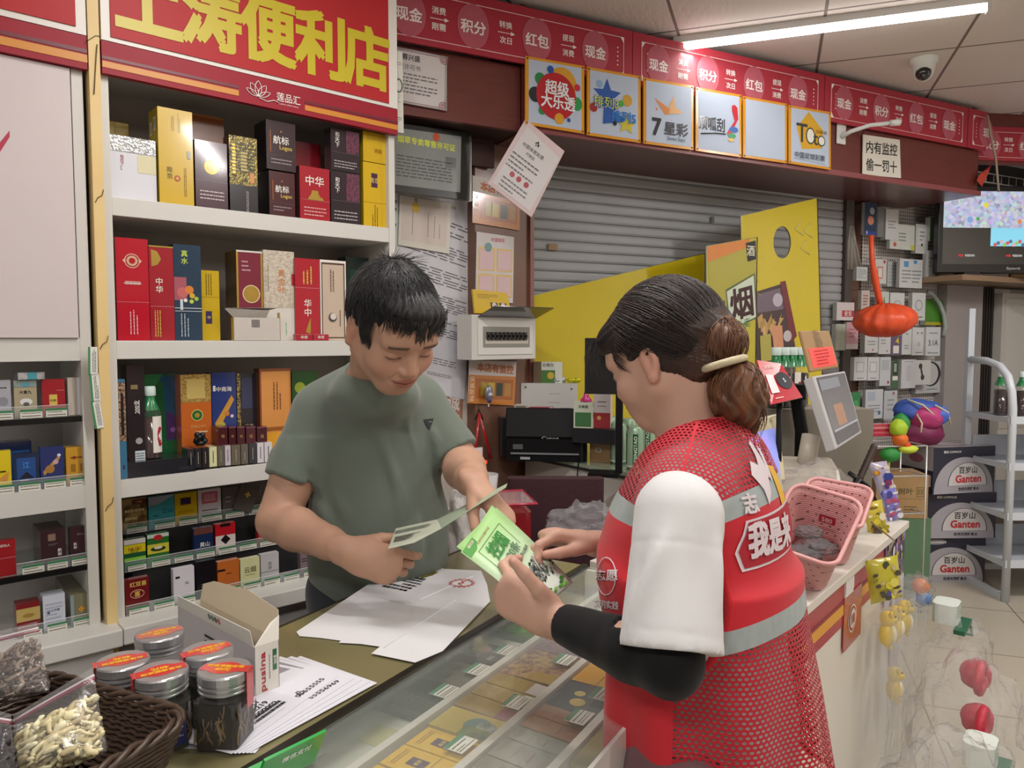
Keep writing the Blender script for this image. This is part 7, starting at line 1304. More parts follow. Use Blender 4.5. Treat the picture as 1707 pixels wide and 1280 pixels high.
p = atY(1365, 610, 2.42); t = empty('desk_lamp', Vector((p.x - .02, 2.50, .8605)), 0, 'black bent lamp head behind the red card', 'lamp'); MB().tube([(0, 0, 0), (0, 0, .25), (-.02, 0, .36), (-.06, 0, .40)], .022, mk, 10).build('arm', t); MB().rbox(-.13, .0, -.05, .05, .36, .41, .02, mk).build('lamp_head', t, bevel=.01); MB().rbox(-.07, .07, -.06, .06, 0, .02, .02, mk).build('foot', t)
for i in range(4):
 p = atY(1293 + i * 17, 640, 2.62); bottle(Frame(p.x, 2.62 + .02 * i, 0), 0, 0, 1.18, .215, ('tea bottle with white cap behind the red card, leftmost', 'tea bottle with white cap behind the red card, second', 'tea bottle with white cap behind the red card, third', 'tea bottle with white cap behind the red card, rightmost')[i], juice='241a1e', w=.06, art=(i == 2))
MB().box(-.03, .36, -.06, .14, .0, 1.179, mat('8a8478', .5)).build('shelf_unit', loc=(atY(1293, 640, 2.62).x - .04, 2.62, 0), label='grey unit carrying the row of tea bottles', cat='shelf')
for i, (u, v, w, h, c, l) in enumerate(((1300, 835, .12, .05, '2a2c2c', 'black tin on the striped counter behind the vest'), (1318, 775, .10, .03, '8a7c60', 'tan box behind the blue screen'), (1320, 800, .16, .05, '34363a', 'dark tray behind the pink basket'))):
 x, y = FR.loc(u, v, .862); MB().rbox(-w / 2, w / 2, -.05, .05, 0, h, .01, mat(c, .4)).build('counter_box', loc=FR.w(min(x, .85), min(max(y, .25), .44), .8605 + (.0 if i != 1 else .052)), rz=FR.a, label=l, cat='box')
def pkm(nt, b, N, L):
 tc = N('ShaderNodeTexCoord'); sp = N('ShaderNodeSeparateXYZ'); L(tc.outputs['Object'], sp.inputs[0]); s = mathn(N, L, 'ADD', sp.outputs[0], sp.outputs[1]); d = []
 for o, p in ((s, .022), (sp.outputs[2], .020)): a = mathn(N, L, 'FRACT', mathn(N, L, 'DIVIDE', o, p)); a = mathn(N, L, 'SUBTRACT', a, .5); d.append(mathn(N, L, 'MULTIPLY', a, a))
 k = mathn(N, L, 'LESS_THAN', mathn(N, L, 'ADD', *d), .016); L(mixc(N, L, k, 'd29a98', '6a4444'), b.inputs['Base Color']); b.inputs['Roughness'].default_value = .4
 w = N('ShaderNodeTexWave'); w.bands_direction = 'Z'; w.inputs['Scale'].default_value = 60; w.inputs['Distortion'].default_value = 1.; L(tc.outputs['Object'], w.inputs[0]); bp = N('ShaderNodeBump'); bp.inputs['Strength'].default_value = .35; bp.inputs['Distance'].default_value = .002; L(w.outputs['Fac'], bp.inputs['Height']); L(bp.outputs[0], b.inputs['Normal'])
PKM = nodemat('pink_plastic', pkm)
def pbasket(x, y, rz, tx, ty, label, lift=.0):
 t = empty('pink_basket', FR.w(x, y, .8615 + lift), FR.a + rz, label, 'basket'); t.rotation_euler = (tx, ty, FR.a + rz); t.scale = (.88, .88, 1)
 def rr(a, b_, r, z):
  P = []
  for cx, cy, a0 in ((a - r, b_ - r, 0), (-a + r, b_ - r, PI / 2), (-a + r, -b_ + r, PI), (a - r, -b_ + r, 1.5 * PI)):
   for i in range(7): P.append((cx + r * math.cos(a0 + PI / 12 * i), cy + r * math.sin(a0 + PI / 12 * i), z + .022 * abs(cx + r * math.cos(a0 + PI / 12 * i)) / a * (z / .11)))
  return P
 mb = MB(); rows = [rr(.085 + .035 * q / 6, .060 + .028 * q / 6, .035, .11 * q / 6) for q in range(7)]; n = 28
 mb.add([p for r_ in rows for p in r_], [(j * n + i, j * n + (i + 1) % n, (j + 1) * n + (i + 1) % n, (j + 1) * n + i) for j in range(6) for i in range(n)] + [tuple(range(n))], PKM, True); mb.build('basket_body', t, solid=.003)
 mb = MB(); mb.tube(rr(.121, .089, .035, .111), .0055, mat('d8a09e', .35), 8, closed=True); mb.build('rim', t); return t
b1 = pbasket(.165, .035, -.05, .22, -.52, 'front pink plastic basket tilted toward the aisle, edge of the striped counter', .042); b2 = pbasket(.40, .060, .10, .10, -.30, 'second pink plastic basket behind the tilted one', .026)
mb = MB(); yv = Vector((0, -1, 0)); xv = Vector((.0, 0, 1)); mb.poly([(.094, .012, .058), (.094, -.030, .058), (.097, -.030, .078), (.097, .012, .078)], gl('b02038')); mb.text('580', (.0935, -.009, .068), .013, mat('e8c0c0'), X=yv, Y=xv, bold=.05); mb.text('6', (.097, -.052, .055), .018, mat('3a2028'), X=yv, Y=xv, bold=.04); mb.lines((.090, -.012, .042), .04, .012, 2, gl('b0405a'), X=yv, Y=xv); mb.build('price_card', b1)
for i in range(6):
 p = b1.matrix_basis @ Vector((-.055 + .020 * i, -.03 + .025 * (i % 3), .045 + .012 * (i % 2))); crumple('foil_pouch', p, (.030, .022, .014), 'small silver pouch lying in the front pink basket', 30 + i, .35, col='8a8e90').__setitem__('group', 'silver pouches in the front pink basket')
def lay(fr, x, y, z, w, h, col, D_, label, rx, rz, name='snack_bag'):
 mb = MB(); mb.M = RX(rx); mb.box(-w / 2, w / 2, -.003, .003, 0, h, M_(col)); deco(mb, D_, w, h, o=Vector((-w / 2, -.003, 0))); mb.M = I4
 return mb.build(name, loc=fr.w(x, y, z), rz=fr.a + rz, label=label, cat='snack bag' if name == 'snack_bag' else 'sign', bevel=.0)
lay(FR, .30, .13, .93, .09, .07, gl('2c8a48'), [('r', .1, .1, .9, .5, 'c8ccc0')], 'green and clear pouch behind the front pink basket', -.6, -.5); lay(FR, .36, .10, .935, .09, .06, gl('c8502c'), [('t', '辣条', .5, .5, .3, 'e8d0a0'), ('r', 0, .9, 1, 1, W_)], 'orange red snack pouch between the pink baskets', -.6, -.5)
lay(FR, .42, .09, .955, .06, .055, gl('d8d024'), [('t', '10元', .5, .7, .22, K_, .03), ('t', '1袋', .5, .3, .22, K_, .03)], 'small yellow price card standing between the pink baskets', -.35, -.75, name='price_card'); lay(FR, .46, .07, .94, .08, .05, gl('c88c2c'), [('l', .5, .5, .6, .4, 2, 'a83020')], 'amber snack pouch in the second pink basket', -.5, -.4)
P = [atY(u, v, Y) for u, v, Y in ((1410, 840, 2.30), (1432, 800, 2.34), (1458, 742, 2.40))]; t = empty('toy_sword', P[0], 0, 'black toy sword with corded grip leaning in the wire holder', 'toy')
MB().tube([(0, 0, 0), tuple(P[1] - P[0])], .016, mat('16181a', .25, coat=.5), 10).build('scabbard', t); mb = MB(); d = (P[2] - P[1]); mb.tube([tuple(P[1] - P[0] + d * (k / 14)) for k in range(15)], [.010 + .0015 * (k % 2) for k in range(15)], mat('3a2a24', .5), 8); mb.build('grip', t)
dn = d.normalized(); s = dn.cross(Vector((0, 1, 0))).normalized(); q = P[1] - P[0]; mb = MB(); mb.tube([tuple(q - s * .04), tuple(q + s * .04)], .007, mat('16181a', .3), 8); mb.build('guard', t); mb = MB(); mb.disc((P[1] - P[0]) * .5 + Vector((0, -.0175, 0)), .011, mat('5a5c60', .3), 16); mb.build('emblem', t)
MB().tube([tuple(q), (.06, -.02, .06), (.09, -.03, .0), (.10, -.02, -.03)], .0035, mk, 6).build('cord', t)
t = empty('wire_holder', FR.w(.90, .20, .8605), FR.a, 'small wire basket holding the toy sword', 'basket')
for z in (.0, .04, .08): MB().tube([(-.08, -.05, z), (.05, -.05, z), (.05, .05, z), (-.08, .05, z)], .002, mw2, 5, closed=True).build('wire', t)
def sbag(px, Y, col, spots, label, sd, cat='snack bag', group=None, name='snack_bag', film=False):
 P = [atY(u, v, Y) for u, v in px]; c = (P[2] + P[3]) / 2; n = (P[1] - P[0]).cross(P[3] - P[0]).normalized(); n = n if n.y < 0 else -n; mb = MB(); m = M_(col)
 def S(a, b_, s): return tuple((P[3].lerp(P[2], a)).lerp(P[0].lerp(P[1], a), b_) - c + n * s * .018 * (math.sin(PI * a) * math.sin(PI * b_)) ** .5 + n * .003 * noise.noise(Vector((a * 5, b_ * 5, sd))))
 mb.grid(lambda a, b_: S(a, b_, 1), 10, 12, m); mb.grid(lambda a, b_: S(a, b_, -.6), 10, 12, m); rd = random.Random(sd)
 for i in range(26 if spots else 0):
  a, b_, r = rd.uniform(.12, .88), rd.uniform(.1, .9), rd.uniform(.003, .012); o = Vector(S(a, b_, 1)) + n * (.001 + .0002 * i); X = (P[1] - P[0]).normalized(); Z = (P[0] - P[3]).normalized(); mb.disc(o, r, gl(rd.choice(spots)), 9, X=X, Y=Z, ry=r * rd.uniform(.4, 1.3))
 return mb.build(name, loc=c, label=label, cat=cat, group=group)
sbag([(1448, 772), (1478, 768), (1500, 838), (1472, 846)], 2.36, gl('b8b0c8'), ('c87a2c', 'd8b030', 'a03a5a', '3a4a9a', 'e8e0d0', '5a3a8a'), 'snack bag with orange and violet print leaning right of the sword', 3)
sbag([(1470, 818), (1492, 812), (1504, 862), (1480, 872)], 2.28, gl('7a78c0'), ('c8c0e0', 'b85a7a', 'e0e0e8', '4a4a9a'), 'violet snack bag at the far counter corner', 4)
sbag([(1438, 840), (1470, 832), (1480, 890), (1450, 905)], 2.14, gl('c8b840'), ('d8c83c', '8a6a2c', 'e8e0c0', 'a8a030', '4a3a2c'), 'yellow snack bag standing at the basket side', 5)
P = FR.hit(1472, 925, -.05); t = empty('toy_blister', FR.w(FR.hit(1490, 1010, -.05)[0], -.05, .70), FR.a, 'clear hanging strip of yellow squeeze toys on the counter front', 'toys'); yy = mat('e8c81c', .35, coat=.3); wv = mat('ece6d0', .4)
X0 = FR.hit(1490, 1010, -.05)[0]
def H(u, v, y=-.05): a = FR.hit(u, v, y); return a[0] - X0, a[1] - .70
(xa, za), (xb, zb) = H(1462, 1010), H(1525, 1180)
mb = MB(); x0, x1 = H(1458, 1050)[0], H(1528, 1050)[0]; zt, zbm = H(1490, 1005)[1], H(1490, 1240)[1]; cm = clear('e8eaee', .10, .08, .3)
for a in np.linspace(x0, x1, 4)[:-1]: mb.rbox(a + .002, a + (x1 - x0) / 3 - .002, -.03, .03, zbm, zt, .01, cm)
mb.build('clear_tubes', t)
def toy(u, v, par, y=-.0):
 x, z = H(u, v); mb = MB(); mb.sphere((0, 0, .030), (.020, .018, .022), yy, 16, 10); mb.sphere((.012, -.012, .026), (.013, .012, .010), yy, 12, 8); mb.sphere((0, 0, -.012), (.023, .020, .032), yy, 16, 10); mb.sphere((.008, -.008, -.012), (.018, .016, .026), wv, 12, 8)
 mb.sphere((.010, -.018, .036), .0026, INK, 6, 5); mb.sphere((-.010, -.012, .046), (.006, .006, .010), yy, 8, 6); mb.sphere((.004, -.008, -.044), (.006, .006, .009), yy, 8, 6); o = mb.build('squeeze_toy', loc=FR.w(X0 + x, -.05 + y, .70 + z), rz=FR.a, cat='toy'); return o
for (u, v, l, y) in ((1478, 1050, 'yellow squeeze toy in the clear strip, upper left', 0), (1492, 1040, 'yellow squeeze toy in the clear strip, upper middle', .0), (1507, 1030, 'yellow squeeze toy in the clear strip, upper right', 0), (1490, 1142, 'lone yellow squeeze toy lower in the clear strip', 0)): toy(u, v, t, y)['label'] = l
r = sbag([(1442, 935), (1496, 925), (1504, 995), (1452, 1008)], 1.86, gl('c0b83c'), ('d8d03c', '8a8a2c', '5a4a8a', 'c8b890', '4a4a3c', 'e0d860'), 'yellow printed pouch in a clear sleeve hanging by a cord at the front', 7)
MB().tube([tuple(atY(1452, 870, 2.0) - r.location), tuple(atY(1490, 900, 1.9) - r.location), tuple(atY(1478, 930, 1.87) - r.location)], .0025, mat('8a7a5a', .5), 5).build('cord', r)
p = FR.hit(1534, 988, -.06); t = empty('ball_bag', FR.w(p[0], -.06, p[1]), FR.a, 'clear bag with an orange and a blue ball hanging at the counter end', 'toys'); mb = MB(); mb.sphere((0, 0, .02), .024, mat('d87c3c', .4), 16, 10); mb.build('orange_ball', t); MB().sphere((.010, -.006, -.018), .022, mat('4a7ab8', .4), 16, 10).build('blue_ball', t); o = crumple('bag_film', (0, 0, 0), (.045, .035, .055), None, 44, .05); o.parent = t
for k in ('label', 'category'):
 if k in o: del o[k]
for i, (x, y, r, l) in enumerate(((1.04, -.13, (.11, .11, .29), 'clear plastic sack on the floor, farthest along the counter'), (.74, -.21, (.15, .13, .29), 'clear plastic sack on the floor in the middle'), (.42, -.23, (.17, .14, .24), 'large clear plastic sack nearest the camera on the floor'))):
 crumple('clear_sack', FR.w(x, y, r[2] * .92), r, l, 50 + i, .09, sc=1.8, wr=.7, col='ffffff')
def knit(x, y, z, label):
 t = empty('red_mesh_bundle', FR.w(x, y, z), FR.a, label, 'bundle'); mr_ = mat('b01c34', .5, var=.2, scale=160, bump=.4); mb = MB(); mb.tube([(.05 * math.cos(k * PI / 8), -.02, .035 * math.sin(k * PI / 8)) for k in range(16)], .012, mr_, 8, closed=True); mb.build('loop', t); MB().grid(lambda u, v, f=blob((.055, .04, .04), 5): tuple(Vector(f(u, v)) + Vector((.07, 0, -.02))), 20, 12, mr_).build('bundle', t)
knit(.755, -.22, .50, 'red knitted bundle in the clear sack, farther one'); knit(.65, -.24, .42, 'red knitted bundle in the clear sack, nearer one')
def roll(x, y, z, label, green=True):
 t = empty('wrapped_roll', FR.w(x, y, z), FR.a, label, 'roll'); mb = MB(); mb.rbox(-.045, .045, -.035, .035, -.03, .03, .02, mat('d0d8d0', .4)); mb.lines((0, -.0355, .01), .07, .04, 4, mat('4a8a5c'), seed=3); mb.build('wrapper', t, bevel=.008)
 MB().box(-.07, .07, -.06, -.03, -.045, -.032, mat('1c5a3c', .4)).build('green_strip', t); MB().tube([(-.04, -.05, -.045), (.0, -.07, -.06), (.05, -.06, -.05)], .004, mat('1c5a3c', .4), 6).build('loop', t)
roll(.54, -.27, .40, 'white wrapped roll with a green strip on the clear sacks'); roll(1.04, -.11, .575, 'white wrapped roll with green strip, far end of the counter')
p = atY(1460, 1262, 1.75); MB().tube([(-.03, 0, -.01), (-.01, 0, .01), (.0, 0, .05), (.012, 0, .065)], .004, mat('1c5a44', .4), 6).build('green_twist_tie', loc=FR.w(.22, -.14, .29), rz=FR.a, label='dark green twist tie near the lower edge beside the vest hem', cat='tie')
# ================================================================== people: implicit surfaces meshed sparsely
def A_(p): return np.array(p, dtype=np.float32)
def smin(a, b, k):
 if k <= 0: return np.minimum(a, b)
 h = np.clip(.5 + .5 * (b - a) / k, 0, 1); return b + (a - b) * h - k * h * (1 - h)
def smax(a, b, k): return -smin(-a, -b, k)
def s_ell(p, c, r, R=None):
 q = p - A_(c)
 if R is not None: q = q @ R
 r = A_(r); k0 = np.linalg.norm(q / r, axis=1); k1 = np.linalg.norm(q / (r * r), axis=1); return k0 * (k0 - 1) / np.maximum(k1, 1e-6)
def s_cone(p, a, b, r1, r2):
 a, b = A_(a), A_(b); ab = b - a; t = np.clip(((p - a) @ ab) / max(float(ab @ ab), 1e-12), 0, 1)
 return np.linalg.norm(p - a - t[:, None] * ab, axis=1) - (r1 + (r2 - r1) * t)
def s_flat(p, a, b, r1, r2, n, f):
 """tapered limb squashed by f along unit n"""
 n = A_(n); a, b = A_(a), A_(b); ab = b - a; t = np.clip(((p - a) @ ab) / float(ab @ ab), 0, 1); q = p - a - t[:, None] * ab; h = q @ n
 q = q + (h * (1 / f - 1))[:, None] * n; return (np.linalg.norm(q, axis=1) - (r1 + (r2 - r1) * t)) * f ** .5
def s_box(p, c, h, R, r):
 q = np.abs((p - A_(c)) @ R) - (A_(h) - r); return np.linalg.norm(np.maximum(q, 0), axis=1) + np.minimum(q.max(1), 0) - r
def vnoise(p, s, seed=0):
 q = p * s + seed * 7.3; return (np.sin(q[:, 0] * 1.7 + np.sin(q[:, 1] * 1.3 + 1.1)) * np.sin(q[:, 1] * 1.9 + np.sin(q[:, 2] * 1.1 + .4)) + np.sin(q[:, 2] * 2.1 + np.sin(q[:, 0] * 1.7)) * .7) / 1.7
def mesh_sdf(fn, lo, hi, h, blk=8):
 lo, hi = A_(lo), A_(hi); B = blk * h; nb = np.ceil((hi - lo) / B).astype(int)
 g = np.stack(np.meshgrid(*[np.arange(n) for n in nb], indexing='ij'), -1).reshape(-1, 3)
 c = lo + (g + .5) * B; d = fn(c.astype(np.float32)); g = g[np.abs(d) < B * 1.35]
 o = np.stack(np.meshgrid(*[np.arange(blk + 1)] * 3, indexing='ij'), -1).reshape(-1, 3); KEY = []; VAL = []
 for s in range(0, len(g), 400):
  gg = g[s:s + 400]; idx = (gg[:, None] * blk + o[None]).reshape(-1, 3); VAL.append(fn((lo + idx * h).astype(np.float32)).reshape(len(gg), -1)); KEY.append(gg)
 g = np.concatenate(KEY); V = np.concatenate(VAL).reshape(-1, blk + 1, blk + 1, blk + 1); N_ = nb * blk + 2
 S = V < 0; cell = np.zeros((len(g), blk, blk, blk), int)
 for dx in (0, 1):
  for dy in (0, 1):
   for dz in (0, 1): cell += S[:, dx:dx + blk, dy:dy + blk, dz:dz + blk]
 act = (cell > 0) & (cell < 8); bi, ix, iy, iz = np.nonzero(act); pos = np.zeros((len(bi), 3)); cnt = np.zeros(len(bi))
 cor = [(a, b, c) for a in (0, 1) for b in (0, 1) for c in (0, 1)]; cv = {k: V[bi, ix + k[0], iy + k[1], iz + k[2]] for k in cor}
 for k in cor:
  for ax in range(3):
   if k[ax]: continue
   k2 = tuple(1 if i == ax else k[i] for i in range(3)); a, b = cv[k], cv[k2]; m = (a < 0) != (b < 0); t = np.where(m, a / np.where(a - b == 0, 1, a - b), 0)
   q = np.array(k, float)[None].repeat(len(bi), 0); q[:, ax] += t; pos[m] += q[m]; cnt += m
 base = g[bi] * blk + np.stack([ix, iy, iz], 1); verts = lo + (base + pos / cnt[:, None]) * h
 key = (base[:, 0] * N_[1] + base[:, 1]) * N_[2] + base[:, 2]; od = np.argsort(key); ks = key[od]
 def look(b):
  k = (b[:, 0] * N_[1] + b[:, 1]) * N_[2] + b[:, 2]; i = np.clip(np.searchsorted(ks, k), 0, len(ks) - 1); return np.where(ks[i] == k, od[i], -1)
 F = []
 for ax, (u, v) in enumerate(((1, 2), (2, 0), (0, 1))):
  k2 = tuple(1 if i == ax else 0 for i in range(3)); a, b = cv[(0, 0, 0)], cv[k2]; m = (a < 0) != (b < 0); bb = base[m]; du = np.zeros(3, int); du[u] = 1; dv = np.zeros(3, int); dv[v] = 1
  q = np.stack([look(bb), look(bb - du), look(bb - du - dv), look(bb - dv)], 1); fl = (a[m] < 0); q[~fl] = q[~fl][:, ::-1]; F.append(q[(q >= 0).all(1)])
 return verts, np.concatenate(F)
def sdf_obj(name, fn, lo, hi, h, m, parent=None, loc=(0, 0, 0), smooth=1, color=None, uv=None, **k):
 V, F = mesh_sdf(fn, lo, hi, h)
 for _ in range(smooth):  # relax, then pull back on the surface
  e = np.concatenate([F[:, [0, 1]], F[:, [1, 2]], F[:, [2, 3]], F[:, [3, 0]]]); acc = np.zeros_like(V); n = np.zeros(len(V)); np.add.at(acc, e[:, 0], V[e[:, 1]]); np.add.at(n, e[:, 0], 1); np.add.at(acc, e[:, 1], V[e[:, 0]]); np.add.at(n, e[:, 1], 1)
  V = V * .5 + .5 * acc / np.maximum(n, 1)[:, None]
 me = bpy.data.meshes.new(name); me.vertices.add(len(V)); me.vertices.foreach_set('co', (V - np.array(loc)).astype(np.float32).ravel()); me.loops.add(len(F) * 4); me.loops.foreach_set('vertex_index', F.ravel().astype(np.int32)); me.polygons.add(len(F)); me.polygons.foreach_set('loop_start', (np.arange(len(F)) * 4).astype(np.int32)); me.polygons.foreach_set('use_smooth', np.ones(len(F), bool)); me.update(calc_edges=True); me.validate()
 if color is not None:
  ca = me.color_attributes.new('tone', 'FLOAT_COLOR', 'POINT'); cc_ = color(V.astype(np.float32)); ca.data.foreach_set('color', np.concatenate([cc_, np.ones((len(V), 1))], 1).astype(np.float32).ravel())
 if uv is not None:
  for nm, arr in uv(V.astype(np.float32)).items(): at = me.attributes.new(nm, 'FLOAT', 'POINT'); at.data.foreach_set('value', arr.astype(np.float32))
 me.materials.append(m); o = bpy.data.objects.new(name, me); COL.objects.link(o); o.parent = parent; tag(o, **k); return o
def skinmat(nt, b, N, L):
 at = N('ShaderNodeAttribute'); at.attribute_name = 'tone'; nz = N('ShaderNodeTexNoise'); nz.inputs['Scale'].default_value = 260; tc = N('ShaderNodeTexCoord'); L(tc.outputs['Object'], nz.inputs['Vector'])
 L(at.outputs['Color'], b.inputs['Base Color']); b.inputs['Roughness'].default_value = .52; b.inputs['Subsurface Weight'].default_value = .12; b.inputs['Subsurface Radius'].default_value = (.010, .004, .002); b.inputs['Subsurface Scale'].default_value = .5; b.inputs['Specular IOR Level'].default_value = .4
 bp = N('ShaderNodeBump'); bp.inputs['Strength'].default_value = .12; bp.inputs['Distance'].default_value = .001; L(nz.outputs['Fac'], bp.inputs['Height']); L(bp.outputs[0], b.inputs['Normal'])
SKIN = nodemat('skin', skinmat)
def cloth(c, rough=.85, sheen=.25, sc=700, k=None):
 def bd(nt, b, N, L):
  tc = N('ShaderNodeTexCoord'); nz = N('ShaderNodeTexNoise'); nz.inputs['Scale'].default_value = sc; n2 = N('ShaderNodeTexNoise'); n2.inputs['Scale'].default_value = 6; L(tc.outputs['Object'], nz.inputs['Vector']); L(tc.outputs['Object'], n2.inputs['Vector'])
  l = lin(c); L(mixc(N, L, n2.outputs['Fac'], tuple(v * .93 for v in l), tuple(min(1, v * 1.07) for v in l)), b.inputs['Base Color']); b.inputs['Roughness'].default_value = rough; b.inputs['Sheen Weight'].default_value = sheen; b.inputs['Specular IOR Level'].default_value = .25
  bp = N('ShaderNodeBump'); bp.inputs['Strength'].default_value = .15; bp.inputs['Distance'].default_value = .001; L(nz.outputs['Fac'], bp.inputs['Height']); L(bp.outputs[0], b.inputs['Normal'])
 return nodemat('cloth', bd, ('cloth', c, rough))
def basis(x, y, z): return np.array([x, y, z], dtype=np.float32).T
class Head:
 def __init__(s, pos, fwd, up, sc=1., fem=False, smile=.5):
  f = Vector(fwd).normalized(); u = (Vector(up) - f * Vector(up).dot(f)).normalized(); x = f.cross(u) * -1; x = u.cross(f) * -1 if False else f.cross(u)
  s.x, s.f, s.u = -x, f, u; s.R = np.array([list(-x), list(f), list(u)], dtype=np.float32).T; s.p = A_(pos); s.sc = sc; s.fem = fem; s.sm = smile
 def loc(s, P): return ((P - s.p) @ s.R) / s.sc
 def w(s, x, y, z): return Vector(s.p.tolist()) + (s.x * x + s.f * y + s.u * z) * s.sc
 def sdf(s, P):
  q = s.loc(P); a = q.copy(); a[:, 0] = np.abs(a[:, 0])
  d = s_ell(q, (0, -.012, .030), (.074, .094, .084)); d = smin(d, s_ell(q, (0, .020, -.022), (.064, .072, .072)), .03)
  d = smin(d, s_cone(a, (.053, .0, -.045), (.020, .050, -.088), .020, .016), .030)
  d = smin(d, s_ell(q, (0, .060, -.090), (.026, .024, .020)), .025)
  d = smin(d, s_ell(q, (0, .066, -.055), (.038, .030, .032)), .022)
  d = smin(d, s_ell(a, (.040, .058, -.030), (.026, .025, .026)), .020)
  d = smin(d, s_ell(a, (.026, .078, .020), (.028, .014, .010)), .016)
  d = smin(d, s_ell(q, (0, .066, .045), (.052, .030, .035)), .030)
  d = smax(d, -s_ell(a, (.033, .104, -.001), (.020, .016, .012)), .014)
  d = smin(d, s_ell(a, (.033, .0745, -.002), (.0165, .0150, .0115)), .004)
  d = smin(d, s_cone(q, (0, .085, .008), (0, .1055, -.028), .0070, .0105), .012)
  d = smin(d, s_ell(a, (.0125, .097, -.032), (.0085, .010, .0075)), .006)
  d = smax(d, -s_ell(a, (.007, .1035, -.0405), (.0035, .005, .003)), .003)
  d = smin(d, s_ell(q, (0, .0900, -.0560), (.023, .011, .0050)), .005); d = smin(d, s_ell(q, (0, .0885, -.0655), (.019, .011, .0062)), .005)
  zz = -.0605 + s.sm * 9 * q[:, 0] ** 2; g = np.exp(-((q[:, 2] - zz) / .0016) ** 2) * (np.abs(q[:, 0]) < .028) * (q[:, 1] > .06); d = d + .0028 * g
  nl = np.exp(-((a[:, 0] - (.019 + (-.034 - q[:, 2]) * .5)) / .0035) ** 2) * np.exp(-((q[:, 2] + .048) / .014) ** 2) * (q[:, 1] > .05); d = d + .0022 * nl * s.sm * 2
  e = s_ell(a, (.077, -.012, -.002), (.009, .017, .029)); e = smax(e, -s_ell(a, (.087, -.010, .001), (.009, .011, .019)), .004); e = smin(e, s_ell(a, (.080, -.006, -.006), (.005, .004, .010)), .003); e = smin(e, s_ell(a, (.079, -.010, -.030), (.007, .010, .010)), .006); d = smin(d, e, .006)
  return d * s.sc
 def tone(s, P, base):
  q = s.loc(P); c = np.tile(A_(base), (len(P), 1)); a = np.abs(q[:, 0]); front = q[:, 1] > .055
  def mixin(k, col): return c * (1 - k[:, None]) + A_(col)[None] * k[:, None]
  red = base * A_((1.06, .80, .78)); k = (np.exp(-((a - .045) / .02) ** 2 - ((q[:, 2] + .03) / .02) ** 2) + np.exp(-(a / .014) ** 2 - ((q[:, 2] + .03) / .014) ** 2)) * .35 * front; c = mixin(k, red)
  k = np.clip((a - .072) / .008, 0, 1) * (np.abs(q[:, 2]) < .04) * (np.abs(q[:, 1] + .012) < .03) * .55; c = mixin(k, red)
  zz = -.0605 + s.sm * 9 * q[:, 0] ** 2; k = ((q[:, 0] / .025) ** 2 + ((q[:, 2] + .0605 - s.sm * 6 * q[:, 0] ** 2) / .0105) ** 2 < 1) & (q[:, 1] > .078); c = mixin(k * .75, lin('9c5850' if not s.fem else 'a84c50'))
  k = np.exp(-((q[:, 2] - zz) / .0014) ** 2) * (a < .028) * front; c = mixin(k * .7, lin('4a201c'))
  zb = .0225 - .10 * np.maximum(a - .034, 0); k = np.exp(-((q[:, 2] - zb) / .0034) ** 2) * ((a > .014) & (a < .052)) * (q[:, 1] > .05); c = mixin(np.clip(k * 1.1, 0, .85), lin('1a1412'))
  zl = -.0062 + 5 * (a - .033) ** 2; k = np.exp(-((q[:, 2] - zl) / .0015) ** 2) * (np.abs(a - .033) < .0145) * (q[:, 1] > .066); c = mixin(np.clip(k * 1.2, 0, .95), lin('100c0b'))
  k = np.exp(-((q[:, 2] + .0115) / .004) ** 2) * (np.abs(a - .033) < .017) * (q[:, 1] > .06) * .18; c = mixin(k, lin('7a4a3c'))
  return c
def hand(W, D, N_, side, curls, thumb, sc=1., spread=.0, tcurl=.5):
 """W wrist, D towards the knuckles, N_ back of the hand, side = +1 when the thumb lies along D x N; returns (sdf list, finger tips)"""
 W, D, N_ = Vector(W), Vector(D).normalized(), Vector(N_); N_ = (N_ - D * N_.dot(D)).normalized(); T = D.cross(N_) * side; P = []
 P.append(('f', W - D * .015 * sc, W + D * .030 * sc, .030 * sc, .036 * sc, N_, .60)); P.append(('f', W + D * .028 * sc, W + D * .075 * sc, .036 * sc, .040 * sc, N_, .40))
 for q in (.022, .006, -.010, -.024): P.append(('c', W + D * .03 * sc + T * q * .7 * sc, W + D * .086 * sc + T * q * sc, .011 * sc, .0115 * sc))
 L_ = ((.041, .025, .020), (.045, .028, .021), (.042, .026, .020), (.033, .020, .018)); tips = []
 for i, (q, ls) in enumerate(zip((.0285, .0095, -.0095, -.0275), L_)):
  p = W + D * (.089 - .002 * abs(i - 1) - (.006 if i == 3 else 0)) * sc + T * q * sc; d = (D + T * (1.5 - i) * spread).normalized(); ax = T; ang = 0; rr = .0092 if i < 3 else .0080; r = rr
  for j, l in enumerate(ls):
   ang += curls[i][j]; dd = (d * math.cos(ang) - N_ * math.sin(ang)).normalized(); p2 = p + dd * l * sc; P.append(('k', p, p2, r * sc, (r - .0007) * sc)); P.append(('s', p + N_ * .0008, (r + .0007) * sc)) if j else None; p = p2; r -= .0008
  tips.append(p)
 tb = W + D * .016 * sc + T * .022 * sc - N_ * .006 * sc; t1 = Vector(D * thumb[0] + T * thumb[1] - N_ * thumb[2]).normalized(); p = tb; d = t1; to = Vector(D * thumb[3] + T * thumb[4] - N_ * thumb[5]).normalized()
 for j, (l, r1, r2) in enumerate(((.042, .0155, .0125), (.034, .0118, .0105), (.026, .0104, .0082))):
  dd = d.lerp(to, tcurl * j / 2 * 1.0).normalized() if j else d; p2 = p + dd * l * sc; P.append(('k', p, p2, r1 * sc, r2 * sc)); p = p2
 tips.append(p); return P, tips
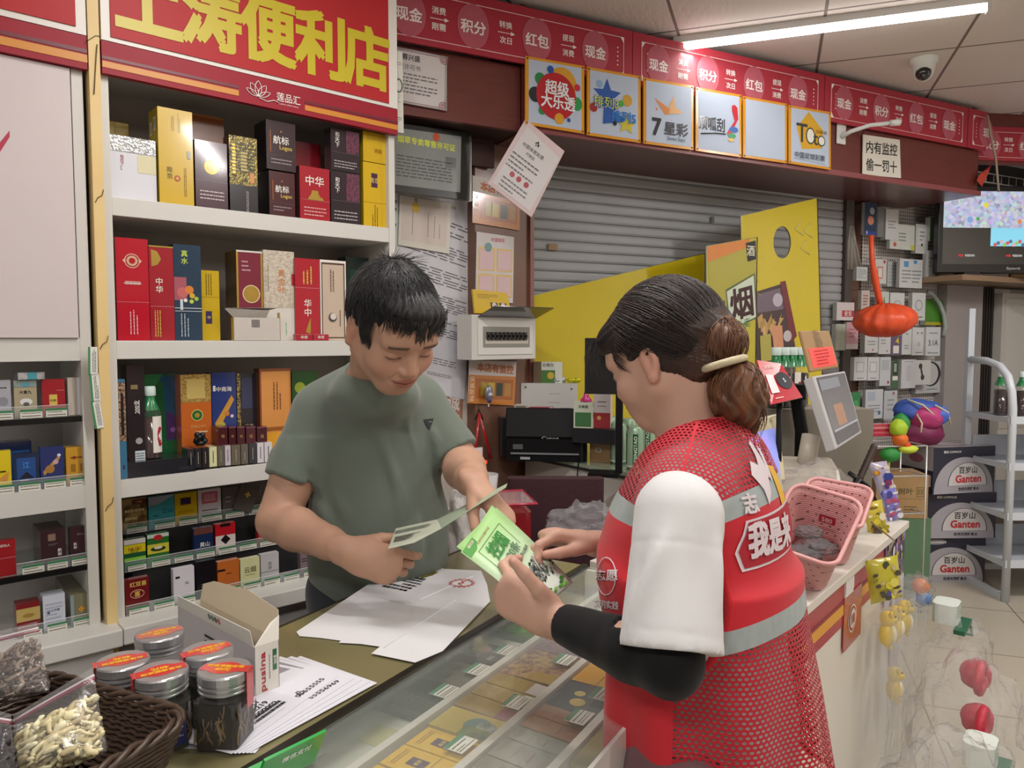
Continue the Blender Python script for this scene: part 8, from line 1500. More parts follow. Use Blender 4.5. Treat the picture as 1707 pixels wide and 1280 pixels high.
def hand_sdf(p, P):
 d = None; fing = None
 for e in P:
  if e[0] == 'f': v = s_flat(p, e[1], e[2], e[3], e[4], e[5], e[6])
  elif e[0] in 'ck': v = s_cone(p, e[1], e[2], e[3], e[4])
  else: v = np.linalg.norm(p - A_(e[1]), axis=1) - e[2]
  if e[0] in 'ks': fing = v if fing is None else smin(fing, v, .0022)
  else: d = v if d is None else smin(d, v, .010)
 return smin(d, fing, .0065)
def bbox_gate(p, d0, fn, c, r):
 """evaluate fn only near a centre"""
 m = np.linalg.norm(p - A_(c), axis=1) < r; out = d0.copy()
 if m.any(): out[m] = fn(p[m], d0[m])
 return out
def crease(p, segs):
 """folds: each (a, b, height, width)"""
 o = np.zeros(len(p), np.float32)
 for a, b, h, w in segs:
  a, b = A_(a), A_(b); ab = b - a; t = np.clip(((p - a) @ ab) / float(ab @ ab), 0, 1); d = np.linalg.norm(p - a - t[:, None] * ab, axis=1); o += h * np.exp(-(d / w) ** 2) * (np.sin(PI * np.clip(t, .04, .96)) ** .5)
 return o
def strands(name, parent, items, m, r=.0006, n=3, loc=Vector((0, 0, 0))):
 mb = MB()
 for P in items: k = len(P); mb.tube([tuple(Vector(p) - loc) for p in P], [r * (1.25 - i / k) if i < k - 1 else r * .15 for i in range(k)], m, n, cap=False)
 return mb.build(name, parent)
V3 = Vector
def dropf(o, fn):
 bm = bmesh.new(); bm.from_mesh(o.data); bm.faces.ensure_lookup_table(); L_ = o.location
 kill = [f for f in bm.faces if fn(f.calc_center_median() + L_, f.normal)]; bmesh.ops.delete(bm, geom=kill, context='FACES'); bm.to_mesh(o.data); bm.free()
def bvh(o):
 me = o.data; vs = [v.co.copy() for v in me.vertices]; return BVHTree.FromPolygons(vs, [tuple(p.vertices) for p in me.polygons])
mf = V3((.36, -.93, 0)).normalized(); ml_ = V3((.93, .36, 0)).normalized(); RB = basis(list(ml_), list(mf), (0, 0, 1))
fh = V3((.62, -.78, 0)).normalized(); ph = .62; hf = fh * math.cos(ph) + V3((0, 0, -math.sin(ph))); roll = V3((.0, 0, 1)) + V3((.78, .62, 0)) * -.06
em = atY(683, 589, 1.47); HM = Head(em - hf * .087, hf, roll, 1.06, smile=.55)
RSh, LSh = V3((-.462, 1.755, 1.245)), V3((-.222, 1.845, 1.255)); REl, RWr = atY(462, 868, 1.66), atY(580, 918, 1.50); LEl, LWr = atY(768, 772, 1.79), atY(792, 808, 1.48)
NB = V3((-.318, 1.70, 1.345)); NT = HM.w(0, -.035, -.045)
rD = V3((.90, -.20, -.22)); rN = V3((-.15, -.95, .25)); RH, rt = hand(RWr + V3((.004, -.006, -.002)), rD, rN, -1, ((.55, .85, .5), (.85, 1.1, .8), (1.0, 1.2, .8), (1.1, 1.2, .8)), (.72, .45, .30, .95, -.10, .45), 1.02, .01, .8)
lD = V3((.66, -.42, -.62)); lN = V3((.62, -.10, .75)); LH, lt = hand(LWr, lD, lN, 1, ((.75, .95, .6), (.85, 1.0, .6), (.95, 1.05, .6), (1.05, 1.1, .6)), (.70, .45, .45, .8, -.1, .3), 1.0, .03, .7)
def man_torso(p, e=0.):
 d = s_ell(p, (-.335, 1.79, 1.17), (.150 + e, .112 + e, .19 + e), RB); d = smin(d, s_ell(p, V3((-.328, 1.80, .97)) + mf * .012, (.160 + e, .128 + e, .17 + e), RB), .06); d = smin(d, s_ell(p, (-.33, 1.83, .85), (.162 + e, .118 + e, .13 + e), RB), .05)
 d = smin(d, s_cone(p, RSh + V3((.03, .01, .0)), LSh - V3((.03, .01, 0)), .060 + e, .060 + e), .05); d = smin(d, s_ell(p, NB + mf * .018 + V3((0, 0, -.050)), (.088 + e, .080 + e, .056 + e), RB), .055); d = smin(d, s_cone(p, NB + V3((0, .035, -.030)), RSh + V3((.02, 0, .012)), .048 + e, .046 + e), .03); return smin(d, s_cone(p, NB + V3((0, .035, -.030)), LSh + V3((-.02, 0, .012)), .048 + e, .046 + e), .03)
def limb(p, pts, rs, k=.012):
 d = None
 for i in range(len(pts) - 1): v = s_cone(p, pts[i], pts[i + 1], rs[i], rs[i + 1]); d = v if d is None else smin(d, v, k)
 return d
def mid(a, b, t, off=V3((0, 0, 0))): return a.lerp(b, t) + off
def man_body(p):
 d = man_torso(p, -.004); d = smin(d, s_cone(p, NB + V3((0, .02, -.02)), NT, .060, .056), .03)
 d = smin(d, limb(p, (RSh, mid(RSh, REl, .5), REl, mid(REl, RWr, .3), mid(REl, RWr, .75), RWr), (.058, .054, .045, .047, .034, .027)), .03); d = smin(d, limb(p, (LSh, mid(LSh, LEl, .5), LEl, mid(LEl, LWr, .3), mid(LEl, LWr, .75), LWr), (.058, .054, .046, .048, .035, .028)), .03)
 for s in (-1, 1): hp = V3((-.33, 1.84, .84)) + ml_ * .085 * s; d = smin(d, limb(p, (hp, hp + V3((0, .0, -.38)), hp + V3((0, .03, -.76))), (.085, .055, .035)), .03)
 d = bbox_gate(p, d, lambda q, o: smin(o, hand_sdf(q, RH), .010), RWr + rD * .06, .17); d = bbox_gate(p, d, lambda q, o: smin(o, hand_sdf(q, LH), .010), LWr + lD * .06, .17)
 return bbox_gate(p, d, lambda q, o: smin(o, HM.sdf(q), .020), list(HM.p), .22)
def tone_fn(H, base, hands=(), hc=None):
 b = A_(lin(base))
 def f(P):
  c = H.tone(P, b); far = np.linalg.norm(P - H.p, axis=1) > .16; c[far] = b
  for tips in hands:
   for t in tips:
    k = np.exp(-(np.linalg.norm(P - A_(t), axis=1) / .011) ** 2)[:, None] * .35; c = c * (1 - k) + b * A_((1.08, .78, .74)) * k
  return c * (1 + .05 * vnoise(P, 40.)[:, None])
 return f
man = empty('person', V3((-.33, 1.83, 0)), 0, 'man with short black hair in a grey green t-shirt reading a leaflet behind the counter', 'person'); ML = V3((-.33, 1.83, 0))
sdf_obj('body', man_body, (-.72, 1.28, .02), (.06, 2.06, 1.62), .0034, SKIN, man, ML, color=tone_fn(HM, 'b89079', (rt, lt)))
folds = [(V3((-.46, 1.63, 1.18)), V3((-.36, 1.65, 1.00)), .006, .018), (V3((-.50, 1.64, 1.12)), V3((-.38, 1.66, .96)), .008, .02), (V3((-.24, 1.69, 1.24)), V3((-.17, 1.72, 1.02)), .007, .012), (V3((-.19, 1.74, 1.22)), V3((-.15, 1.78, 1.05)), .007, .012), (V3((-.32, 1.67, 1.25)), V3((-.22, 1.68, 1.00)), .005, .014),
   (V3((-.48, 1.69, 1.06)), V3((-.30, 1.66, .94)), .008, .016), (V3((-.47, 1.72, 1.00)), V3((-.27, 1.66, .89)), .007, .018), (V3((-.44, 1.72, .95)), V3((-.24, 1.67, .86)), .006, .016), (V3((-.28, 1.67, 1.16)), V3((-.24, 1.67, .96)), .004, .012), (V3((-.50, 1.68, 1.20)), V3((-.45, 1.66, 1.08)), -.006, .014), (V3((-.21, 1.70, 1.10)), V3((-.20, 1.72, .90)), -.006, .012), (V3((-.57, 1.72, 1.20)), V3((-.53, 1.66, 1.08)), .004, .012), (V3((-.14, 1.83, 1.22)), V3((-.12, 1.74, 1.17)), .004, .010)]
def man_shirt(p):
 d = man_torso(p, .012); rh = mid(RSh, REl, .64); lh = mid(LSh, LEl, .86)
 for S, E, Hm, r2 in ((RSh, REl, rh, .066), (LSh, LEl, lh, .061)): d = smin(d, np.maximum(s_cone(p, S, mid(S, E, .97), .058, r2 + .003), (p - A_(Hm)) @ A_(list((E - S).normalized()))), .028)
 d -= 1.5 * crease(p, folds); d -= .0030 * vnoise(p, 13.) * (p[:, 2] < 1.2)
 nk = s_cone(p, NB + V3((0, .02, -.03)), NT + V3((0, 0, .05)), .064, .080); d -= .0028 * np.exp(-((nk - .009) / .007) ** 2); d = smax(d, -nk, .005)
 return smax(d, .775 - p[:, 2], .003)
MSHIRT = cloth('646e64')
sh = sdf_obj('t_shirt', man_shirt, (-.74, 1.36, .74), (.06, 2.08, 1.46), .0045, MSHIRT, man, ML, smooth=2)
rh, lh = mid(RSh, REl, .64), mid(LSh, LEl, .86)
dropf(sh, lambda c, n: c.z < .779 or ((c - rh).length < .09 and (c - rh).dot((REl - RSh).normalized()) > -.0035 and n.dot((REl - RSh).normalized()) > .8) or ((c - lh).length < .09 and (c - lh).dot((LEl - LSh).normalized()) > -.0035 and n.dot((LEl - LSh).normalized()) > .8))
BV = bvh(sh)
def on_surf(B, p, d, L_, off=.0012):
 h = B.ray_cast(p - L_ - d * .3, d, .8); return (h[0] + h[1] * off + L_) if h[0] is not None else p
lp = atY(714, 706, 1.7); dd = (lp - V3((0, 0, CAMH))).normalized(); o = on_surf(BV, lp, dd, ML); mb = MB(); X = V3((.97, .22, 0)); mk_ = mat('14161a', .5)
pj = lambda p: on_surf(BV, p, dd, ML) - ML
mb.add([tuple(pj(o + X * a + V3((0, 0, b)))) for a, b in ((-.013, .010), (.012, .012), (.002, -.016))], [(0, 2, 1)], mk_)
mb.add([tuple(pj(o + X * a + V3((0, 0, b))) - dd * .001) for a, b in ((-.008, .004), (.007, .005), (.007, .0035), (-.007, .0025))], [(0, 1, 2, 3)], mat('8a948a', .5)); mb.build('chest_logo', man)
def man_pants(p):
 d = s_ell(p, (-.33, 1.83, .80), (.168, .124, .12), RB)
 for s in (-1, 1): hp = V3((-.33, 1.84, .80)) + ml_ * .085 * s; d = smin(d, limb(p, (hp, hp + V3((0, .0, -.38)), hp + V3((0, .02, -.72))), (.097, .075, .068)), .03)
 return smax(smax(d, .07 - p[:, 2], .004), p[:, 2] - .88, .004)
sdf_obj('trousers', man_pants, (-.60, 1.62, .04), (-.05, 2.06, .92), .009, cloth('2c2f38'), man, ML)
for s in (-1, 1):
 hp = V3((-.33, 1.86, 0)) + ml_ * .09 * s - ML; mb = MB(); mb.sphere(tuple(hp + mf * .07 + V3((0, 0, .045))), (.05, .13, .045), mat('24262a', .5), 16, 10); o = mb.build('shoe', man)
MHAIR_ = {}
def hairmat(c1, c2, key, rough=.45):
 def bd(nt, b, N, L):
  tc = N('ShaderNodeTexCoord'); mp = N('ShaderNodeMapping'); mp.inputs['Scale'].default_value = (220, 220, 30); nz = N('ShaderNodeTexNoise'); nz.inputs['Scale'].default_value = 1; nz.inputs['Detail'].default_value = 3; L(tc.outputs['Object'], mp.inputs[0]); L(mp.outputs[0], nz.inputs['Vector']); L(mixc(N, L, nz.outputs['Fac'], c1, c2), b.inputs['Base Color']); b.inputs['Roughness'].default_value = rough; b.inputs['Specular IOR Level'].default_value = .35
  b.inputs['Sheen Weight'].default_value = .1; bp = N('ShaderNodeBump'); bp.inputs['Strength'].default_value = .5; bp.inputs['Distance'].default_value = .002; L(nz.outputs['Fac'], bp.inputs['Height']); L(bp.outputs[0], b.inputs['Normal'])
 return nodemat('hair', bd, ('hair', key))
HB = hairmat('0c0b0c', '1c1a1c', 'black')
def man_hair(p):
 q = HM.loc(p); a = q.copy(); a[:, 0] = np.abs(a[:, 0]); d = s_ell(q, (0, -.014, .034), (.083, .104, .094))
 d = smin(d, s_ell(q, (.010, .060, .074), (.052, .036, .028)), .02); fx = np.maximum(.050 - .5 * np.abs(q[:, 0]) - q[:, 1] + .012, q[:, 2] - (.048 - .35 * np.maximum(np.abs(q[:, 0]) - .045, 0)) - .010 * np.sin(q[:, 0] * 160) * .5); d = smax(d, -fx, .008)
 d = smax(d, -s_ell(a, (.088, -.006, -.014), (.032, .022, .034)), .006); d = smax(d, -(q[:, 2] + .052), .008); w = q - A_((0, -.03, .12)); ang = np.arctan2(w[:, 0], w[:, 1]); d += .0018 * np.sin(ang * 46 + 3 * np.sin(q[:, 2] * 40)) + .0016 * vnoise(q, 55.)
 return d * HM.sc
hm = sdf_obj('hair', man_hair, tuple(HM.p - .16), tuple(HM.p + .16), .0026, HB, man, ML)
rd = random.Random(11); items = []
for i in range(1500):
 th = rd.uniform(0, 2 * PI); f0 = rd.uniform(.05, .9); ln = rd.uniform(.25, .55); pts = []; lift = rd.uniform(0, .006); stick = rd.random() < .10
 for k in range(7):
  g = f0 + ln * k / 6; ph_ = g * 1.42; t2 = th + .25 * (k / 6) * math.sin(i); x = math.sin(ph_) * math.sin(t2); y = math.sin(ph_) * math.cos(t2); z = math.cos(ph_)
  ca, sa = math.cos(.32), math.sin(.32); y, z = y * ca - z * sa, y * sa + z * ca
  r = 1.0 + lift * 10 * (k / 6) ** 2 * (2.2 if stick else .6); P = (.0845 * x * r, -.014 + .1055 * y * r, .034 + .0955 * z * r)
  if P[1] > .038 and P[2] < .044 - .25 * max(abs(P[0]) - .05, 0) - .006 * (i % 3): break
  if abs(P[0]) > .066 and P[2] < .014 and P[1] > -.034 and P[1] < .02: break
  if P[2] < -.048: break
  pts.append(HM.w(*P))
 if len(pts) > 2: items.append(pts)
for i in range(170):  # upright tuft at the whorl
 th = rd.uniform(0, 2 * PI); r0 = rd.uniform(0, .028); b0 = V3((r0 * math.sin(th), -.048 + r0 * math.cos(th), .118 - r0 * .3)); dr = V3((math.sin(th) * rd.uniform(.3, 1.2), math.cos(th) * .6 + .35, rd.uniform(.5, 1.))); L_ = rd.uniform(.022, .046)
 items.append([HM.w(*(b0 + dr * L_ * (k / 4) + V3((0, .006 * (k / 4) ** 2, -.010 * (k / 4) ** 2)))) for k in range(5)])
for i in range(260):  # fringe
 x = rd.uniform(-.062, .070); z0 = .080; pts = []; L_ = rd.uniform(.028, .056) * (1.12 if x > -.01 else .75); dx = rd.uniform(-.006, .010)
 for k in range(6): t = k / 5; pts.append(HM.w(x + dx * t, .090 - 7 * x * x + .004 + .006 * math.sin(t * 2.4), z0 - L_ * t))
 items.append(pts)
for s in (-1, 1):
 for i in range(90): y = rd.uniform(.016, .046); pts = [HM.w(s * (.078 - (y * .22) + .003 * math.sin(k)), y + .004 * k / 5, .046 - rd.uniform(.9, 1.1) * .056 * k / 5) for k in range(6)]; items.append(pts)
strands('hair_strands', hm, items, HB, .00075, 3, ML)
mp_ = mat('c9d0bc', .5); mp2 = mat('a4b49c', .5)
A, B, C_, D_, E_ = atY(660, 881, 1.53), atY(729, 866, 1.50), atY(736, 881, 1.42), atY(690, 905, 1.40), atY(647, 915, 1.41); G1, G2 = atY(846, 806, 1.46), atY(843, 813, 1.40); c = C_.copy()
t = empty('leaflet', c, 0, 'folded printed leaflet held open in the man hands', 'leaflet')
mb = MB(); mb.add([tuple(q - c) for q in (A, B, C_, D_, E_)], [(0, 1, 2, 3, 4)], mp_)
def QL(a, b_, e=.0008): p = (E_.lerp(C_ + (D_ - C_) * .2, a)).lerp(A.lerp(B, a), b_); n = (B - A).cross(E_ - A).normalized(); n = n if n.z > 0 else -n; return p - c + n * e
X = (B - A).normalized(); Z = (A - E_).normalized()
mb.lines(QL(.45, .72), .085, .022, 4, mat('4a544a', .5), X=X, Y=Z, brk=14, th=.5, seed=2); mb.lines(QL(.36, .30), .058, .034, 6, mat('5a544e', .5), X=X, Y=Z, brk=10, th=.5, seed=3); mb.build('left_panel', t, solid=.0006)
mb = MB(); mb.add([tuple(q - c) for q in (B, G1, G2, C_)], [(0, 1, 2, 3)], mp2); mb.build('right_panel', t, solid=.0006)
wf = V3((-.88, .47, 0)).normalized(); wl = V3((-.47, -.88, 0)).normalized(); RW = basis(list(wl), list(wf), (0, 0, 1)); wc = V3((.30, 1.15, 0))
fh = V3((-.75, .66, 0)).normalized(); ph = .36; hf = fh * math.cos(ph) + V3((0, 0, -math.sin(ph))); ear = atY(1071, 606, 1.14); lw = V3((-fh.y, fh.x, 0)); HWo = ear - lw * .073 + V3((0, 0, .004)); HW = Head(HWo, hf, V3((0, 0, 1)) + lw * .03, .935, True, .6)
LS, RS = V3((.226, 1.005, 1.180)), V3((.350, 1.280, 1.195)); LE, LW_ = atY(1118, 1108, .93), atY(928, 1036, 1.09); RE, RW_ = V3((.35, 1.35, 1.02)), atY(992, 906, 1.265)
WN = V3((.262, 1.165, 1.275)); WT = HW.w(0, -.035, -.04)
ld = V3((-.84, .40, .34)); ln_ = V3((-.22, -.93, -.20)); WLH, wlt = hand(LW_ + V3((-.002, .006, -.002)), ld, ln_, 1, ((.65, .9, .5), (.75, 1.0, .6), (.85, 1.0, .6), (.9, 1.0, .6)), (.55, .62, -.50, .80, .45, -.10), .95, .01, .6)
rd_ = V3((-.93, -.20, .22)); rn_ = V3((.12, .35, .9)); WRH, wrt = hand(RW_, rd_, rn_, -1, ((.65, .95, .5), (.75, 1.0, .5), (.85, 1.0, .5), (.95, 1.0, .5)), (.85, .30, .38, .95, -.15, .12), .90, .02, .5)
HP = V3((.297, 1.112, .0))
def w_torso(p, e=0., low=0.):
 d = s_ell(p, wc + V3((0, 0, 1.10)), (.145 + e, .098 + e, .19 + e), RW); d = smin(d, s_ell(p, wc + wf * .045 + V3((0, 0, 1.10)), (.11 + e, .07 + e, .08 + e), RW), .03); d = smin(d, s_ell(p, HP + V3((0, 0, .92)), (.135 + e + low, .100 + e + low, .17 + e), RW), .05); d = smin(d, s_ell(p, HP + V3((0, 0, .80)), (.155 + e + low, .115 + e + low, .14 + e), RW), .05)
 return smin(d, s_cone(p, LS + (RS - LS) * .12, RS + (LS - RS) * .12, .050 + e, .050 + e), .04)
VC = V3((.300, 1.135, 0))
def w_vest0(p):
 z = p[:, 2]; e = .022; d = s_ell(p, wc + V3((0, 0, 1.10)), (.152 + e, .105 + e, .20 + e), RW); d = smin(d, s_ell(p, wc + wf * .055 + V3((0, 0, 1.07)), (.12 + e, .085 + e, .12 + e), RW), .04)
 d = smin(d, s_cone(p, LS + (RS - LS) * .17 + V3((0, 0, .006)), RS + (LS - RS) * .17 + V3((0, 0, .006)), .058, .058), .04)
 k = np.clip((1.06 - z) / .30, 0, 1.2); cx = A_(VC)[None] + k[:, None] * A_(list(wf * -.018)); q = (p - cx) @ RW; rx = .172 + .008 * k; ry = .140 + .032 * k; fl = .007 * k * np.sin(np.arctan2(q[:, 0], q[:, 1]) * 9 + 1.5); r = np.sqrt((q[:, 0] / rx) ** 2 + (q[:, 1] / ry) ** 2); sk = (r - 1) * .14 - fl; sk = np.maximum(sk, z - 1.07); d = smin(d, sk, .05)
 d -= .002 * vnoise(p, 11., 4) * (z < 1.15); return d
def w_body(p):
 d = np.maximum(w_torso(p, -.004), w_vest0(p) + .016); d = smin(d, s_cone(p, WN + V3((.02, 0, -.04)), WT, .052, .050), .03)
 d = smin(d, limb(p, (LS, mid(LS, LE, .5), LE, mid(LE, LW_, .3), mid(LE, LW_, .8), LW_), (.046, .040, .034, .035, .026, .023)), .025); d = smin(d, limb(p, (RS, RE, mid(RE, RW_, .5), RW_), (.045, .036, .032, .023)), .025)
 for s in (-1, 1): hp = HP + V3((0, 0, .80)) + wl * .08 * s; d = smin(d, limb(p, (hp, hp + V3((0, .0, -.38)), hp + V3((0, .0, -.74))), (.085, .052, .034)), .03)
 d = bbox_gate(p, d, lambda q, o: smin(o, hand_sdf(q, WLH), .008), LW_ + ld * .06, .16); d = bbox_gate(p, d, lambda q, o: smin(o, hand_sdf(q, WRH), .008), RW_ + rd_ * .06, .16)
 return bbox_gate(p, d, lambda q, o: smin(o, HW.sdf(q), .020), list(HW.p), .22)
wom = empty('person', HP, 0, 'woman with tied brown hair in a red vest holding a green leaflet', 'person'); WLo = HP.copy()
sdf_obj('body', w_body, (-.08, .80, .02), (.60, 1.52, 1.56), .0032, SKIN, wom, WLo, color=tone_fn(HW, 'c39b88', (wlt, wrt)))
slh = mid(LS, LE, .90, V3((-.004, -.004, 0))); srh = mid(RS, RE, .8)
wfold = [(V3((.20, .93, 1.20)), V3((.15, .92, 1.06)), .006, .014), (V3((.24, .95, 1.16)), V3((.21, .90, 1.03)), -.006, .014), (V3((.27, .95, 1.15)), V3((.25, .92, 1.06)), .006, .012), (V3((.17, .95, 1.15)), V3((.16, .93, 1.02)), -.004, .010), (V3((.27, .97, 1.12)), V3((.20, .90, 1.05)), .005, .010), (V3((.26, .95, 1.07)), V3((.19, .89, 1.02)), -.005, .010)]
def w_shirt(p):
 d = np.maximum(w_torso(p, .010, .010), w_vest0(p) + .006)
 for S, E, Hm in ((LS, LE, slh), (RS, RE, srh)): d = smin(d, np.maximum(s_cone(p, S, mid(S, E, .97), .059, .067), (p - A_(Hm)) @ A_(list((E - S).normalized()))), .014)
 d -= 1.4 * crease(p, wfold); d -= .0015 * vnoise(p, 16., 2)
 ax = (LE - LS).normalized(); q = p - A_(LS + ax * .045); sl = q @ A_(list(ax)); m = np.linalg.norm(q, axis=1) < .11; d += .0012 * np.exp(-(sl / .0022) ** 2) * m
 hs = (p - A_(slh)) @ A_(list(ax)); mm = np.linalg.norm(p - A_(slh), axis=1) < .10; d += .0012 * np.exp(-((hs + .020) / .0018) ** 2) * mm
 d = smax(d, -s_cone(p, WN + V3((.01, 0, -.03)), WT + V3((0, 0, .04)), .060, .075), .006); d = smax(d, p[:, 2] - 1.292, .006)
 return smax(d, .80 - p[:, 2], .003)
ws = sdf_obj('t_shirt', w_shirt, (.0, .78, .76), (.60, 1.50, 1.36), .0042, cloth('cfcfcf', .8), wom, WLo, smooth=2)
dropf(ws, lambda c, n: c.z < .804 or ((c - slh).length < .09 and (c - slh).dot((LE - LS).normalized()) > -.0035 and n.dot((LE - LS).normalized()) > .8))
e0 = mid(LS, LE, .93); sl_end = mid(LE, LW_, .93)
def w_sleeve(p):
 d = limb(p, (mid(LS, LE, .70), LE, mid(LE, LW_, .3), sl_end), (.042, .0405, .0415, .0295), .012) - .0012 * vnoise(p, 30.); n = A_(list((LW_ - LE).normalized())); d = np.maximum(d, np.where(np.linalg.norm(p - A_(sl_end), axis=1) < .08, (p - A_(sl_end)) @ n, -1)); n = A_(list((LS - LE).normalized())); c = mid(LS, LE, .80); return np.maximum(d, np.where(np.linalg.norm(p - A_(c), axis=1) < .08, (p - A_(c)) @ n, -1))
sdf_obj('sun_sleeve', w_sleeve, (.02, .82, .90), (.30, 1.18, 1.14), .0035, cloth('08080a', .8, .1), wom, WLo)['label'] = 'black sun sleeve on the forearm'
def w_pants(p):
 d = s_ell(p, HP + V3((0, 0, .80)), (.158, .120, .13), RW)
 for s in (-1, 1): hp = HP + V3((0, 0, .78)) + wl * .08 * s; d = smin(d, limb(p, (hp, hp + V3((0, .0, -.36)), hp + V3((0, .0, -.70))), (.098, .075, .06)), .03)
 return smax(smax(d, .08 - p[:, 2], .004), p[:, 2] - .86, .004)
sdf_obj('trousers', w_pants, (.08, .88, .05), (.55, 1.34, .90), .009, cloth('6a4a4e'), wom, WLo)
for s in (-1, 1): MB().sphere(tuple(wl * .08 * s + wf * .05 + V3((0, 0, .04))), (.09, .09, .04), mat('d0d0d0', .5), 16, 10).build('shoe', wom)
def w_vest(p):
 z = p[:, 2]; d = w_vest0(p)
 for S, sg in ((LS, 1), (RS, -1)):
  c = S + wl * .050 * sg + V3((0, 0, -.090)) - wf * .004; d = smax(d, -s_ell(p, c, (.085, .084, .132), RW), .006)
 d = smax(d, -s_cone(p, WN + V3((0, 0, -.02)), WT + V3((0, 0, .04)), .070, .085), .006); d = smax(d, -s_cone(p, WN + wf * .06 + V3((0, 0, .02)), WN + wf * .12 + V3((0, 0, -.09)), .05, .012), .01)
 hem = .745 - .05 * ((p - A_(VC)) @ A_(list(wf))); return smax(d, hem - z, .003)
def v_attr(P):
 q = (P - A_(VC)) @ RW; z = P[:, 2]; fr = q[:, 1]; ang = np.arctan2(q[:, 0], -fr)
 b1 = 1.168 + .36 * np.maximum(-fr, 0); b2 = 1.000 + .26 * np.maximum(-fr, -.02); c = LS + wl * .050 + V3((0, 0, -.090)) - wf * .004; arm = s_ell(P, c, (.085, .084, .132), RW); arm2 = s_ell(P, RS - wl * .050 + V3((0, 0, -.090)) - wf * .004, (.085, .084, .132), RW)
 hem = .745 - .05 * fr
 return {'mesh_top': z - b1, 'mesh_low': b2 - z, 'front': fr, 'band1': np.abs(z - b1) - .0155, 'band2': np.abs(z - b2) - .0155, 'edge': np.minimum(np.minimum(np.minimum(np.abs(arm), np.abs(arm2)), z - hem), s_cone(P, WN + V3((0, 0, -.02)), WT + V3((0, 0, .04)), .070, .085)), 'pu': np.where(z > b1, fr * 1.15, ang * .15), 'pv': np.where(z > b1, q[:, 0] * .75 - z * .8 + 3, z)}
def vestmat(nt, b, N, L):
 def at(n): a = N('ShaderNodeAttribute'); a.attribute_name = n; return a.outputs['Fac']
 def M(op, a, c=None, e=None): return mathn(N, L, op, a, c, e)
 top = M('GREATER_THAN', at('mesh_top'), .0); low = M('MULTIPLY', M('GREATER_THAN', at('mesh_low'), .0), M('LESS_THAN', at('front'), .0)); front_top = M('MULTIPLY', top, 1.)
 isb = M('MAXIMUM', M('LESS_THAN', at('band1'), 0.), M('LESS_THAN', at('band2'), 0.)); edge = M('LESS_THAN', at('edge'), .0075); seam = M('LESS_THAN', M('ABSOLUTE', M('SUBTRACT', at('front'), .0)), .002)
 net = M('MULTIPLY', M('MAXIMUM', top, low), M('MULTIPLY', M('SUBTRACT', 1., isb), M('SUBTRACT', 1., M('MAXIMUM', edge, seam))))
 u, v = M('DIVIDE', at('pu'), .0080), M('DIVIDE', at('pv'), .0064); row_ = M('FLOOR', v); uu = M('ADD', u, M('MULTIPLY', M('MODULO', row_, 2.), .5)); fu = M('SUBTRACT', M('FRACT', uu), .5); fv = M('SUBTRACT', M('FRACT', v), .5)
 rr = M('ADD', M('MULTIPLY', fu, fu), M('MULTIPLY', M('MULTIPLY', fv, fv), 1.1)); hole = M('LESS_THAN', rr, .105); al = M('SUBTRACT', 1., M('MULTIPLY', net, hole)); L(al, b.inputs['Alpha'])
 c = mixc(N, L, net, 'c0222e', 'b01a2a'); c = mixc(N, L, edge, c, 'cc2630'); n2 = N('ShaderNodeTexNoise'); n2.inputs['Scale'].default_value = 25; c2 = mixc(N, L, n2.outputs['Fac'], '8f9898', 'a9b2b0'); c = mixc(N, L, isb, c, c2); L(c, b.inputs['Base Color']); b.inputs['Roughness'].default_value = .7; b.inputs['Sheen Weight'].default_value = .15; b.inputs['Specular IOR Level'].default_value = .3
MV = nodemat('vest_fabric', vestmat)
vs_ = sdf_obj('safety_vest', w_vest, (.02, .84, .68), (.66, 1.46, 1.38), .0042, MV, wom, WLo, smooth=3, uv=v_attr)
dropf(vs_, lambda c, n: n.z < -.7 and c.z < .80)
BW_ = bvh(vs_)
def vproj(cen, X, Z, dirv, off=.0016):
 def f(p): return on_surf(BW_, p, dirv, WLo, off) - WLo
 return f
bk = -wf; cen = atY(1268, 900, 1.08) ; dirv = (wf * .75 + V3((-.25, .95, 0)) * .6).normalized(); Xb = V3((.62, .60, 0)).normalized() * 1.; Xb = V3((wl.x * -1, wl.y * -1, 0)); Zb = V3((0, 0, 1)); cen = VC + bk * .15 + V3((0, 0, 1.182)) + wl * .045
pf = vproj(cen, Xb, Zb, wf); mw_ = mat('d8ccd0', .6); myl = mat('e0ae34', .6); mrd = mat('a81c2c', .6)
def flatpoly(pts, m, off=.0016, n=10):
 P = [cen + Xb * a + Zb * b_ for a, b_ in pts]; g = vproj(cen, Xb, Zb, wf, off); mb2 = bmesh.new(); vv = [mb2.verts.new(p) for p in P]; f = mb2.faces.new(vv); bmesh.ops.triangulate(mb2, faces=[f]); bmesh.ops.subdivide_edges(mb2, edges=mb2.edges[:], cuts=6, use_grid_fill=True); bmesh.ops.triangulate(mb2, faces=mb2.faces[:])
 mb2.verts.ensure_lookup_table(); vs = [tuple(g(v.co)) for v in mb2.verts]; mb2.verts.index_update(); fs = [tuple(v.index for v in f.verts) for f in mb2.faces]; mb2.free(); mb.add(vs, fs, m, True)
mb = MB()
flatpoly([(.028, .055), (.050, .05), (.085, -.055), (.050, -.065), (.036, .0)], myl, .0014)
for pts in ([(-.045, .06), (-.03, .085), (-.012, .075), (.0, .10), (.006, .05), (-.004, .02), (-.022, .0), (-.026, .030)], [(-.008, .07), (.0, .115), (.012, .12), (.014, .06), (.002, .04)], [(.01, .05), (.022, .11), (.030, .10), (.022, .04)]): flatpoly([(a * .7 + .008, b_ * .72 + .004) for a, b_ in pts], mw_, .0022)
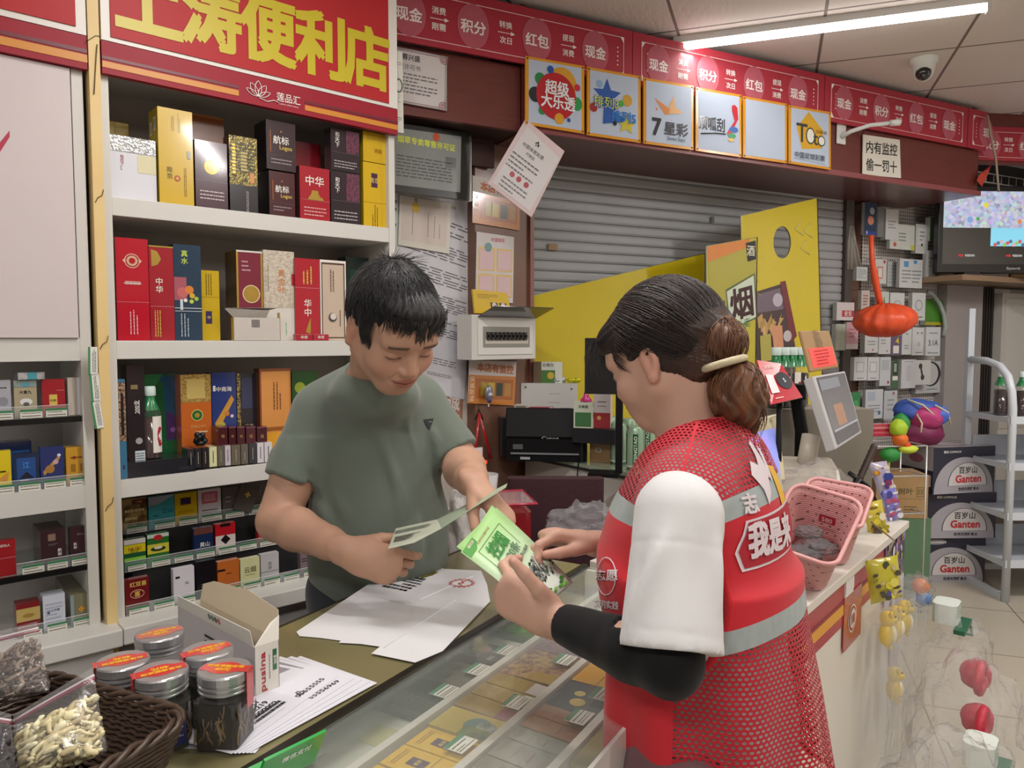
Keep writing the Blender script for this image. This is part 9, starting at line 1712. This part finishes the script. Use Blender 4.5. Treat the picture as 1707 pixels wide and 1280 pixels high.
bp_ = [(-.078, -.052), (-.060, -.010), (.075, .0), (.09, -.035), (.085, -.068), (-.072, -.078)]; flatpoly(bp_, mw_, .0020); flatpoly([(a * .95, (b_ + .035) * .9 - .035) for a, b_ in bp_], mrd, .0032)
mb.text('我是来', cen + Zb * -.037 + Xb * -.008, .046, mw_, X=Xb, Y=Zb, bold=.05, w=.105, proj=lambda p: on_surf(BW_, p, wf, WLo, .0052) - WLo)
mb.text('志', cen + Zb * .012 + Xb * -.046, .026, mw_, X=Xb, Y=Zb, bold=.04, proj=lambda p: on_surf(BW_, p, wf, WLo, .0030) - WLo)
mb.build('back_print', vs_)
cen2 = VC + wf * .12 + wl * .075 + V3((0, 0, 1.02)); d2_ = (V3((.12, 1, 0))).normalized(); mb = MB(); X2 = V3((.98, -.12, 0)); pr = lambda p: on_surf(BW_, p, d2_, WLo, .002) - WLo
c3 = atY(1012, 965, 1.08); pj3 = lambda p: on_surf(BW_, p, (c3 - V3((0, 0, CAMH))).normalized(), WLo, .002) - WLo
mb.tube([tuple(pj3(c3 + X2 * (.014 * math.cos(t)) + V3((0, 0, .028 * math.sin(t) + .004)))) for t in [k * PI / 8 for k in range(16)]], .0009, mw_, 5, closed=True); mb.text('志愿', c3 + V3((0, 0, .006)), .016, mw_, X=X2, bold=.03, proj=pj3); mb.text('文明实践', c3 + V3((0, 0, -.038)), .012, mw_, X=X2, bold=.03, w=.036, proj=pj3); mb.build('front_badge', vs_)
HC = HW.w
def hairatt(nt, b, N, L):
 at = N('ShaderNodeAttribute'); at.attribute_name = 'tone'; tc = N('ShaderNodeTexCoord'); nz = N('ShaderNodeTexNoise'); nz.inputs['Scale'].default_value = 300; L(tc.outputs['Object'], nz.inputs['Vector']); L(at.outputs['Color'], b.inputs['Base Color']); b.inputs['Roughness'].default_value = .42; b.inputs['Specular IOR Level'].default_value = .4; bp = N('ShaderNodeBump'); bp.inputs['Strength'].default_value = .4; bp.inputs['Distance'].default_value = .001; L(nz.outputs['Fac'], bp.inputs['Height']); L(bp.outputs[0], b.inputs['Normal'])
HWm = nodemat('tinted_hair', hairatt)
TIE = atY(1192, 600, 1.13); B1, B2, B3 = atY(1204, 572, 1.12), atY(1228, 650, 1.11), atY(1240, 690, 1.11)
tieL = V3([float(v) for v in HW.loc(A_(list(TIE))[None])[0]])
def w_hair(p):
 q = HW.loc(p); a = q.copy(); a[:, 0] = np.abs(a[:, 0]); d = s_ell(q, (0, -.016, .036), (.084, .108, .103)); d = smin(d, s_ell(q, (0, .068, .060), (.058, .044, .038)), .03); d = smin(d, s_ell(q, (0, -.066, -.028), (.056, .044, .046)), .02)
 yy = q[:, 1]; line = .050 - 1.15 * np.maximum(yy - .03, 0) * 0 ; face = np.maximum(.022 - yy + .30 * np.maximum(np.abs(q[:, 0]) - .04, 0), q[:, 2] - (.040 - .5 * np.maximum(np.abs(q[:, 0]) - .05, 0))); d = smax(d, -face, .010)
 d = smax(d, -s_ell(a, (.088, .006, -.016), (.030, .024, .034)), .006); d = smax(d, -s_ell(a, (.06, .045, -.055), (.06, .050, .070)), .008); d = smax(d, -(q[:, 2] + .072 + .55 * (q[:, 1] + .05)), .010)
 w = q - A_(list(tieL)); ang = np.arctan2(w[:, 0], w[:, 2]); d += .0014 * np.sin(ang * 60 + 2 * np.sin(w[:, 1] * 50)) + .001 * vnoise(q, 70.); d = d * HW.sc
 return smin(d, s_cone(p, HW.w(0, -.085, .0), TIE, .045, .024), .03)
BLK, BRN = A_(lin('191416')), A_(lin('5e3c28'))
def ht(P): q = np.linalg.norm(P - A_(list(TIE)), axis=1); k = np.clip(1 - (q - .02) / .10, 0, 1) ** 1.6 * .55; k = k + .12 * (vnoise(P, 60.) > .3); return BLK * (1 - k[:, None]) + BRN * k[:, None]
wh = sdf_obj('hair', w_hair, tuple(HW.p - .17), tuple(HW.p + .19), .0026, HWm, wom, WLo, color=ht)
def w_bun(p):
 d = s_ell(p, B1, (.032, .035, .034)); d = smin(d, s_ell(p, B2, (.042, .042, .046)), .008); d = smin(d, s_cone(p, B2 + V3((.008, 0, -.02)), atY(1252, 716, 1.12), .036, .010), .02); w = p - A_(list(TIE)); d += .0022 * np.sin(p[:, 0] * 330 + 40 * p[:, 2] + 3 * np.sin(p[:, 2] * 90)) + .0014 * vnoise(p, 60.); return smin(d, s_cone(p, TIE, B1, .022, .026), .01)
def bt_(P): k = np.clip(.60 + .40 * vnoise(P * A_((1, 1, .35)), 90.), 0, 1)[:, None]; return A_(lin('3c2418')) * (1 - k) + A_(lin('7c5236')) * k
bn = sdf_obj('hair_bun', w_bun, tuple(A_(list(TIE)) - .16), tuple(A_(list(TIE)) + .19), .0026, HWm, wom, WLo, color=bt_)
mb = MB(); ax = (B1.lerp(B2, .5) - TIE).normalized(); s1 = ax.cross(V3((0, 0, 1))).normalized(); s2 = ax.cross(s1); cT = atY(1207, 606, 1.105); ax = (B2 - B1).normalized(); s1 = ax.cross(V3((0, 1, 0))).normalized(); s2 = ax.cross(s1); mb.tube([tuple(cT + (s1 * math.cos(t) + s2 * math.sin(t)) * .030 - WLo) for t in [k * PI / 12 for k in range(24)]], .0058, mat('c8bc9c', .7, bump=.5, scale=400), 8, closed=True); mb.build('hair_tie', wom)
rd = random.Random(5); items = []; its2 = []; ec = V3((0, -.016, .036)); er = V3((.0855, .1095, .1045)); td = V3([(tieL[i] - ec[i]) / er[i] for i in range(3)]).normalized()
for i in range(1500):
 v = V3((rd.gauss(0, 1), rd.gauss(0, 1) + .3, rd.gauss(0, 1) + .5)).normalized(); P0 = V3([ec[j] + er[j] * v[j] for j in range(3)])
 if P0.y > .02 and P0.z < .045: continue
 if P0.z < -.05 or (abs(P0.x) > .06 and P0.z < .016 and P0.y > -.034): continue
 om = math.acos(max(-1, min(1, v.dot(td)))); n = 10; pts = []; end = rd.uniform(.6, 1.)
 if om < .3: continue
 for k in range(n):
  t = end * k / (n - 1); w = (v * math.sin((1 - t) * om) + td * math.sin(t * om)) / math.sin(om); w = w.normalized(); r = 1.003 + .010 * math.sin(i + t * 3) * (t < .8); Q = V3([ec[j] + er[j] * w[j] * r for j in range(3)])
  if (abs(Q.x) > .06 and Q.z < .012 and Q.y > -.036 and Q.y < .03): break
  pts.append(HW.w(*Q))
 if len(pts) > 3: (items if i % 4 else its2).append(pts)
for i in range(40):  # loose strands at the forehead and nape
 if i < 40: b0 = V3((rd.uniform(-.03, .07), .088, .070)); e0 = b0 + V3((rd.uniform(.0, .012), .016 + rd.uniform(0, .014), -rd.uniform(.03, .075)))
 else: b0 = V3((rd.uniform(.05, .07), -.05 + rd.uniform(-.01, .02), -.045)); e0 = b0 + V3((0, rd.uniform(-.01, .01), -rd.uniform(.015, .03)))
 items.append([HW.w(*(b0.lerp(e0, k / 5) + V3((0, .008 * math.sin(k / 5 * PI), 0)))) for k in range(6)])
strands('hair_strands', wh, items, hairmat('151113', '2a201e', 'dk'), .0006, 3, WLo); strands('hair_strands', wh, its2, hairmat('2c1d18', '4a3226', 'md'), .0006, 3, WLo)
its3 = []
for i in range(420):
 c = (B1, B2, B2)[i % 3]; r = .041 if i % 3 else .036; v = V3((rd.gauss(0, 1), rd.gauss(0, 1), rd.gauss(0, 1))).normalized(); ax_ = V3((rd.uniform(-.3, .3), rd.uniform(-.3, .3), 1)).cross(v).normalized(); pts = []
 for k in range(7): q = Matrix.Rotation(-.8 + 1.6 * k / 6, 3, ax_) @ v; pts.append(c + V3((q.x, q.y, q.z * 1.04)) * (r + .0016 + .002 * math.sin(i)))
 its3.append(pts)
for i in range(90): b0 = B2 + V3((rd.uniform(-.02, .035), rd.uniform(-.03, .01), -.02)); e0 = atY(1235 + rd.uniform(0, 35), 716 + rd.uniform(-6, 14), 1.11); its3.append([b0.lerp(e0, k / 5) + V3((.008 * math.sin(k / 5 * PI), 0, 0)) for k in range(6)])
strands('hair_strands', bn, its3, hairmat('4a2e20', '8a5c3c', 'lt', .35), .0007, 3, WLo)
def leaf(Pq, Y4, label, detail, z=0.):
 P = [atY(u, v, Y) for (u, v), Y in zip(Pq, Y4)]; c = sum(P, V3()) / 4; t = empty('leaflet', c, 0, label, 'leaflet'); n = (P[1] - P[0]).cross(P[3] - P[0]).normalized(); n = n if n.dot(V3((0, 0, CAMH)) - c) > 0 else -n
 Xl, Zl = (P[1] - P[0]).normalized(), (P[0] - P[3]).normalized()
 def Q(a, b_, e=0.): bend = .003 * math.sin(PI * b_); return (P[3].lerp(P[2], a)).lerp(P[0].lerp(P[1], a), b_) - c + n * (e + bend - z)
 def bdm(nt, b, N, L):
  tc = N('ShaderNodeTexCoord'); sp = N('ShaderNodeVectorMath', operation='DOT_PRODUCT'); sp.inputs[1].default_value = tuple((P[0] - P[3]).normalized()); L(tc.outputs['Object'], sp.inputs[0]); k = mathn(N, L, 'MULTIPLY_ADD', sp.outputs['Value'], 7., .5); cl = N('ShaderNodeClamp'); L(k, cl.inputs[0]); L(mixc(N, L, cl.outputs[0], 'd2dcd2', 'a8d48c'), b.inputs['Base Color']); b.inputs['Roughness'].default_value = .45
 mb = MB(); mb.grid(lambda a, b_: tuple(Q(a, b_)), 6, 12, nodemat('leaf_print', bdm, ('leaf', label))); mb.build('sheet', t, solid=.0006)
 if detail:
  pl = lambda pts, m, e: mb.poly([tuple(Q(a, b_, e)) for a, b_ in pts], m); mb = MB(); g = gl('3c8a44'); gd = gl('5a9a50')
  pl([(-.02, .97), (-.02, .70), (.14, .70), (.22, .76), (.22, .97)], gd, .0010) if False else None
  for a, b_ in (((.18, .84), (.82, .84)), ((.18, .84), (.18, .50)), ((.82, .84), (.82, .56)), ((.30, .42), (.5, .42))): mb.tube([tuple(Q(*a, .0012)), tuple(Q(*b_, .0012))], .0004, mat('4a6a44', .5), 4)
  mb.text('控烟', Q(.48, .72, .0030), .030, g, X=Xl, Y=Zl, bold=.03, w=.054); mb.text('20条', Q(.60, .57, .0030), .019, gl('5a7a60'), X=Xl, Y=Zl, bold=.02, w=.040); mb.text('健康教育核心信息', Q(.62, .475, .0030), .007, mat('3a4a3c', .5), X=Xl, Y=Zl, bold=.03, w=.062); mb.text('无烟环境 健康中国', Q(.45, .90, .0012), .005, mat('9a6a4c', .5), X=Xl, Y=Zl, w=.05)
  rd2 = random.Random(2)
  for i in range(150): a, b_ = rd2.gauss(.60, .17), rd2.gauss(.26, .055); mb.poly([tuple(Q(a + .03 * math.cos(t), b_ + .016 * math.sin(t), .0013 + i * .000004)) for t in (rd2.random(), 1.6 + rd2.random(), 3.2 + rd2.random(), 4.7)], mat(('2e3230', '4a504c', '6a706a', '1c201e', '8a8e88')[i % 5], .6))
  mb.tube([tuple(Q(.78, .40, .002)), tuple(Q(.70, .24, .002))], .0016, mat('a8aaa4', .5), 5)
  for i in range(20): a, b_ = rd2.uniform(.1, .95), rd2.uniform(.02, .10); mb.poly([tuple(Q(a + .05 * math.cos(t) , b_ + .018 * math.sin(t), .0015 + i * .00001)) for t in (0, 1.3, 2.6, 4.2)], gl(('3c7a2c', '5a9a34', '2c6a28', '7ab04a')[i % 4]))
  pl([(.02, .985), (.02, .87), (.20, .87), (.30, .92), (.30, .985)], gd, .0012); pl([(.12, .97), (.12, .94), (.26, .94), (.26, .97)], mat('c8d8b0', .5), .0016); mb.text('中国疾控', Q(.19, .955, .002), .004, mat('7a3a2c'), X=Xl, Y=Zl)
  mb.build('print', t)
 return t
leaf([(768, 920), (820, 842), (951, 972), (893, 1022)], (1.165, 1.29, 1.185, 1.095), 'green anti smoking leaflet 控烟20条 on top in the woman hands', True)
leaf([(762, 908), (829, 843), (957, 968), (900, 1015)], (1.18, 1.305, 1.20, 1.11), 'second green leaflet directly behind the top one in the woman hands', False, .004)
